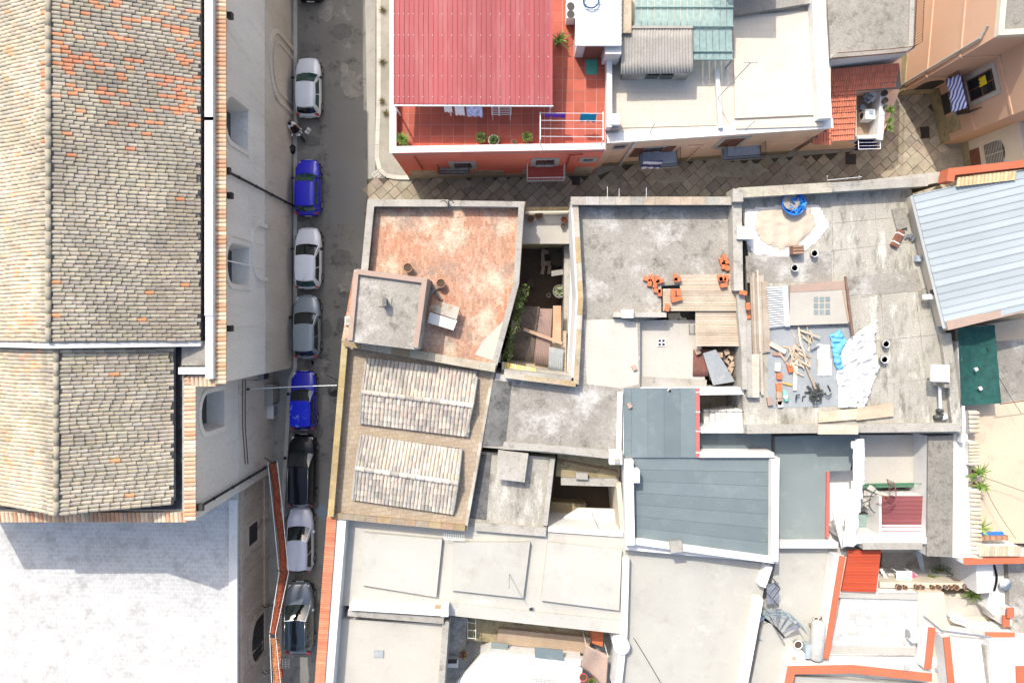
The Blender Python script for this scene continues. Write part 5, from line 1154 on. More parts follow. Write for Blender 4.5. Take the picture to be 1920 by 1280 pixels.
emptypot(767, 503, ZA, 'terracotta pot with wide rim on the orange terrace, nearer the hut coping', .27, .5); emptypot(828, 532, ZA, 'terracotta pot beside the crossed planks on the orange terrace', .26, .5)
pl = thing('crossed_planks', 'two grey planks lying crossed against the stair hut', 'planks', P(818, 545, ZA))
for (a, b, z0, z1) in (((805, 527), (828, 562), .15, .1), ((828, 527), (806, 552), .25, .22)): p, q = P(*a, ZA+z0), P(*b, ZA+z1); d = (q-p).normalized(); s_ = Vector((-d.y, d.x, 0))*.08; MB().hexa([p+s_, p-s_, q-s_, q+s_], .04, (.30, .27, .23)).build('plank', M['wood'], pl)
bt = W('rust_stained_board', (.62, .57, .48), (.55, .50, .42), (.45, .22, .08), .8, 1.6, (.52, .62), .8, .1)
for px, lb, mt in (([(812, 561), (862, 576), (856, 599), (804, 582)], 'rust stained board table standing by the stair hut', bt), ([(806, 585), (857, 601), (850, 619), (802, 605)], 'pale board table in front of the rust stained one', M['white'])):
    t = thing('board_table', lb, 'table', P(*px[0], ZA)); MB().pp(px, ZA+.75, ZA+.70).build('board', mt, t)
    for u, v in px: q = P(lerp(u, 830, .15), lerp(v, 590, .15), ZA+.7); MB().tube([(q.x, q.y, ZA), q], .03, 5).build('leg', M['grey_metal'], t)
# ================================================================== house with two little tile gables
bh = house('two_gable_house', 'tan paved roof house with two low grey tile gables', 770, 830, 5)
ZBB = 5.2; bp_ = [(649, 640), (931, 690), (876, 994), (614, 970)]
body(bh, bp_, ZBB-.1, M['coping']); deck(bh, bp_, ZBB, M['tan_paver'], .1, 'terrace')
YC = [(.52, .38, .19), (.58, .46, .27), (.60, .53, .40), (.66, .62, .53), (.48, .38, .24), (.64, .58, .46)]
MB().strip(XY([(655, 642), (928, 691)], 5.95), ZBB, 5.93, .38).build('parapet', M['conc_dark'], bh)  # dark colour carries the shadow band of this inner face
path_pieces(bh, [(645, 641), (929, 690)], 6.0, .48, .08, 1.0, M['coping_y'], 'coping_stone', YC[2:]+[(.6, .42, .2)])
MB().strip(XY([(646, 648), (620, 966)], 5.75), ZBB, 5.73, .3).build('parapet', M['mossy'], bh)
path_pieces(bh, [(646.5, 642), (619.5, 968)], 5.8, .36, .08, 1.1, M['coping_y'], 'coping_stone', [(.58, .44, .22), (.62, .50, .29), (.54, .41, .22)])
path_pieces(bh, [(621, 966), (872, 990)], 5.45, .34, .26, .7, M['coping_y'], 'coping_stone', [(.52, .40, .24), (.5, .36, .24), (.46, .38, .28)])
path_pieces(bh, [(925, 694), (874, 985)], 5.3, .18, .1, 1.0, M['coping_y'], 'coping_stone', [(.66, .62, .54), (.6, .55, .46)])
def grey_col(b, i, j): return jit(random.choice([(.50, .45, .38), (.42, .385, .335), (.56, .50, .42), (.38, .35, .31), (.52, .45, .37), (.47, .43, .38)]), .1)
for (a, b, c, d, e, f) in (((688, 672), (894, 706), (679, 734), (886, 760), (675, 791), (873, 816)), ((678, 816), (865, 841), (667, 877), (858, 905), (662, 934), (850, 957))):
    z0, z1 = ZBB+.16, ZBB+.62; A, B_, Rr, R2, E, G_ = P(*a, z0), P(*b, z0), P(*c, z1), P(*d, z1), P(*e, z0), P(*f, z0)
    gb = MB().hexa([A, B_, R2, Rr], .25).hexa([Rr, R2, G_, E], .25).build('gable_roof', M['tile_bed'], bh)
    MB().add([A, E, Rr, A-Vector((0, 0, .4)), E-Vector((0, 0, .4))], [(0, 2, 1), (0, 1, 4, 3)]).add([B_, G_, R2, B_-Vector((0, 0, .4)), G_-Vector((0, 0, .4))], [(0, 1, 2), (0, 3, 4, 1)]).add([A, B_, B_-Vector((0, 0, .4)), A-Vector((0, 0, .4))], [(0, 1, 2, 3)]).add([E, G_, G_-Vector((0, 0, .4)), E-Vector((0, 0, .4))], [(3, 2, 1, 0)]).build('gable_wall', M['coping'], bh)
    ax = (R2-Rr); nc = 28
    for p0, q0 in ((Rr, A), (Rr, E)):
        dn = q0-p0; dn = dn-ax.normalized()*dn.dot(ax.normalized())
        tilefield(gb, p0, ax, dn, nc, 5, ax.length/nc, dn.length/5, grey_col, 90, wav=.0, lift=.03, jx=.008, stag=.25)
    vs, fs = tile_verts(.30, .55, 6, .04); d_ = ax.normalized(); s_ = Vector((-d_.y, d_.x, 0)); n = int(ax.length/.5)
    for k in range(n): o0 = Rr+d_*k*ax.length/n; MB().add([o0+s_*x+d_*y+Vector((0, 0, z+.05)) for x, y, z in vs], fs, grey_col(0, 0, 0)).build('ridge_tile', M['tile'], gb)
    for p, q in ((Rr, A), (Rr, E), (R2, B_), (R2, G_)): d2 = (q-p).normalized(); MB().tube([p+Vector((0, 0, .04)), q+Vector((0, 0, .06))], .10, 6).build('verge', M['coping'], gb)
# ================================================================== sunken courtyard between the terraces
cy = house('courtyard', 'sunken courtyard with cream balcony between two grey roof terraces', 1020, 560, 0, 'courtyard')
MB().pp([(985, 388), (1066, 388), (1066, 456), (978, 456)], 3.4, 0).build('wall', M['mossy'], cy)
MB().pp([(985, 396), (1068, 396), (1068, 457), (976, 457)], 3.5, 3.4).build('balcony_floor', M['conc_pale'], cy)
mb = MB(); r0_, r1_ = P(985, 398, 4.3), P(1066, 397, 4.3)
mb.strip([r0_.xy, r1_.xy], 4.28, 4.36, .1); mb.strip([r0_.xy, r1_.xy], 3.5, 3.58, .12)
for k in range(26): p = lerp(r0_, r1_, k/25); mb.box((p.x, p.y, 3.9), (.05, .07, .75))
mb.build('balustrade', M['cream'], cy)
MB().prism(XY([(930, 450), (1075, 450), (1075, 720), (925, 700)], 0), .01, .03).build('yard_floor', M['earth'], cy)
MB().pp([(1072, 400), (1084, 400), (1092, 560), (1082, 722), (938, 700), (940, 690), (1062, 706), (1068, 560)], 3.0, 0).build('yard_wall', M['white'], cy)
MB().pp([(943, 685), (1070, 700), (1070, 722), (938, 700)], 4.6, 0).build('yard_wall', M['coping'], cy)
MB().strip(XY([(1064, 460), (1062, 700)], 2.4), 0, 2.4, .4).build('ledge_wall', M['coping'], cy)
for k, (u, v, r, lb) in enumerate(((995, 412, .24, 'pot in the shaded corner of the cream balcony'), (1010, 405, .26, 'pot by the balustrade of the cream balcony'))): emptypot(u, v, 3.5, lb, r, .4, None, 'pots on the cream balcony')
emptypot(1055, 425, 3.5, 'small dark red pot at the white wall of the cream balcony', .14, .3, M['tub'])
potted(1057, 414, 3.5, 'reddish plant at the white wall of the cream balcony', .15, .3, 'bush', .2, [(.3, .1, .06), (.2, .08, .05)])
# yard contents
k = 0
for i in range(6):
    for j in range(3):
        if random.random() < .8:
            o = MB().box(P(1018+j*6, 472+i*7.5, .2)+Vector((random.uniform(-.04, .04), random.uniform(-.04, .04), random.uniform(-.1, .12))), (.22, .3, .18), random.uniform(-.15, .15)).build('tufa_block', M['pale_brick'])
            tag(o, 'pale tufa block in the heap lying in the dark courtyard', 'block', 'tufa blocks heaped in the courtyard')
def tub(u, v, z, r, h, lb, mat, plant=False):
    t = thing('tub', lb, 'tub', P(u, v, z)); MB().lathe([(r*.85, 0), (r, h), (r*1.06, h), (r*1.06, h-.04), (r*.95, h-.05), (r*.9, h-.1)], (0, 0, 0), 22).build('rim', mat, t, True, False)
    MB().lathe([(0, h-.1), (r*.93, h-.09)], (0, 0, 0), 18).build('filling', M['earth'], t, world=False)
    if plant: mb = MB(); leaf_ball(mb, (0, 0, h), r*.8, 150, .16, [(.3, .36, .2), (.4, .44, .28)], .3); mb.build('foliage', M['leaf'], t, world=False)
tub(1047, 547, .9, .40, .9, 'large pale tub with green water plants in the courtyard', M['coping'], True)
tub(996, 531, .1, .28, .6, 'dark tub with pale rim in the middle of the courtyard', M['tub']); tub(1042, 472, .1, .5, .8, 'big dark tub in the upper corner of the courtyard', M['tub'])
tub(1044, 489, .3, .42, .7, 'dark tub with broken top beside the courtyard block heap', M['tub']); tub(1028, 554, .5, .13, .5, 'tiny pale pot beside the large pale tub', M['bucket'])
MB().pp([(1034, 508), (1064, 503), (1064, 513), (1034, 518)], 1.6, 1.4).build('ledge', M['coping'], cy)
def sheet(px, z, mat, lb, n, amp=.02, name='corrugated_sheet', z2=None):
    z2 = z if z2 is None else z2
    q = [P(*px[0], z), P(*px[1], z), P(*px[2], z2), P(*px[3], z2)]
    o = corrugated(q, n, amp).build(name, mat, None, True); o.modifiers.new('s', 'SOLIDIFY').thickness = .015
    return tag(o, lb, 'sheet')
BR = W('brown_corrugated', (.26, .20, .155), (.19, .15, .12), (.09, .08, .065), 1, 3, (.5, .66), .7); PK = W('pink_brown_corrugated', (.42, .29, .24), (.36, .255, .215), (.25, .19, .16), 1, 3, (.55, .7), .6)
sheet([(978, 573), (1012, 575), (1000, 678), (958, 674)], 3.2, BR, 'mossy brown corrugated sheet beside the hanging greenery', 12, z2=3.3)
sheet([(1013, 578), (1036, 579), (1030, 685), (1000, 680)], 3.26, PK, 'pinkish brown corrugated sheet in the middle of the courtyard', 9, z2=3.36)
sheet([(1030, 650), (1057, 655), (1055, 698), (1028, 693)], 3.35, M['greysheet'], 'pale grey corrugated sheet in the lower corner of the courtyard', 8)
MB().pp([(1010, 620), (1062, 620), (1062, 700), (950, 690), (960, 600)], 3.1, 0).build('shed_wall', M['plinth'], cy)
def plank(px, z, col, lb, th=.05, tz=0):
    q = [P(*p, z) for p in px]; q[2].z += tz; q[3].z += tz
    return tag(MB().hexa(q, th, col).build('plank', M['wood'], bevel=.008), lb, 'plank')
plank([(1037, 573), (1052, 573), (1052, 640), (1036, 640)], 3.5, (.58, .36, .23), 'wide orange brown plank lying in the courtyard beside the white wall')
plank([(983, 614), (1055, 641), (1053, 646), (981, 620)], 3.65, (.56, .38, .27), 'long narrow plank lying diagonally over the courtyard sheets')
for k in range(14):
    b = P(943+k*4.6, 678+k*.9, 4.62); tag(MB().add([b+Vector((x, -y, z)) for x, y, z in tile_verts(.17, .5)[0]], tile_verts(.17, .5)[1], jit((.72, .56, .22) if k % 5 else (.66, .6, .5), .12)).build('roof_tile', M['tile']), 'yellow curved tile in the row on the courtyard end wall', 'tile', 'yellow tiles on the courtyard wall')
cp_ = thing('climbing_plant', 'bright green climber hanging down the courtyard wall of the orange terrace', 'plant', P(960, 620, 0)); mb = MB()
for k in range(26):
    t = k/25; u, v = lerp(981, 948, t), lerp(540, 672, t); z = random.uniform(4.0, 5.4)
    leaf_ball(mb, P(u+random.uniform(-2, 5), v, z), random.uniform(.22, .42), random.randint(40, 85), random.uniform(.08, .16), [(.11, .17, .035), (.15, .21, .05), (.07, .12, .03), (.2, .19, .07)], .9)
mb.build('foliage', M['leaf'], cp_); MB().tube([P(975, 560, 0), P(972, 575, 3), P(962, 600, 5)], .05, 5).tube([P(955, 650, 0), P(955, 648, 3), P(950, 660, 5)], .04, 5).build('stem', M['rust'], cp_)
# ================================================================== big grey terrace house
dh = house('grey_terrace_house', 'house with large stained grey concrete roof terrace in the photo centre', 1150, 600, 5)
ZD = 5.3
dp_ = [(1072, 372), (1376, 374), (1388, 530), (1240, 535), (1240, 596), (1200, 600), (1200, 727), (1170, 728), (1166, 862), (905, 838), (930, 700), (1082, 724), (1092, 560)]
body(dh, dp_, ZD-.1, M['white']); deck(dh, dp_, ZD, M['conc_a'], .1, 'terrace')
para(dh, [(1073, 377), (1376, 377)], 6.15, ZD, .42, M['conc_dark']); path_pieces(dh, [(1070, 376.5), (1376, 376.5)], 6.21, .48, .06, .8, M['coping_y'], 'coping_stone', [(.58, .54, .47), (.6, .48, .38), (.52, .5, .45)])  # dark parapet: mould stain and shade painted together
para(dh, [(1077, 384), (1087, 560), (1077, 718)], 6.0, ZD-2, .40, M['white']); path_pieces(dh, [(1079, 382), (1088.5, 560), (1080, 720), (945, 703)], 6.06, .32, .06, 1.0, M['coping_y'], 'coping_stone', [(.6, .46, .26), (.62, .52, .36), (.64, .58, .48)])
para(dh, [(1077, 714), (945, 699)], 6.0, ZD-2, .40, M['coping'])
para(dh, [(1382, 375), (1385, 545)], 6.2, ZD, .55, M['coping'], 'party_wall'); MB().box(P(1384, 366, 6.6)-Vector((0, 0, .6)), (.6, .75, 1.2)).build('pier', M['coping'], dh); MB().box(P(1397, 436, 6.4)-Vector((0, 0, .4)), (.9, .75, .8)).build('pier', M['white'], dh)
MB().pp([(1020, 846), (1162, 862), (1162, 845), (945, 828), (942, 842)], 5.42, 5.2).build('edge_kerb', M['coping'], dh)
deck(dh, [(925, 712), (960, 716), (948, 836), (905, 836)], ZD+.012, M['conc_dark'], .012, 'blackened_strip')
deck(dh, [(1095, 600), (1160, 598), (1195, 605), (1198, 720), (1165, 728), (1100, 720)], ZD+.014, M['conc_pale'], .012, 'pale_patch')
para(dh, [(1163, 735), (1160, 858)], ZD+.18, ZD, .3, M['white'], 'kerb')
MB().box(P(1155, 858, 5.9)-Vector((0, 0, .3)), (.75, .8, .6)).build('pier', M['white'], dh); MB().box(P(1157, 864, 5.95), (.3, .26, .1)).build('pier_cap', M['coping'], dh)
para(dh, [(1150, 590), (1250, 590)], 5.75, ZD, .3, M['coping'], 'low_wall'); MB().box(P(1177, 588, 6.0)-Vector((0, 0, .3)), (.65, .5, .7)).build('pier', M['white'], dh)
for u, v in ((1189, 689), (1180, 760)): tag(MB().box(P(u, v, ZD+.1), (.24, .3, .2), .5).build('brick', M['pink_coping']), 'pinkish broken block lying on the pale terrace edge' if v < 700 else 'small dark block beside the slate membrane edge', 'block')
for u, v in ((1139, 350), (1161, 354), (1212, 352)): MB().tube([P(u, 372, 6.2), P(u, v, 6.5)], .02, 4).build('iron_stub', M['white_metal'], dh)
# lower annex roof
mz = 4.7
deck(dh, [(1196, 600), (1310, 600), (1322, 714), (1198, 716)], mz, M['conc_pale'], mz, 'annex_roof'); deck(dh, [(1195, 705), (1325, 712), (1325, 730), (1195, 730)], mz+.15, M['coping'], .2, 'edge_kerb')
v4 = thing('roof_vent', 'small square four pane vent in the pale annex roof', 'vent', P(1240, 642, mz)); MB().box((0, 0, .03), (.5, .46, .06)).build('frame', M['white'], v4, world=False)
for i in (-1, 1):
    for j in (-1, 1): MB().box((i*.115, j*.11, .065), (.15, .14, .012)).build('pane', M['glass'], v4, world=False)
MB().pp([(1250, 582), (1310, 582), (1310, 612), (1255, 612)], 3.2, 0).build('pit_floor', M['conc_dark'], dh)
# timber decks over the pit, plank by plank
def planks_deck(q, n, lb, z, base=(.56, .47, .36)):
    t = thing('timber_deck', lb, 'deck', P(*q[0], 0)); Q = [P(*p, z) for p in q]
    panels(t, [Q[0], Q[3], Q[2], Q[1]], n, M['wood'], 'plank', .05, .014, cols=base)
    for k in (.12, .5, .88): a, b = bil(Q, k, 0), bil(Q, k, 1); MB().strip([a.xy, b.xy], z-.2, z-.055, .09, (.4, .3, .2)).build('joist', M['wood'], t)
planks_deck([(1275, 515), (1376, 513), (1378, 540), (1275, 541)], 4, 'narrow upper timber deck under the loose orange bricks', ZD+.30)
planks_deck([(1243, 541), (1390, 540), (1392, 583), (1243, 583)], 9, 'wide timber deck covering the pit on the grey terrace', ZD+.36)
planks_deck([(1304, 584), (1390, 584), (1391, 649), (1304, 649)], 13, 'square timber deck nearest the slate roofs', ZD+.20)
MB().strip(XY([(1388, 545), (1398, 655), (1400, 730)], 5.9), 3, 5.9, .5).build('party_wall', M['coping'], dh)
ol = [(1213, 523), (1222, 521), (1232, 524), (1238, 527), (1218, 530), (1228, 533), (1232, 545), (1237, 549), (1266, 520), (1270, 524), (1262, 548), (1262, 560), (1272, 560), (1272, 548), (1251, 577), (1354, 523), (1350, 521), (1361, 522), (1357, 535), (1358, 484), (1353, 490), (1361, 493), (1356, 498), (1363, 501), (1393, 549), (1402, 574), (1402, 591), (1383, 456)]
for k, (u, v) in enumerate(ol):
    z = ZD+.1+(.42 if 515 < v < 585 and u > 1243 else 0)+(.35 if u > 1375 else 0)
    lb_ = 'loose orange hollow brick on the grey terrace left of the timber decks' if u < 1242 else 'loose orange hollow brick stacked at the party wall above the decks' if v < 510 else 'orange hollow brick lying on the timber decks' if u < 1375 else 'orange hollow brick on the wall beside the plank stack'
    o = MB().box(P(u, v, z), (.25, .42, .2) if k % 3 else (.42, .25, .2), random.uniform(-.3, .3)).build('hollow_brick', M['hollow_brick'], bevel=.01); tag(o, lb_, 'brick', 'orange hollow bricks on the grey terrace')
ST = W('red_brown_corrugated', (.34, .15, .12), (.27, .12, .10), (.15, .1, .08), 1, 3, (.5, .66), .6)
sheet([(1300, 655), (1330, 655), (1328, 705), (1299, 705)], 4.75, ST, 'red brown corrugated sheet beside the tilted grey board', 12)
sheet([(1326, 655), (1392, 652), (1386, 712), (1330, 712)], 4.72, BR, 'brown corrugated sheet under the tilted grey board', 18)
tag(MB().hexa([P(1318, 662, 5.0), P(1342, 655, 5.35), P(1378, 715, 5.1), P(1337, 722, 4.95)], .03).build('grey_board', M['greysheet']), 'tilted slate grey board in the works pit', 'board')
for k, (u, v) in enumerate(((1350, 665), (1362, 660), (1365, 677), (1369, 672), (1371, 682), (1308, 659), (1365, 699), (1369, 692))): tag(MB().box(P(u, v, 4.95), (.3, .3, .16), k*.4).build('tile_fragment', M['pale_brick']), 'broken clay block lying on the brown sheets of the pit', 'block', 'broken blocks in the works pit')
ld = thing('ladder', 'short grey ladder rising beside the square timber deck', 'ladder', P(1297, 618, 3)); a, b = P(1297, 607, 5.5), P(1297, 637, 4.3)
for s_ in (-.15, .15): MB().tube([a+Vector((s_, 0, 0)), b+Vector((s_, 0, 0))], .025, 5).build('rail', M['grey_metal'], ld)
for k in range(8): p = lerp(a, b, (k+.5)/8); MB().tube([p-Vector((.15, 0, 0)), p+Vector((.15, 0, 0))], .018, 5).build('rung', M['grey_metal'], ld)
# small south annexes with the stone basin
an = house('south_annex', 'low annex with stained grey roof and pale hatch below the grey terrace', 960, 930, 4.6)
ZS = 4.55
body(an, [(888, 845), (1042, 858), (1025, 998), (872, 985)], ZS-.1, M['mossy']); deck(an, [(888, 845), (1042, 858), (1025, 998), (872, 985)], ZS, M['conc_b'], .1)
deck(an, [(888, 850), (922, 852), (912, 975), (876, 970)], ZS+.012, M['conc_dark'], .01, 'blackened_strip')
para(an, [(890, 987), (1024, 998)], ZS+.25, ZS, .5, M['coping'], 'edge_kerb'); para(an, [(1036, 860), (1022, 985)], ZS+.2, ZS, .3, M['coping'], 'edge_kerb')
hb = thing('roof_hatch', 'pale square hatch box standing on the low annex roof', 'hatch', P(960, 872, ZS)); MB().pp([(934, 843), (991, 850), (984, 904), (931, 898)], ZS+.75, ZS+.62).build('lid', M['coping'], hb, bevel=.02); MB().pp([(940, 848), (986, 855), (980, 896), (938, 892)], ZS+.62, ZS).build('box', M['conc_a'], hb)
MB().pp([(1042, 862), (1165, 870), (1168, 998), (1028, 998)], .05, 0).build('yard_floor', M['earth'], an)
MB().pp([(1045, 850), (1165, 858), (1162, 896), (1042, 893)], 3.6, 0).build('stepped_roof', M['mossy'], an); MB().pp([(1052, 896), (1160, 897), (1160, 912), (1052, 909)], 3.9, 3.55).build('stone_lintel', M['coping'], an)
MB().pp([(1080, 886), (1102, 887), (1102, 899), (1080, 898)], 4.15, 3.9).build('stone_block', M['coping'], an)
MB().hexa([P(1032, 985, 2.6), P(1085, 952, 2.2), P(1165, 955, 2.2), P(1166, 1000, 2.6)], .2).build('white_lean_to', M['white'], an); MB().pp([(1030, 940), (1100, 945), (1080, 985), (1030, 985)], 1.2, 0).build('mossy_step', M['mossy'], an)
para(an, [(1028, 992), (1168, 1002)], 4.6, 0, .3, M['white'], 'end_wall'); para(an, [(1160, 905), (1168, 1000)], 4.4, 0, .3, M['cream'], 'side_wall')
aerial(1122, 990, 4.6, 1.1, 'leaning grey post on the white lean-to roof', (-.55, 1.3), False)
mb = MB(); q0, q1 = P(1045, 862, 4.2), P(1158, 884, 4.2)
for k in range(12): p = lerp(q0, q1, k/11); mb.tube([p, p-Vector((0, 0, .6))], .014, 4)
mb.tube([q0, q1], .02, 4); mb.tube([q0-Vector((0, 0, .5)), q1-Vector((0, 0, .5))], .02, 4); mb.build('railing', M['rust'], an)
def ocop(root, px, z, zb, wd):
    MB().strip(XY(px, z), zb, z-.07, wd-.05).build('parapet', M['white'], root); MB().strip(XY(px, z), z-.07, z, wd).build('orange_coping', M['orange_cop'], root, bevel=.01)
# ================================================================== roof under construction
eh = house('worksite_house', 'house whose streaked concrete roof is a cluttered building site', 1600, 580, 5)
ZC = 5.5
ep = [(1388, 366), (1706, 346), (1716, 380), (1778, 640), (1802, 812), (1395, 812), (1393, 740), (1420, 600)]
body(eh, ep, ZC-.1, M['conc_b']); deck(eh, ep, ZC, M['conc_b'], .1, 'roof')
para2(eh, [(1386, 362), (1740, 340)], 6.4, ZC, .55, wallm=M['conc_a']); path_pieces(eh, [(1384, 361.5), (1560, 351)], 6.46, .58, .06, 1.3, M['coping_y'], 'coping_stone', [(.66, .61, .5), (.62, .58, .5)])
para(eh, [(1400, 805), (1802, 801)], 5.9, ZC, .5, M['coping']); para(eh, [(1774, 625), (1796, 800)], 5.8, ZC, .6, M['conc_b'])
para(eh, [(1404, 600), (1407, 745)], 5.95, ZC, .3, M['coping'], 'low_wall')
for k, (px, m_) in enumerate((([(1398, 480), (1560, 470), (1560, 530), (1400, 530)], M['conc_a']), ([(1590, 520), (1720, 505), (1730, 545), (1592, 555)], M['conc_a']), ([(1440, 612), (1600, 612), (1605, 760), (1440, 765)], M['greysheet']))): deck(eh, px, ZC+.012+.004*k, m_, .01, 'roofing_felt')
crumple('ground_sheet', 'white crumpled ground sheet under the sand on the worksite roof', 'sheet', [(1397, 392), (1440, 386), (1535, 384), (1556, 425), (1530, 455), (1500, 478), (1462, 482), (1415, 478), (1396, 450)], ZC, M['sheet'], .07, .12, 1.8, 8)
crumple('sand_sheet', 'cream sheet spread with sand in the corner of the worksite roof', 'sheet', [(1420, 396), (1440, 392), (1520, 390), (1530, 425), (1498, 460), (1465, 468), (1430, 455), (1415, 430)], ZC+.06, M['sand'], .14, .14, 1.1, 3)
crumple('dust_sheet', 'wrinkled white dust sheet over the worksite roof', 'sheet', [(1575, 650), (1610, 620), (1645, 598), (1640, 640), (1648, 690), (1632, 735), (1620, 765), (1572, 765), (1568, 700)], ZC+.02, M['sheet'], .34, .085, 2.6, 11)
crumple('tarpaulin', 'crumpled light blue tarpaulin on the worksite roof', 'tarpaulin', [(1556, 628), (1575, 617), (1588, 640), (1576, 665), (1582, 690), (1572, 697), (1563, 680), (1560, 655)], ZC+.12, M['tarp'], .24, .07, 3.2, 5)
crumple('plastic_sheet', 'pale plastic film lying beside the blue tarpaulin', 'sheet', [(1532, 645), (1556, 645), (1562, 705), (1533, 705)], ZC+.04, M['white'], .08, .1, 2.5, 21)
sm = flat('felt_seam', (.25, .235, .19), .9, var=.5, sc=2)
for a_, b_ in (((1560, 395), (1572, 790)), ((1640, 380), (1668, 790)), ((1700, 400), (1745, 790)), ((1548, 420), (1705, 405)), ((1560, 470), (1722, 452)), ((1590, 560), (1745, 540)), ((1640, 640), (1770, 625)), ((1650, 720), (1785, 705))): MB().strip(XY([a_, b_], ZC+.014), ZC-.01, ZC+.014, .025).build('felt_seam', sm, eh)
# mixer drum, crate, buckets
t = thing('mixing_tub', 'round black and bright blue mixing tub on the sand sheet', 'tub', P(1482, 384, ZC)); MB().lathe([(.45, 0), (.68, .55), (.72, .55), (.6, .45), (.4, .2)], (0, 0, 0), 20).build('tub', M['blue_plastic'], t, True, False)
o = MB(); leaf_ball(o, (.2, -.05, .5), .45, 70, .4, [(.02, .18, .6), (.03, .25, .7)], .4); o.build('blue_wrap', M['leaf'], t, world=False); MB().lathe([(0, .35), (.5, .5)], (-.15, .1, .02), 14).build('mortar', M['conc_a'], t, world=False)
t = thing('crate', 'brown wooden crate beside the white buckets', 'crate', P(1489, 470, ZC)); MB().box((0, 0, .3), (.62, .5, .6), .05).build('box', M['brown_shutter'], t, world=False); [MB().box((0, y, .62), (.66, .12, .04), .05, (.34, .22, .15)).build('slat', M['wood'], t, world=False) for y in (-.18, 0, .18)]
for u, v, lb in ((1522, 476, 'white bucket beside the brown crate'), (1485, 503, 'white bucket standing alone below the brown crate'), (1655, 644, 'upper white bucket at the dust sheet edge'), (1652, 673, 'lower white bucket at the dust sheet edge')):
    t = thing('bucket', lb, 'bucket', P(u, v, ZC), 'white builders buckets'); MB().lathe([(.15, 0), (.2, .42), (.22, .42), (.22, .38), (.18, .36)], (0, 0, 0), 16).build('pail', M['bucket'], t, True, False); MB().lathe([(0, .37), (.18, .37)], (0, 0, 0), 12).build('contents', M['conc_a'], t, world=False); MB().tube([(-.2, 0, .4), (0, .2, .42), (.2, 0, .4)], .01, 4).build('handle', M['grey_metal'], t, world=False)
# plank stack along the wall
WC = [(.44, .37, .30), (.55, .48, .40), (.36, .30, .25), (.62, .55, .46), (.50, .43, .35)]
for k, (u0, u1, v0, v1) in enumerate(((1406, 1410, 516, 740), (1410, 1415, 512, 690), (1415, 1420, 520, 735), (1419, 1422, 506, 660), (1422, 1432, 516, 662), (1428, 1440, 528, 660), (1421, 1426, 560, 740))):
    d = (v1-v0)*.035; plank([(u0, v0), (u1, v0), (u1+d, v1), (u0+d, v1)], ZC+.12+.07*(k % 4), WC[k % 5], ['darkest weathered plank at the wall side of the long stack', 'long pale plank near the wall in the long stack', 'grey brown plank in the middle of the long stack', 'thin plank sticking out highest in the long stack', 'widest pale plank on the sunny side of the stack', 'outer pale plank leaning off the long stack', 'lower grey plank at the stack foot'][k], .06)
plank([(1410, 664), (1424, 664), (1424, 745), (1411, 745)], ZC+.45, (.66, .58, .48), 'broad pale board at the foot of the plank stack')
# raised skylight frame with glass blocks, louvre rack, beam
sk = thing('skylight', 'raised concrete skylight frame with nine glass blocks', 'skylight', P(1538, 575, ZC)); MB().pp([(1482, 534), (1584, 526), (1596, 606), (1480, 610)], ZC+.35, ZC).build('kerb', M['conc_pale'], sk); MB().pp([(1482, 534), (1584, 526), (1585, 543), (1482, 548)], ZC+.37, ZC+.3).build('pink_edge', M['pink_coping'], sk)
for i in range(3):
    for j in range(3): MB().box(P(1530+i*11, 561+j*12, ZC+.36), (.26, .28, .03)).build('glass_block', M['membrane_g'], sk)
lv = thing('louvre_rack', 'grey rack with thin white bars beside the skylight', 'rack', P(1458, 575, ZC)); MB().pp([(1438, 536), (1478, 536), (1482, 612), (1440, 616)], ZC+.1, ZC).build('base', M['greysheet'], lv)
for k in range(17): a = P(1437+k*.35, 540+k*4.5, ZC+.3); b = P(1470+k*.3, 538+k*4.4, ZC+.3); MB().tube([a, b], .03, 5).build('bar', M['white_metal'], lv)
MB().pp([(1467, 536), (1477, 536), (1481, 612), (1472, 612)], ZC+.34, ZC+.1).build('side_rail', M['white'], lv)
plank([(1584, 518), (1588, 518), (1602, 630), (1597, 630)], ZC+.5, (.20, .13, .10), 'dark brown beam along the skylight', .12); plank([(1580, 545), (1583, 545), (1594, 605), (1591, 605)], ZC+.42, (.5, .38, .28), 'thin strip of timber beside the dark brown beam', .06)
for k, (p, c, lb) in enumerate((([(1535, 772), (1608, 766), (1607, 786), (1535, 792)], (.66, .56, .42), 'long pale board lying near the roof edge'), ([(1608, 764), (1674, 757), (1676, 780), (1606, 788)], (.62, .48, .35), 'warm toned board butted against the pale board'), ([(1535, 797), (1610, 797), (1609, 814), (1534, 814)], (.68, .60, .48), 'thick pale block board on the parapet'))): plank(p, ZC+.2+(.35 if k == 2 else 0), c, lb, .1)
plank([(1446, 640), (1475, 656), (1472, 664), (1443, 648)], ZC+.25, (.68, .62, .5), 'short pale beam at the upper end of the debris', .12); plank([(1450, 660), (1468, 662), (1467, 668), (1449, 666)], ZC+.14, (.5, .33, .24), 'reddish offcut beside the short pale beam', .1)
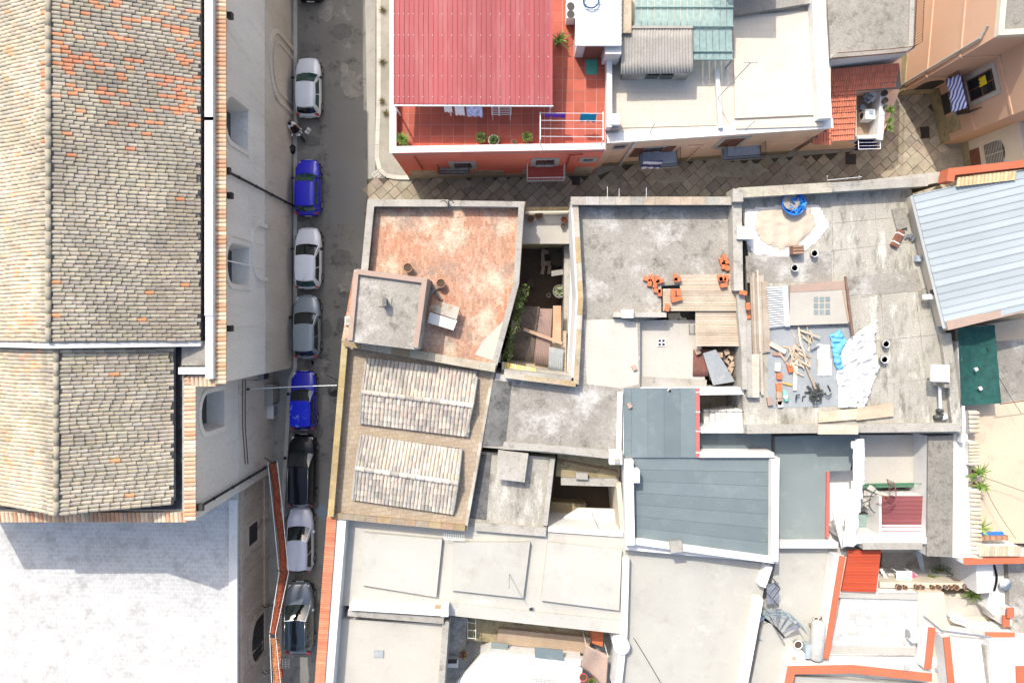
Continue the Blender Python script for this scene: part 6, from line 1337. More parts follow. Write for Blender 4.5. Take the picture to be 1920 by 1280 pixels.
# wooden debris, each stick a thing
for k in range(34):
    u, v = random.gauss(1500, 16), random.gauss(662, 18); a = random.gauss(-.9, .5); L_ = random.uniform(.4, 1.3); p = P(u, v, ZC+random.uniform(.06, .3))
    d = Vector((math.cos(a), math.sin(a), random.uniform(-.1, .1)))*L_/2; s_ = Vector((-d.y, d.x, 0)).normalized()*random.uniform(.025, .07)
    tag(MB().hexa([p-d+s_, p-d-s_, p+d-s_, p+d+s_], .03, jit((.58, .47, .36), .2)).build('wood_offcut', M['wood']), 'pale wood offcut in the scattered debris heap', 'offcut', 'wood offcuts in the debris heap')
plank([(1488, 672), (1497, 672), (1494, 732), (1487, 732)], ZC+.15, (.70, .64, .53), 'long cream lath standing out of the debris heap'); plank([(1507, 680), (1511, 680), (1532, 728), (1528, 730)], ZC+.2, (.4, .31, .23), 'slim brown pole pointing at the black scrap')
for k, (u, v, m_, lb) in enumerate(((1481, 690, 'hollow_brick', 'orange brick below the short pale beam'), (1461, 705, 'hollow_brick', 'orange brick at the top of the row along the felt edge'), (1460, 726, 'hollow_brick', 'orange brick touching the green bottle'), (1461, 753, 'pink_coping', 'pinkish brick below the green bottle'), (1443, 752, 'pink_coping', 'pinkish brick lying on the felt by the wall'), (1460, 740, 'pale_brick', 'pale brick between the green bottle and the pinkish brick'), (1458, 688, 'white', 'white crumpled block at the upper end of the brick row'), (1462, 757, 'white', 'white slab lying under the pinkish brick'))): tag(MB().box(P(u, v, ZC+.1), (.3, .38 if k % 2 else .5, .2), random.uniform(-.3, .3)).build('brick', M[m_], bevel=.015), lb, 'brick')
t = thing('bottle', 'green and white plastic bottle among the bricks', 'bottle', P(1471, 741, ZC)); a, b = P(1470, 731, ZC+.12), P(1475, 752, ZC+.12); MB().tube([a, lerp(a, b, .3), lerp(a, b, .35), lerp(a, b, .9), b], [.05, .12, .14, .14, .1], 10).build('body', flat('green_plastic', (.15, .6, .4), .35), t, True); MB().tube([lerp(a, b, .45)+Vector((0, 0, .004)), lerp(a, b, .8)+Vector((0, 0, .004))], .143, 10).build('label_sleeve', M['white'], t, True)
tag(MB().tube([P(1467, 718, ZC+.08), P(1485, 722, ZC+.08)], .06, 6).build('orange_tool', flat('orange_plastic', (.7, .32, .06), .5)), 'orange handled tool beside the upper orange brick', 'tool')
bs = thing('black_scrap', 'tangle of black rubber scrap on the grey felt', 'scrap', P(1527, 738, ZC)); mb = MB()
for k in range(26): p = P(random.gauss(1527, 9), random.gauss(738, 8), ZC+random.uniform(.05, .25)); a = random.uniform(0, 6.3); mb.tube([p, p+Vector((math.cos(a)*.2, math.sin(a)*.2, .05)), p+Vector((math.cos(a+.9)*.38, math.sin(a+.9)*.38, 0))], random.uniform(.03, .08), 5)
mb.build('pieces', M['tub'], bs)['kind'] = 'stuff'; tag(MB().tube([P(1552, 722, ZC+.05), P(1557, 733, ZC+.05)], .05, 6).build('black_offcut', M['tub']), 'single black offcut beside the rubber scrap', 'offcut')
tag(MB().tube([P(1536, 648, ZC+.15), P(1520, 655, ZC+.2)], .06, 5).build('trowel', M['grey_metal']), 'dark trowel shaped tool at the top of the debris', 'tool')
# chimney with cap, flue pipe, rolls
cm = thing('chimney', 'chimney with flat pale cap at the worksite roof edge', 'chimney', P(1757, 720, ZC)); MB().box((*P(1757, 716, ZC).xy, ZC+.55), (.5, .45, 1.1)).build('stack', M['conc_a'], cm); MB().pp([(1748, 683), (1780, 684), (1781, 716), (1747, 715)], ZC+1.3, ZC+1.12).build('cap', M['white'], cm)
MB().tube([P(1762, 725, ZC+.6), P(1763, 765, ZC+.3)], .09, 8).build('flue', M['pipe_w'], cm)
for u0, v0, u1, v1, r, m_, lb in ((1752, 783, 1768, 780, .16, 'tub', 'dark roll lying by the worksite roof corner'), (1762, 767, 1762, 772, .2, 'tub', 'black round vent opening near the dark roll'), (1768, 778, 1772, 784, .2, 'white_metal', 'pale roll end beside the dark roll')): tag(MB().tube([P(u0, v0, ZC+.2), P(u1, v1, ZC+.2)], r, 12).build('roll', M[m_], None, True), lb, 'roll')
# things along the gutter beside the blue roof
t = thing('tool_case', 'long dark tool case with pale straps on the worksite roof', 'case', P(1686, 448, ZC)); a, b = P(1693, 432, ZC+.25), P(1677, 462, ZC+.25); d = (b-a).normalized(); s_ = Vector((-d.y, d.x, 0))*.2; MB().hexa([a+s_, a-s_, b-s_, b+s_], .25).build('case', M['brown_shutter'], t, bevel=.03)
for f in (.22, .75): p = lerp(a, b, f); MB().hexa([p+s_*1.03-d*.03, p-s_*1.03-d*.03, p-s_*1.03+d*.03, p+s_*1.03+d*.03], .27).build('strap', M['bucket'], t).location.z += .008
t = thing('scrap_pile', 'grey metal scrap beside the dark tool case', 'scrap', P(1706, 443, ZC)); mb = MB()
for k in range(8): mb.tube([P(1698+k*2, 436+random.uniform(0, 14), ZC+.2), P(1702+k*2, 436+random.uniform(0, 14), ZC+.3)], .06, 6)
mb.build('pieces', M['grey_metal'], t)['kind'] = 'stuff'; tag(MB().box(P(1721, 485, ZC+.2), (.3, .34, .3)).build('blue_crate', M['slate_floor']), 'small blue box in the gutter by the blue roof', 'box')
tag(MB().hexa([P(1672, 392, ZC+.1), P(1698, 390, ZC+.25), P(1703, 425, ZC+.25), P(1682, 432, ZC+.1)], .03).build('dark_board', M['granular']), 'dark board leaning at the gutter above the tool case', 'board')
t = thing('bracket_box', 'white box bracket on the blue roof wall', 'box', P(1740, 556, 6)); MB().box(P(1740, 556, 6.1), (.5, .28, .3)).build('box', M['bucket'], t); MB().box(P(1750, 548, 6.2), (.2, .3, .3)).build('arm', M['blackmetal'], t)
for k in range(2): MB().tube([P(1551+k*60, 336, 6.4), P(1551+k*60, 330, 7.0)], .02, 4).build('iron_stub', M['white_metal'], eh)
mb = MB()
for z in (6.55, 6.7, 6.85): mb.tube([P(1551, 338, z), P(1616, 332, z)], .015, 4)
mb.build('wire_rail', M['white_metal'], eh)
# ================================================================== slate membrane roofs
ih = house('slate_roof_house', 'white house with slate grey membrane roofs in strips', 1300, 900, 5)
ZI = 5.35
q1 = [(1170, 728), (1306, 727), (1306, 857), (1170, 857)]
body(ih, [(1168, 726), (1312, 726), (1312, 858), (1168, 858)], ZI-.1, M['white'])
r1_ = deck(ih, q1, ZI-.02, M['membrane'], .08, 'roof'); Q = [P(*p, ZI) for p in q1]
panels(r1_, [lerp(Q[0], Q[1], .105), Q[1], Q[2], lerp(Q[3], Q[2], .105)], 4, M['membrane'], 'membrane_strip', .02, .012, step=.006); panels(r1_, [Q[0], Q[3], lerp(Q[3], Q[2], .1), lerp(Q[0], Q[1], .1)], 4, M['membrane'], 'membrane_strip', .02, .012, step=.006)
MB().strip(XY([(1308.5, 728), (1308.5, 857)], ZI+.05), ZI-.1, ZI+.06, .2).build('gutter', flat('red_gutter', (.50, .12, .11), .5), ih); [MB().box(P(1308.5, v, ZI+.06), (.26, .06, .05)).build('gutter_clip', M['white'], ih) for v in (735, 772, 808, 848)]
para(ih, [(1313, 734), (1395, 733)], ZI+.2, ZI-2, .42, M['white'])
body(ih, [(1312, 722), (1396, 722), (1396, 860), (1312, 860)], 2.2, M['plinth'], 0, 'stairwell_floor')
st = MB().pp([(1318, 775), (1398, 775), (1398, 812), (1318, 812)], 3.4, 2.0).build('stair', M['white'], ih)
for k in range(7): MB().pp([(1320+k*11, 768), (1331+k*11, 768), (1331+k*11, 803), (1320+k*11, 803)], 3.5+k*.28, 3.0).build('step', M['white'], st)
para(ih, [(1314, 807), (1394, 807)], ZI, 2, .3, M['white']); mb = MB(); pts = [P(1320+k*15, 772, 4.3+k*.25) for k in range(6)]
mb.tube(pts, .02, 5); [mb.tube([p, p-Vector((0, 0, .8))], .014, 4) for p in pts]; mb.build('stair_rail', M['blackmetal'], st)
i4 = [(1313, 811), (1446, 811), (1446, 849), (1313, 849)]; body(ih, i4, 4.0, M['white']); r4 = deck(ih, i4, 4.1, M['membrane_g'], .1); Q = [P(*p, 4.12) for p in i4]; panels(r4, Q, 4, M['membrane'], 'membrane_strip', .02, .012)
para(ih, [(1312, 853), (1452, 853)], ZI+.1, 3, .3, M['white'])
q2 = [(1186, 862), (1446, 860), (1446, 1046), (1190, 1010)]; body(ih, [(1172, 860), (1462, 858), (1460, 1056), (1172, 1030)], ZI-.25, M['white']); r2_ = deck(ih, q2, ZI-.2, M['membrane'], .1); Q = [P(*p, ZI-.17) for p in [(1188, 858), (1444, 858), (1444, 1044), (1192, 1010)]]; panels(r2_, [Q[0], Q[3], Q[2], Q[1]], 7, M['membrane'], 'membrane_strip', .025, .012, step=.008)
para(ih, [(1179, 862), (1182, 1022)], ZI+.45, ZI-.3, .55, M['white']); para(ih, [(1188, 1015), (1452, 1051)], ZI+.2, ZI-.3, .34, M['white']); para(ih, [(1454, 862), (1453, 1052)], ZI+.35, ZI-.3, .42, M['white'])
MB().box(P(1191, 890, ZI+.3), (.4, .75, .8)).build('chimney_block', M['white'], ih); MB().box(P(1267, 1024, ZI+.35), (.7, .6, .3), .1).build('stone_block', M['coping'], ih)
i3 = [(1452, 818), (1612, 814), (1594, 882), (1556, 883), (1553, 1016), (1462, 1018)]; body(ih, i3, 3.7, M['white']); deck(ih, i3, 3.8, M['membrane_g'], .1); MB().strip(XY([(1553, 885), (1551, 1008)], 3.95), 3.7, 3.95, .16).build('gutter', flat('red_gutter_b', (.50, .12, .10), .5), ih)
para(ih, [(1462, 1022), (1572, 1022)], 4.4, 3, .36, M['white'])
body(ih, [(1556, 884), (1600, 880), (1594, 1020), (1556, 1020)], 2.5, M['white'], 0, 'light_well'); MB().hexa([P(1560, 955, 4.2), P(1567, 950, 4.2), P(1585, 1025, 4.3), P(1578, 1028, 4.3)], .1).build('beam', M['white'], ih)
crumple('canvas_drape', 'long pale canvas draped down beside the green grey roof', 'canvas', [(1596, 825), (1620, 822), (1620, 905), (1612, 960), (1604, 1025), (1580, 1025), (1585, 950), (1600, 890)], 5.3, M['white_metal'], .3, .12, 1.6, 31)
# ================================================================== patio house with spiral stair
ph = house('patio_house', 'house with cream patio, green spiral stair and maroon sheet roof', 1680, 920, 3)
body(ph, [(1600, 815), (1745, 815), (1745, 1035), (1595, 1035)], 1.2, M['conc_pale']); deck(ph, [(1612, 815), (1745, 815), (1745, 908), (1612, 908)], 3.4, M['conc_pale'], .3, 'patio'); 
MB().prism(XY([(1655, 930), (1740, 930), (1740, 1010), (1655, 1010)], 4.4), 1.2, 4.35).build('wall', M['white'], ph); Q = [P(1654, 930, 4.45), P(1740, 930, 4.45), P(1740, 1010, 4.3), P(1654, 1010, 4.3)]; rr = MB().hexa([c-Vector((0, 0, .03)) for c in Q], .08).build('sheet_roof', M['maroon'], ph); panels(rr, [Q[0], Q[3], Q[2], Q[1]], 10, M['maroon'], 'roof_sheet', .03, .006, .03, ribw=.05)
MB().strip(XY([(1651, 930), (1651, 1008)], 4.6), 3, 4.6, .14).build('frame', M['white'], ph); para(ph, [(1590, 1013), (1742, 1013)], 5.0, 1, .4, M['white']); para(ph, [(1618, 1024), (1730, 1024)], 5.15, 1, .38, M['coping'])
Q = [P(1606, 962, 3.2), P(1648, 962, 3.2), P(1648, 1005, 3.0), P(1606, 1005, 3.0)]; panels(ph, Q, 2, M['glass_g'], 'glass_roof', .03, .03); MB().strip([Q[0].xy, Q[1].xy, Q[2].xy, Q[3].xy], 2.9, 3.26, .06, closed=True).build('glass_frame', M['blackmetal'], ph)
cx = P(1640, 922, 3.2); ss = MB().tube([(cx.x, cx.y, 1.2), (cx.x, cx.y, 4.6)], .06, 8).build('spiral_stair', M['rust'], ph)
for k in range(12):
    a = 2.4+k*.42; z = 4.3-k*.24; d = Vector((math.cos(a), math.sin(a), 0)); d2 = Vector((math.cos(a+.32), math.sin(a+.32), 0)); MB().hexa([cx*1+Vector((0, 0, z-3.2))+d*.06, cx+Vector((0, 0, z-3.2))+d*1.15, cx+Vector((0, 0, z-3.2))+d2*1.15, cx+Vector((0, 0, z-3.2))+d2*.06], .04, (.5, .25, .1) if k > 5 else (.62, .58, .5)).build('tread', M['wood'], ss)
mb = MB(); pts = [cx+Vector((math.cos(2.4+k*.42)*1.15, math.sin(2.4+k*.42)*1.15, 2.0-k*.24)) for k in range(12)]; mb.tube(pts, .025, 5); [mb.tube([p, p-Vector((0, 0, .9))], .014, 4) for p in pts]; mb.build('handrail', M['net'], ss)
mb = MB(); pts = [P(1675, 903, 5.2), P(1679, 915, 5.2), P(1681, 935, 5.2), P(1675, 946, 5.2), P(1655, 950, 5.2)]; mb.tube(pts, .03, 5); mb.tube([p-Vector((0, 0, .7)) for p in pts], .02, 5)
for a, b in zip(pts, pts[1:]):
    for k in range(7): p = lerp(a, b, k/6); mb.tube([p, p-Vector((0, 0, .8))], .014, 4)
mb.build('curved_railing', flat('maroon_iron', (.20, .07, .075), .5), ph); mb = MB(); [mb.tube([P(1618, 908, z), P(1732, 906, z)], .025, 5) for z in (3.6, 4.3)]; mb.build('patio_rail', flat('green_iron', (.06, .2, .1), .5), ph); deck(ph, [(1617, 907), (1730, 905), (1730, 912), (1617, 915)], 3.55, flat('green_edge', (.07, .16, .10), .6), .2, 'patio_edge')
sb_ = house('concrete_band', 'long stained concrete roof strip with white side between patio and yard', 1765, 930, 5, 'roof')
body(sb_, [(1741, 818), (1788, 815), (1786, 1044), (1738, 1042)], 4.95, M['white']); deck(sb_, [(1741, 818), (1788, 815), (1786, 1044), (1738, 1042)], 5.05, M['granular'], .12); MB().pp([(1788, 812), (1815, 812), (1816, 1050), (1786, 1044)], 4.9, 0).build('side_wall', M['white'], sb_)
for k in range(5): t = thing('patio_clutter', ['dark stool at the patio wall', 'grey folded chair at the patio wall', 'wooden crate at the patio wall', 'purple washtub at the patio wall', 'yellow toolbox on the patio edge'][k], 'furniture', P(1732, 862+k*10, 3.4)); m_ = [M['tub'], M['grey_metal'], M['brown_shutter'], cloth('purple_plastic', (.3, .2, .32)), M['cl_yellow']][k]; MB().box((0, 0, .4), (.42, .36, .06)).build('top', m_, t, world=False); [MB().box((x, y, .2), (.05, .05, .4)).build('leg', m_, t, world=False) for x in (-.17, .17) for y in (-.14, .14)]
# ================================================================== beige yard and walls at the right edge
yh = house('beige_yard', 'beige terrace yard with green shade net at the right photo edge', 1870, 850, 4, 'terrace')
ZY = 4.2
body(yh, [(1790, 618), (1990, 585), (1990, 1018), (1812, 1018)], ZY-.1, M['cream']); deck(yh, [(1790, 618), (1990, 585), (1990, 1018), (1812, 1018)], ZY, M['tan_floor'], .1, 'floor'); deck(yh, [(1868, 640), (1990, 630), (1990, 740), (1872, 755)], ZY+.015, M['conc_a'], .012, 'grey_floor')
para(yh, [(1798, 640), (1808, 790), (1806, 830)], 5.4, 3, .2, M['white'])
ng = thing('shade_net', 'dark green shade net stretched over the yard corner', 'net', P(1830, 690, ZY)); mb = MB(); vs = []; fs = []; q = [P(1797, 614, 5.6), P(1866, 610, 5.5), P(1878, 756, 5.4), P(1803, 760, 5.5)]
for j in range(13):
    for i in range(9): p = bil(q, i/8, j/12); vs.append(p-Vector((0, 0, .35*math.sin(i/8*3.14)*math.sin(j/12*3.14)+.12*abs(noise.noise((i*.9, j*.7, 2))))))
for j in range(12):
    for i in range(8): fs.append((j*9+i, j*9+i+1, (j+1)*9+i+1, (j+1)*9+i))
mb.add(vs, fs).build('net', M['net'], ng, True); [MB().tube([c, (c.x, c.y, ZY)], .04, 6).build('post', M['grey_metal'], ng) for c in q]; [MB().box(P(u, v, 5.5), (.18, .18, .12), .5).build('stone_weight', M['white'], ng) for u, v in ((1830, 692), (1838, 728))]
MB().tube([P(1875, 757, 5.5), P(1990, 742, 5.5)], .03, 5).build('net_rope', M['rust'], ng)
TB = [(.52, .42, .30), (.58, .48, .36), (.48, .40, .31)]
def capwall(pts, z, n, dirv, lb, root):
    a, b = P(*pts[0], z), P(*pts[1], z); bed = MB().strip([a.xy, b.xy], ZY-1, z, .5).build('wall', M['white'], root); vs, fs = tile_verts(.2, .6); d = (b-a).normalized(); s_ = Vector((-d.y, d.x, 0))
    for k in range(n): p = lerp(a, b, (k+.5)/n)-s_*.3; MB().add([p+d*x+s_*y+Vector((0, 0, z_+.03)) for x, y, z_ in vs], fs, jit(random.choice(TB))).build('cap_tile', M['tile'], bed)
cw = house('tiled_wall', 'yard boundary walls capped with old barrel tiles', 1830, 900, 4, 'wall')
capwall([(1824, 770), (1826, 812)], 5.2, 5, 0, '', cw); capwall([(1824, 828), (1826, 872)], 5.3, 7, 0, '', cw); capwall([(1827, 918), (1830, 1048)], 5.3, 16, 0, '', cw); capwall([(1835, 1032), (1912, 1032)], 5.5, 16, 0, '', cw)
ocop(cw, [(1808, 1052), (1990, 1048)], 5.4, 3, .42)
potted(1826, 883, 4.6, 'palm like plant on the yard wall, upper one of the pair', .2, .3, 'palm', .55, YG+GR, n=30); potted(1828, 907, 4.6, 'palm like plant on the yard wall, lower one of the pair', .2, .3, 'palm', .48, YG+GR, n=30); potted(1828, 985, 4.6, 'single palm like plant near the row of terracotta pipes', .2, .3, 'palm', .6, YG, n=30)
for k in range(5): tag(MB().tube([P(1839+k*11, 1003, 5.2), P(1839+k*11, 1011, 5.2)], .19, 14, cap=False).tube([P(1839+k*11, 1004, 5.2), P(1839+k*11, 1006, 5.2)], .16, 14).build('clay_pipe', M['terracotta'], None, True), ['clay pipe end nearest the palm plant in the pipe row', 'second clay pipe from the palm plant', 'middle clay pipe of the row of five', 'fourth clay pipe from the palm plant', 'clay pipe farthest from the palm plant'][k], 'pipe', 'row of clay pipes')
tag(MB().pp([(1840, 999), (1882, 997), (1882, 1004), (1840, 1006)], 5.1, 4.9).build('blue_board', M['blue_plastic']), 'blue board lying behind the row of clay pipes', 'board')
for (a, b, lb) in (((1838, 892), (1960, 935), 'thin cable crossing the beige yard from the palm plants'), ((1838, 893), (1905, 1010), 'thin cable running down the beige yard'), ((1850, 650), (1915, 775), 'thin cable sagging over the shade net')): p, q = P(*a, 5.4), P(*b, 5.3); tag(MB().tube([lerp(p, q, k/8)-Vector((0, 0, .3*math.sin(k/8*3.14))) for k in range(9)], .015, 4).build('cable', M['blackmetal']), lb, 'cable')
# ================================================================== grey coated roofs (south)
gh = house('grey_coated_house', 'house with three raised grey roof slabs and brick street coping', 900, 1070, 4.6)
ZG = 4.45; gp = [(632, 966), (1174, 1000), (1170, 1186), (842, 1150), (640, 1134)]
body(gh, gp, ZG-.1, M['white']); deck(gh, gp, ZG, M['grey_screed'], .1)
for px in ([(681, 998), (829, 1011), (818, 1119), (677, 1096)], [(850, 1016), (994, 1017), (981, 1121), (846, 1106)], [(1027, 1016), (1166, 1031), (1161, 1144), (1014, 1125)]): deck(gh, px, ZG+.32, M['grey_screed'], .32, 'raised_slab')
deck(gh, [(842, 1130), (1168, 1163), (1167, 1188), (842, 1153)], ZG+.14, M['grey_screed'], .3, 'edge_step')
MB().strip(XY([(640, 966), (613, 1300)], 5.3), 3, 5.3, .62).build('parapet', M['white'], gh)
BP = house('brick_parapet', 'street parapet capped with orange bricks', 610, 1120, 0, 'wall'); MB().strip(XY([(622, 967), (598, 1300)], 5.35), 0, 5.33, .5).build('wall', M['coping'], BP)
a, b = P(622, 968, 5.4), P(598, 1296, 5.4); n = 76; d = (b-a).normalized(); s_ = Vector((-d.y, d.x, 0))
for k in range(n): p = lerp(a, b, (k+.06)/n); q = lerp(a, b, (k+.94)/n); MB().hexa([p+s_*.29, p-s_*.29, q-s_*.29, q+s_*.29], .08, jit((.62, .23, .13), .14)).build('brick', M['brick_cop'], BP)
para(gh, [(655, 1138), (838, 1150)], ZG+.75, ZG-1, .34, M['white']); para(gh, [(652, 1148), (832, 1163)], 4.9, 3, .42, M['coping']); MB().box(P(834, 1145, 5.3)-Vector((0, 0, .3)), (.45, .6, .8)).build('pier', M['white'], gh); MB().box(P(822, 1146, 5.0)-Vector((0, 0, .3)), (.55, .36, .6)).build('niche', M['pale_brick'], gh)
g3 = house('pale_roof_house', 'low house with blotchy cream roof at the bottom of the photo', 730, 1220, 4.4); p3 = [(640, 1160), (838, 1170), (829, 1300), (620, 1300)]; body(g3, p3, 4.2, M['white']); deck(g3, p3, 4.3, M['conc_pale'], .1); para(g3, [(836, 1165), (826, 1300)], 4.7, 3, .4, M['coping']); 
tag(MB().box(P(710, 1225, 4.34), (.6, .42, .06), -.03).build('roof_plate', M['greysheet']), 'small grey metal plate on the blotchy cream roof', 'plate')
aerial(955, 1075, ZG+.3, 2.3, 'thin aerial pole with its shadow on the grey slabs', (.0, .0), False)
mb = MB(); q0, q1 = P(833, 1010, 5.0), P(870, 1013, 5.0)
for k in range(10): p = lerp(q0, q1, k/9); mb.tube([p, p+Vector((0, .35, 0))], .014, 4)
mb.tube([q0, q1], .02, 4); tag(mb.build('spiked_rail', M['white_metal']), 'white spiked rail below the tan roof edge', 'rail')
# inner yard with white roofs
ny = house('inner_yard', 'inner yard with mossy walls, white roof and tan awning at the bottom', 980, 1230, 1, 'yard')
MB().pp([(840, 1145), (1170, 1180), (1150, 1300), (830, 1300)], .6, 0).build('floor', M['conc_a'], ny); MB().pp([(880, 1152), (1115, 1178), (1108, 1215), (875, 1200)], 1.4, .5).build('tufa_wall', M['mossy'], ny); MB().pp([(935, 1178), (1110, 1195), (1100, 1225), (930, 1205)], 1.8, .5).build('tufa_wall', M['pale_brick'], ny)
MB().hexa([P(905, 1225, 2.6), P(1095, 1235, 2.6), P(1085, 1300, 2.9), P(840, 1300, 2.9)], .4).build('white_roof', M['white'], ny); MB().pp([(918, 1222), (1090, 1236), (1088, 1248), (900, 1240)], 2.8, .5).build('white_wall', M['white'], ny)
MB().hexa([P(1002, 1213, 2.9), P(1055, 1218, 2.9), P(1058, 1238, 2.9), P(1003, 1232, 2.9)], .06).build('skylight_glass', M['membrane'], ny); MB().hexa([P(921, 1203, 2.3), P(952, 1206, 2.3), P(952, 1224, 2.3), P(921, 1222, 2.3)], .06).build('skylight_glass', M['membrane_g'], ny)
MB().pp([(842, 1155), (876, 1158), (872, 1225), (838, 1222)], 2.2, .5).build('side_roof', M['conc_a'], ny); MB().box(P(848, 1239, 2.0), (.8, .5, .6)).build('chimney_block', M['white'], ny); MB().box(P(848, 1239, 2.32), (.6, .25, .05)).build('vent', M['blackmetal'], ny)
potted(871, 1222, 2.0, 'dark reddish plant on the inner yard wall', .2, .3, 'bush', .3, [(.1, .08, .05), (.25, .07, .05), (.08, .12, .04)])
ld = thing('trellis', 'white wire trellis at the mossy yard wall', 'trellis', P(885, 1175, 1.5)); mb = MB(); [mb.tube([P(876, v, 2.2), P(893, v+2, 2.2)], .02, 4) for v in (1166, 1180, 1195)]; [mb.tube([P(u, 1160, 2.2), P(u, 1198, 2.2)], .02, 4) for u in (877, 892)]; mb.build('wire', M['white_metal'], ld); mb = MB(); leaf_ball(mb, P(884, 1183, 1.8), .5, 90, .1, GR+[(.5, .5, .45)], .5); mb.build('foliage', M['leaf'], ld)
aw = thing('awning', 'tan awning hanging in the inner yard beside the white wall', 'awning', P(1115, 1235, 1)); q = [P(1098, 1205, 3.4), P(1140, 1230, 3.6), P(1136, 1290, 3.2), P(1088, 1248, 2.7)]; vs = [bil(q, i/8, j/8)+Vector((0, 0, .12*math.sin(i/8*6+j*.3))) for j in range(9) for i in range(9)]; MB().add(vs, [(j*9+i, j*9+i+1, (j+1)*9+i+1, (j+1)*9+i) for j in range(8) for i in range(8)]).build('cloth', M['pink_coping'], aw, True).modifiers.new('s', 'SOLIDIFY').thickness = .02; [MB().tube([c, (c.x, c.y, .6)], .03, 5).build('pole', M['white_metal'], aw) for c in q]
MB().pp([(1108, 1180), (1132, 1183), (1130, 1212), (1110, 1205)], 2.4, .5).build('orange_floor', M['hollow_brick'], ny)
potted(1108, 1272, 2.9, 'green plant with red pot beside the tan awning', .22, .3, 'bush', .3, GR, M['cl_red']); emptypot(1093, 1265, 2.9, 'round red pot beside the awning railing', .25, .3, cloth('red_glaze', (.6, .1, .08)))
mb = MB(); [mb.tube([P(1000+k*5, 1272, 3.3), P(1001+k*5, 1285, 3.3)], .02, 4) for k in range(9)]; mb.tube([P(998, 1272, 3.3), P(1042, 1275, 3.3)], .03, 4); tag(mb.build('yard_railing', M['coping']), 'pale baluster railing at the bottom edge of the inner yard', 'railing')
# big plain grey roof
g2 = house('plain_grey_house', 'house with one large plain grey roof and white parapets', 1300, 1160, 4.5); p2 = [(1172, 1028), (1440, 1056), (1438, 1070), (1398, 1300), (1160, 1300)]
body(g2, p2, 4.25, M['white']); deck(g2, p2, 4.35, M['grey_screed'], .1); para(g2, [(1174, 1046), (1170, 1190), (1158, 1300)], 4.9, 3, .42, M['white']); para(g2, [(1443, 1060), (1430, 1100)], 4.95, 3, .42, M['white']); para(g2, [(1425, 1122), (1392, 1300)], 4.95, 3, .46, M['white'])
MB().lathe([(.5, -2), (.5, .05), (.42, .1)], P(1166, 1212, 4.9), 18).build('round_pier', M['white'], g2, True); p, q = P(1188, 1195, 4.7), P(1245, 1290, 4.6); tag(MB().tube([lerp(p, q, k/8)-Vector((0, 0, .25*math.sin(k/8*3.14))) for k in range(9)], .02, 4).build('cable', M['blackmetal']), 'dark cable sagging over the plain grey roof', 'cable')
# ================================================================== south east white house with orange copings
qh = house('orange_trim_house', 'white house with orange copings and white roofs in the lower right', 1650, 1180, 4)
body(qh, [(1460, 1026), (1580, 1026), (1548, 1240), (1455, 1300), (1405, 1300)], 3.6, M['white']); deck(qh, [(1460, 1026), (1580, 1026), (1548, 1240), (1455, 1300), (1405, 1300)], 3.7, M['grey_screed'], .1, 'grey_roof')
para(qh, [(1571, 1040), (1546, 1225)], 4.5, 3, .4, M['white']); ocop(qh, [(1580, 1042), (1549, 1234)], 4.6, 3, .36)
Q = [P(1592, 1031, 4.5), P(1652, 1031, 4.5), P(1643, 1110, 4.2), P(1578, 1108, 4.2)]; rr = MB().hexa([c-Vector((0, 0, .03)) for c in Q], .1).build('orange_roof', M['orange_metal'], qh); panels(rr, [Q[0], Q[3], Q[2], Q[1]], 14, M['orange_metal'], 'roof_sheet', .03, .004, .025, ribw=.04)
body(qh, [(1580, 1035), (1650, 1035), (1645, 1112), (1575, 1112)], 4.0, M['white']); wr_ = [(1578, 1112), (1722, 1112), (1716, 1228), (1556, 1228)]; body(qh, wr_, 3.9, M['white']); deck(qh, wr_, 4.0, M['white_roof'], .1)
deck(qh, [(1575, 1113), (1722, 1113), (1720, 1124), (1572, 1120)], 4.12, M['grey_screed'], .1, 'edge_step'); deck(qh, [(1562, 1210), (1718, 1214), (1716, 1226), (1558, 1224)], 4.03, M['grey_screed'], .02, 'edge_step'); [deck(qh, [(u-11, v-2), (u+11, v-3), (u+11, v+3), (u-11, v+3)], 4.02, M['grey_screed'], .012, 'grey_patch') for u, v in ((1605, 1152), (1655, 1155), (1655, 1189), (1600, 1187))]  # small grey patches laid on the white roof
deck(qh, [(1470, 1228), (1760, 1232), (1740, 1300), (1455, 1300)], 3.9, M['white'], .5, 'white_terrace'); ocop(qh, [(1476, 1300), (1484, 1256), (1600, 1254), (1748, 1270)], 4.8, 3, .5); deck(qh, [(1492, 1268), (1740, 1284), (1740, 1320), (1485, 1320)], 4.3, M['grey_screed'], .3, 'grey_roof')
for a, b in (((1748, 1176), (1740, 1254)), ((1775, 1194), (1786, 1300))): ocop(qh, [a, b], 4.9, 3, .42)
ocop(qh, [(1848, 1191), (1903, 1192)], 4.6, 3, .42); MB().box(P(1894, 1148, 4.6), (.42, .6, .1)).build('orange_pier_cap', M['orange_cop'], qh); MB().box(P(1886, 1164, 4.4), (.42, .7, .1)).build('orange_pier_cap', M['orange_cop'], qh); MB().box(P(1890, 1156, 4.3)-Vector((0, 0, 1.5)), (.5, 1.1, 3)).build('pier', M['white'], qh); ocop(qh, [(1913, 1248), (1915, 1300)], 5.4, 3, .5)
body(qh, [(1722, 1110), (1770, 1110), (1790, 1300), (1716, 1300)], 3.8, M['cream'], 0, 'stair_block'); body(qh, [(1770, 1195), (1860, 1200), (1870, 1300), (1786, 1300)], 4.4, M['white']); body(qh, [(1855, 1200), (1990, 1200), (1990, 1300), (1862, 1300)], 5.0, M['white']); body(qh, [(1740, 1115), (1850, 1110), (1880, 1200), (1770, 1195)], 2.4, M['cream'], 0, 'lower_terrace'); deck(qh, [(1745, 1120), (1835, 1120), (1850, 1155), (1755, 1155)], 2.42, M['conc_pale'], .02, 'grey_floor')
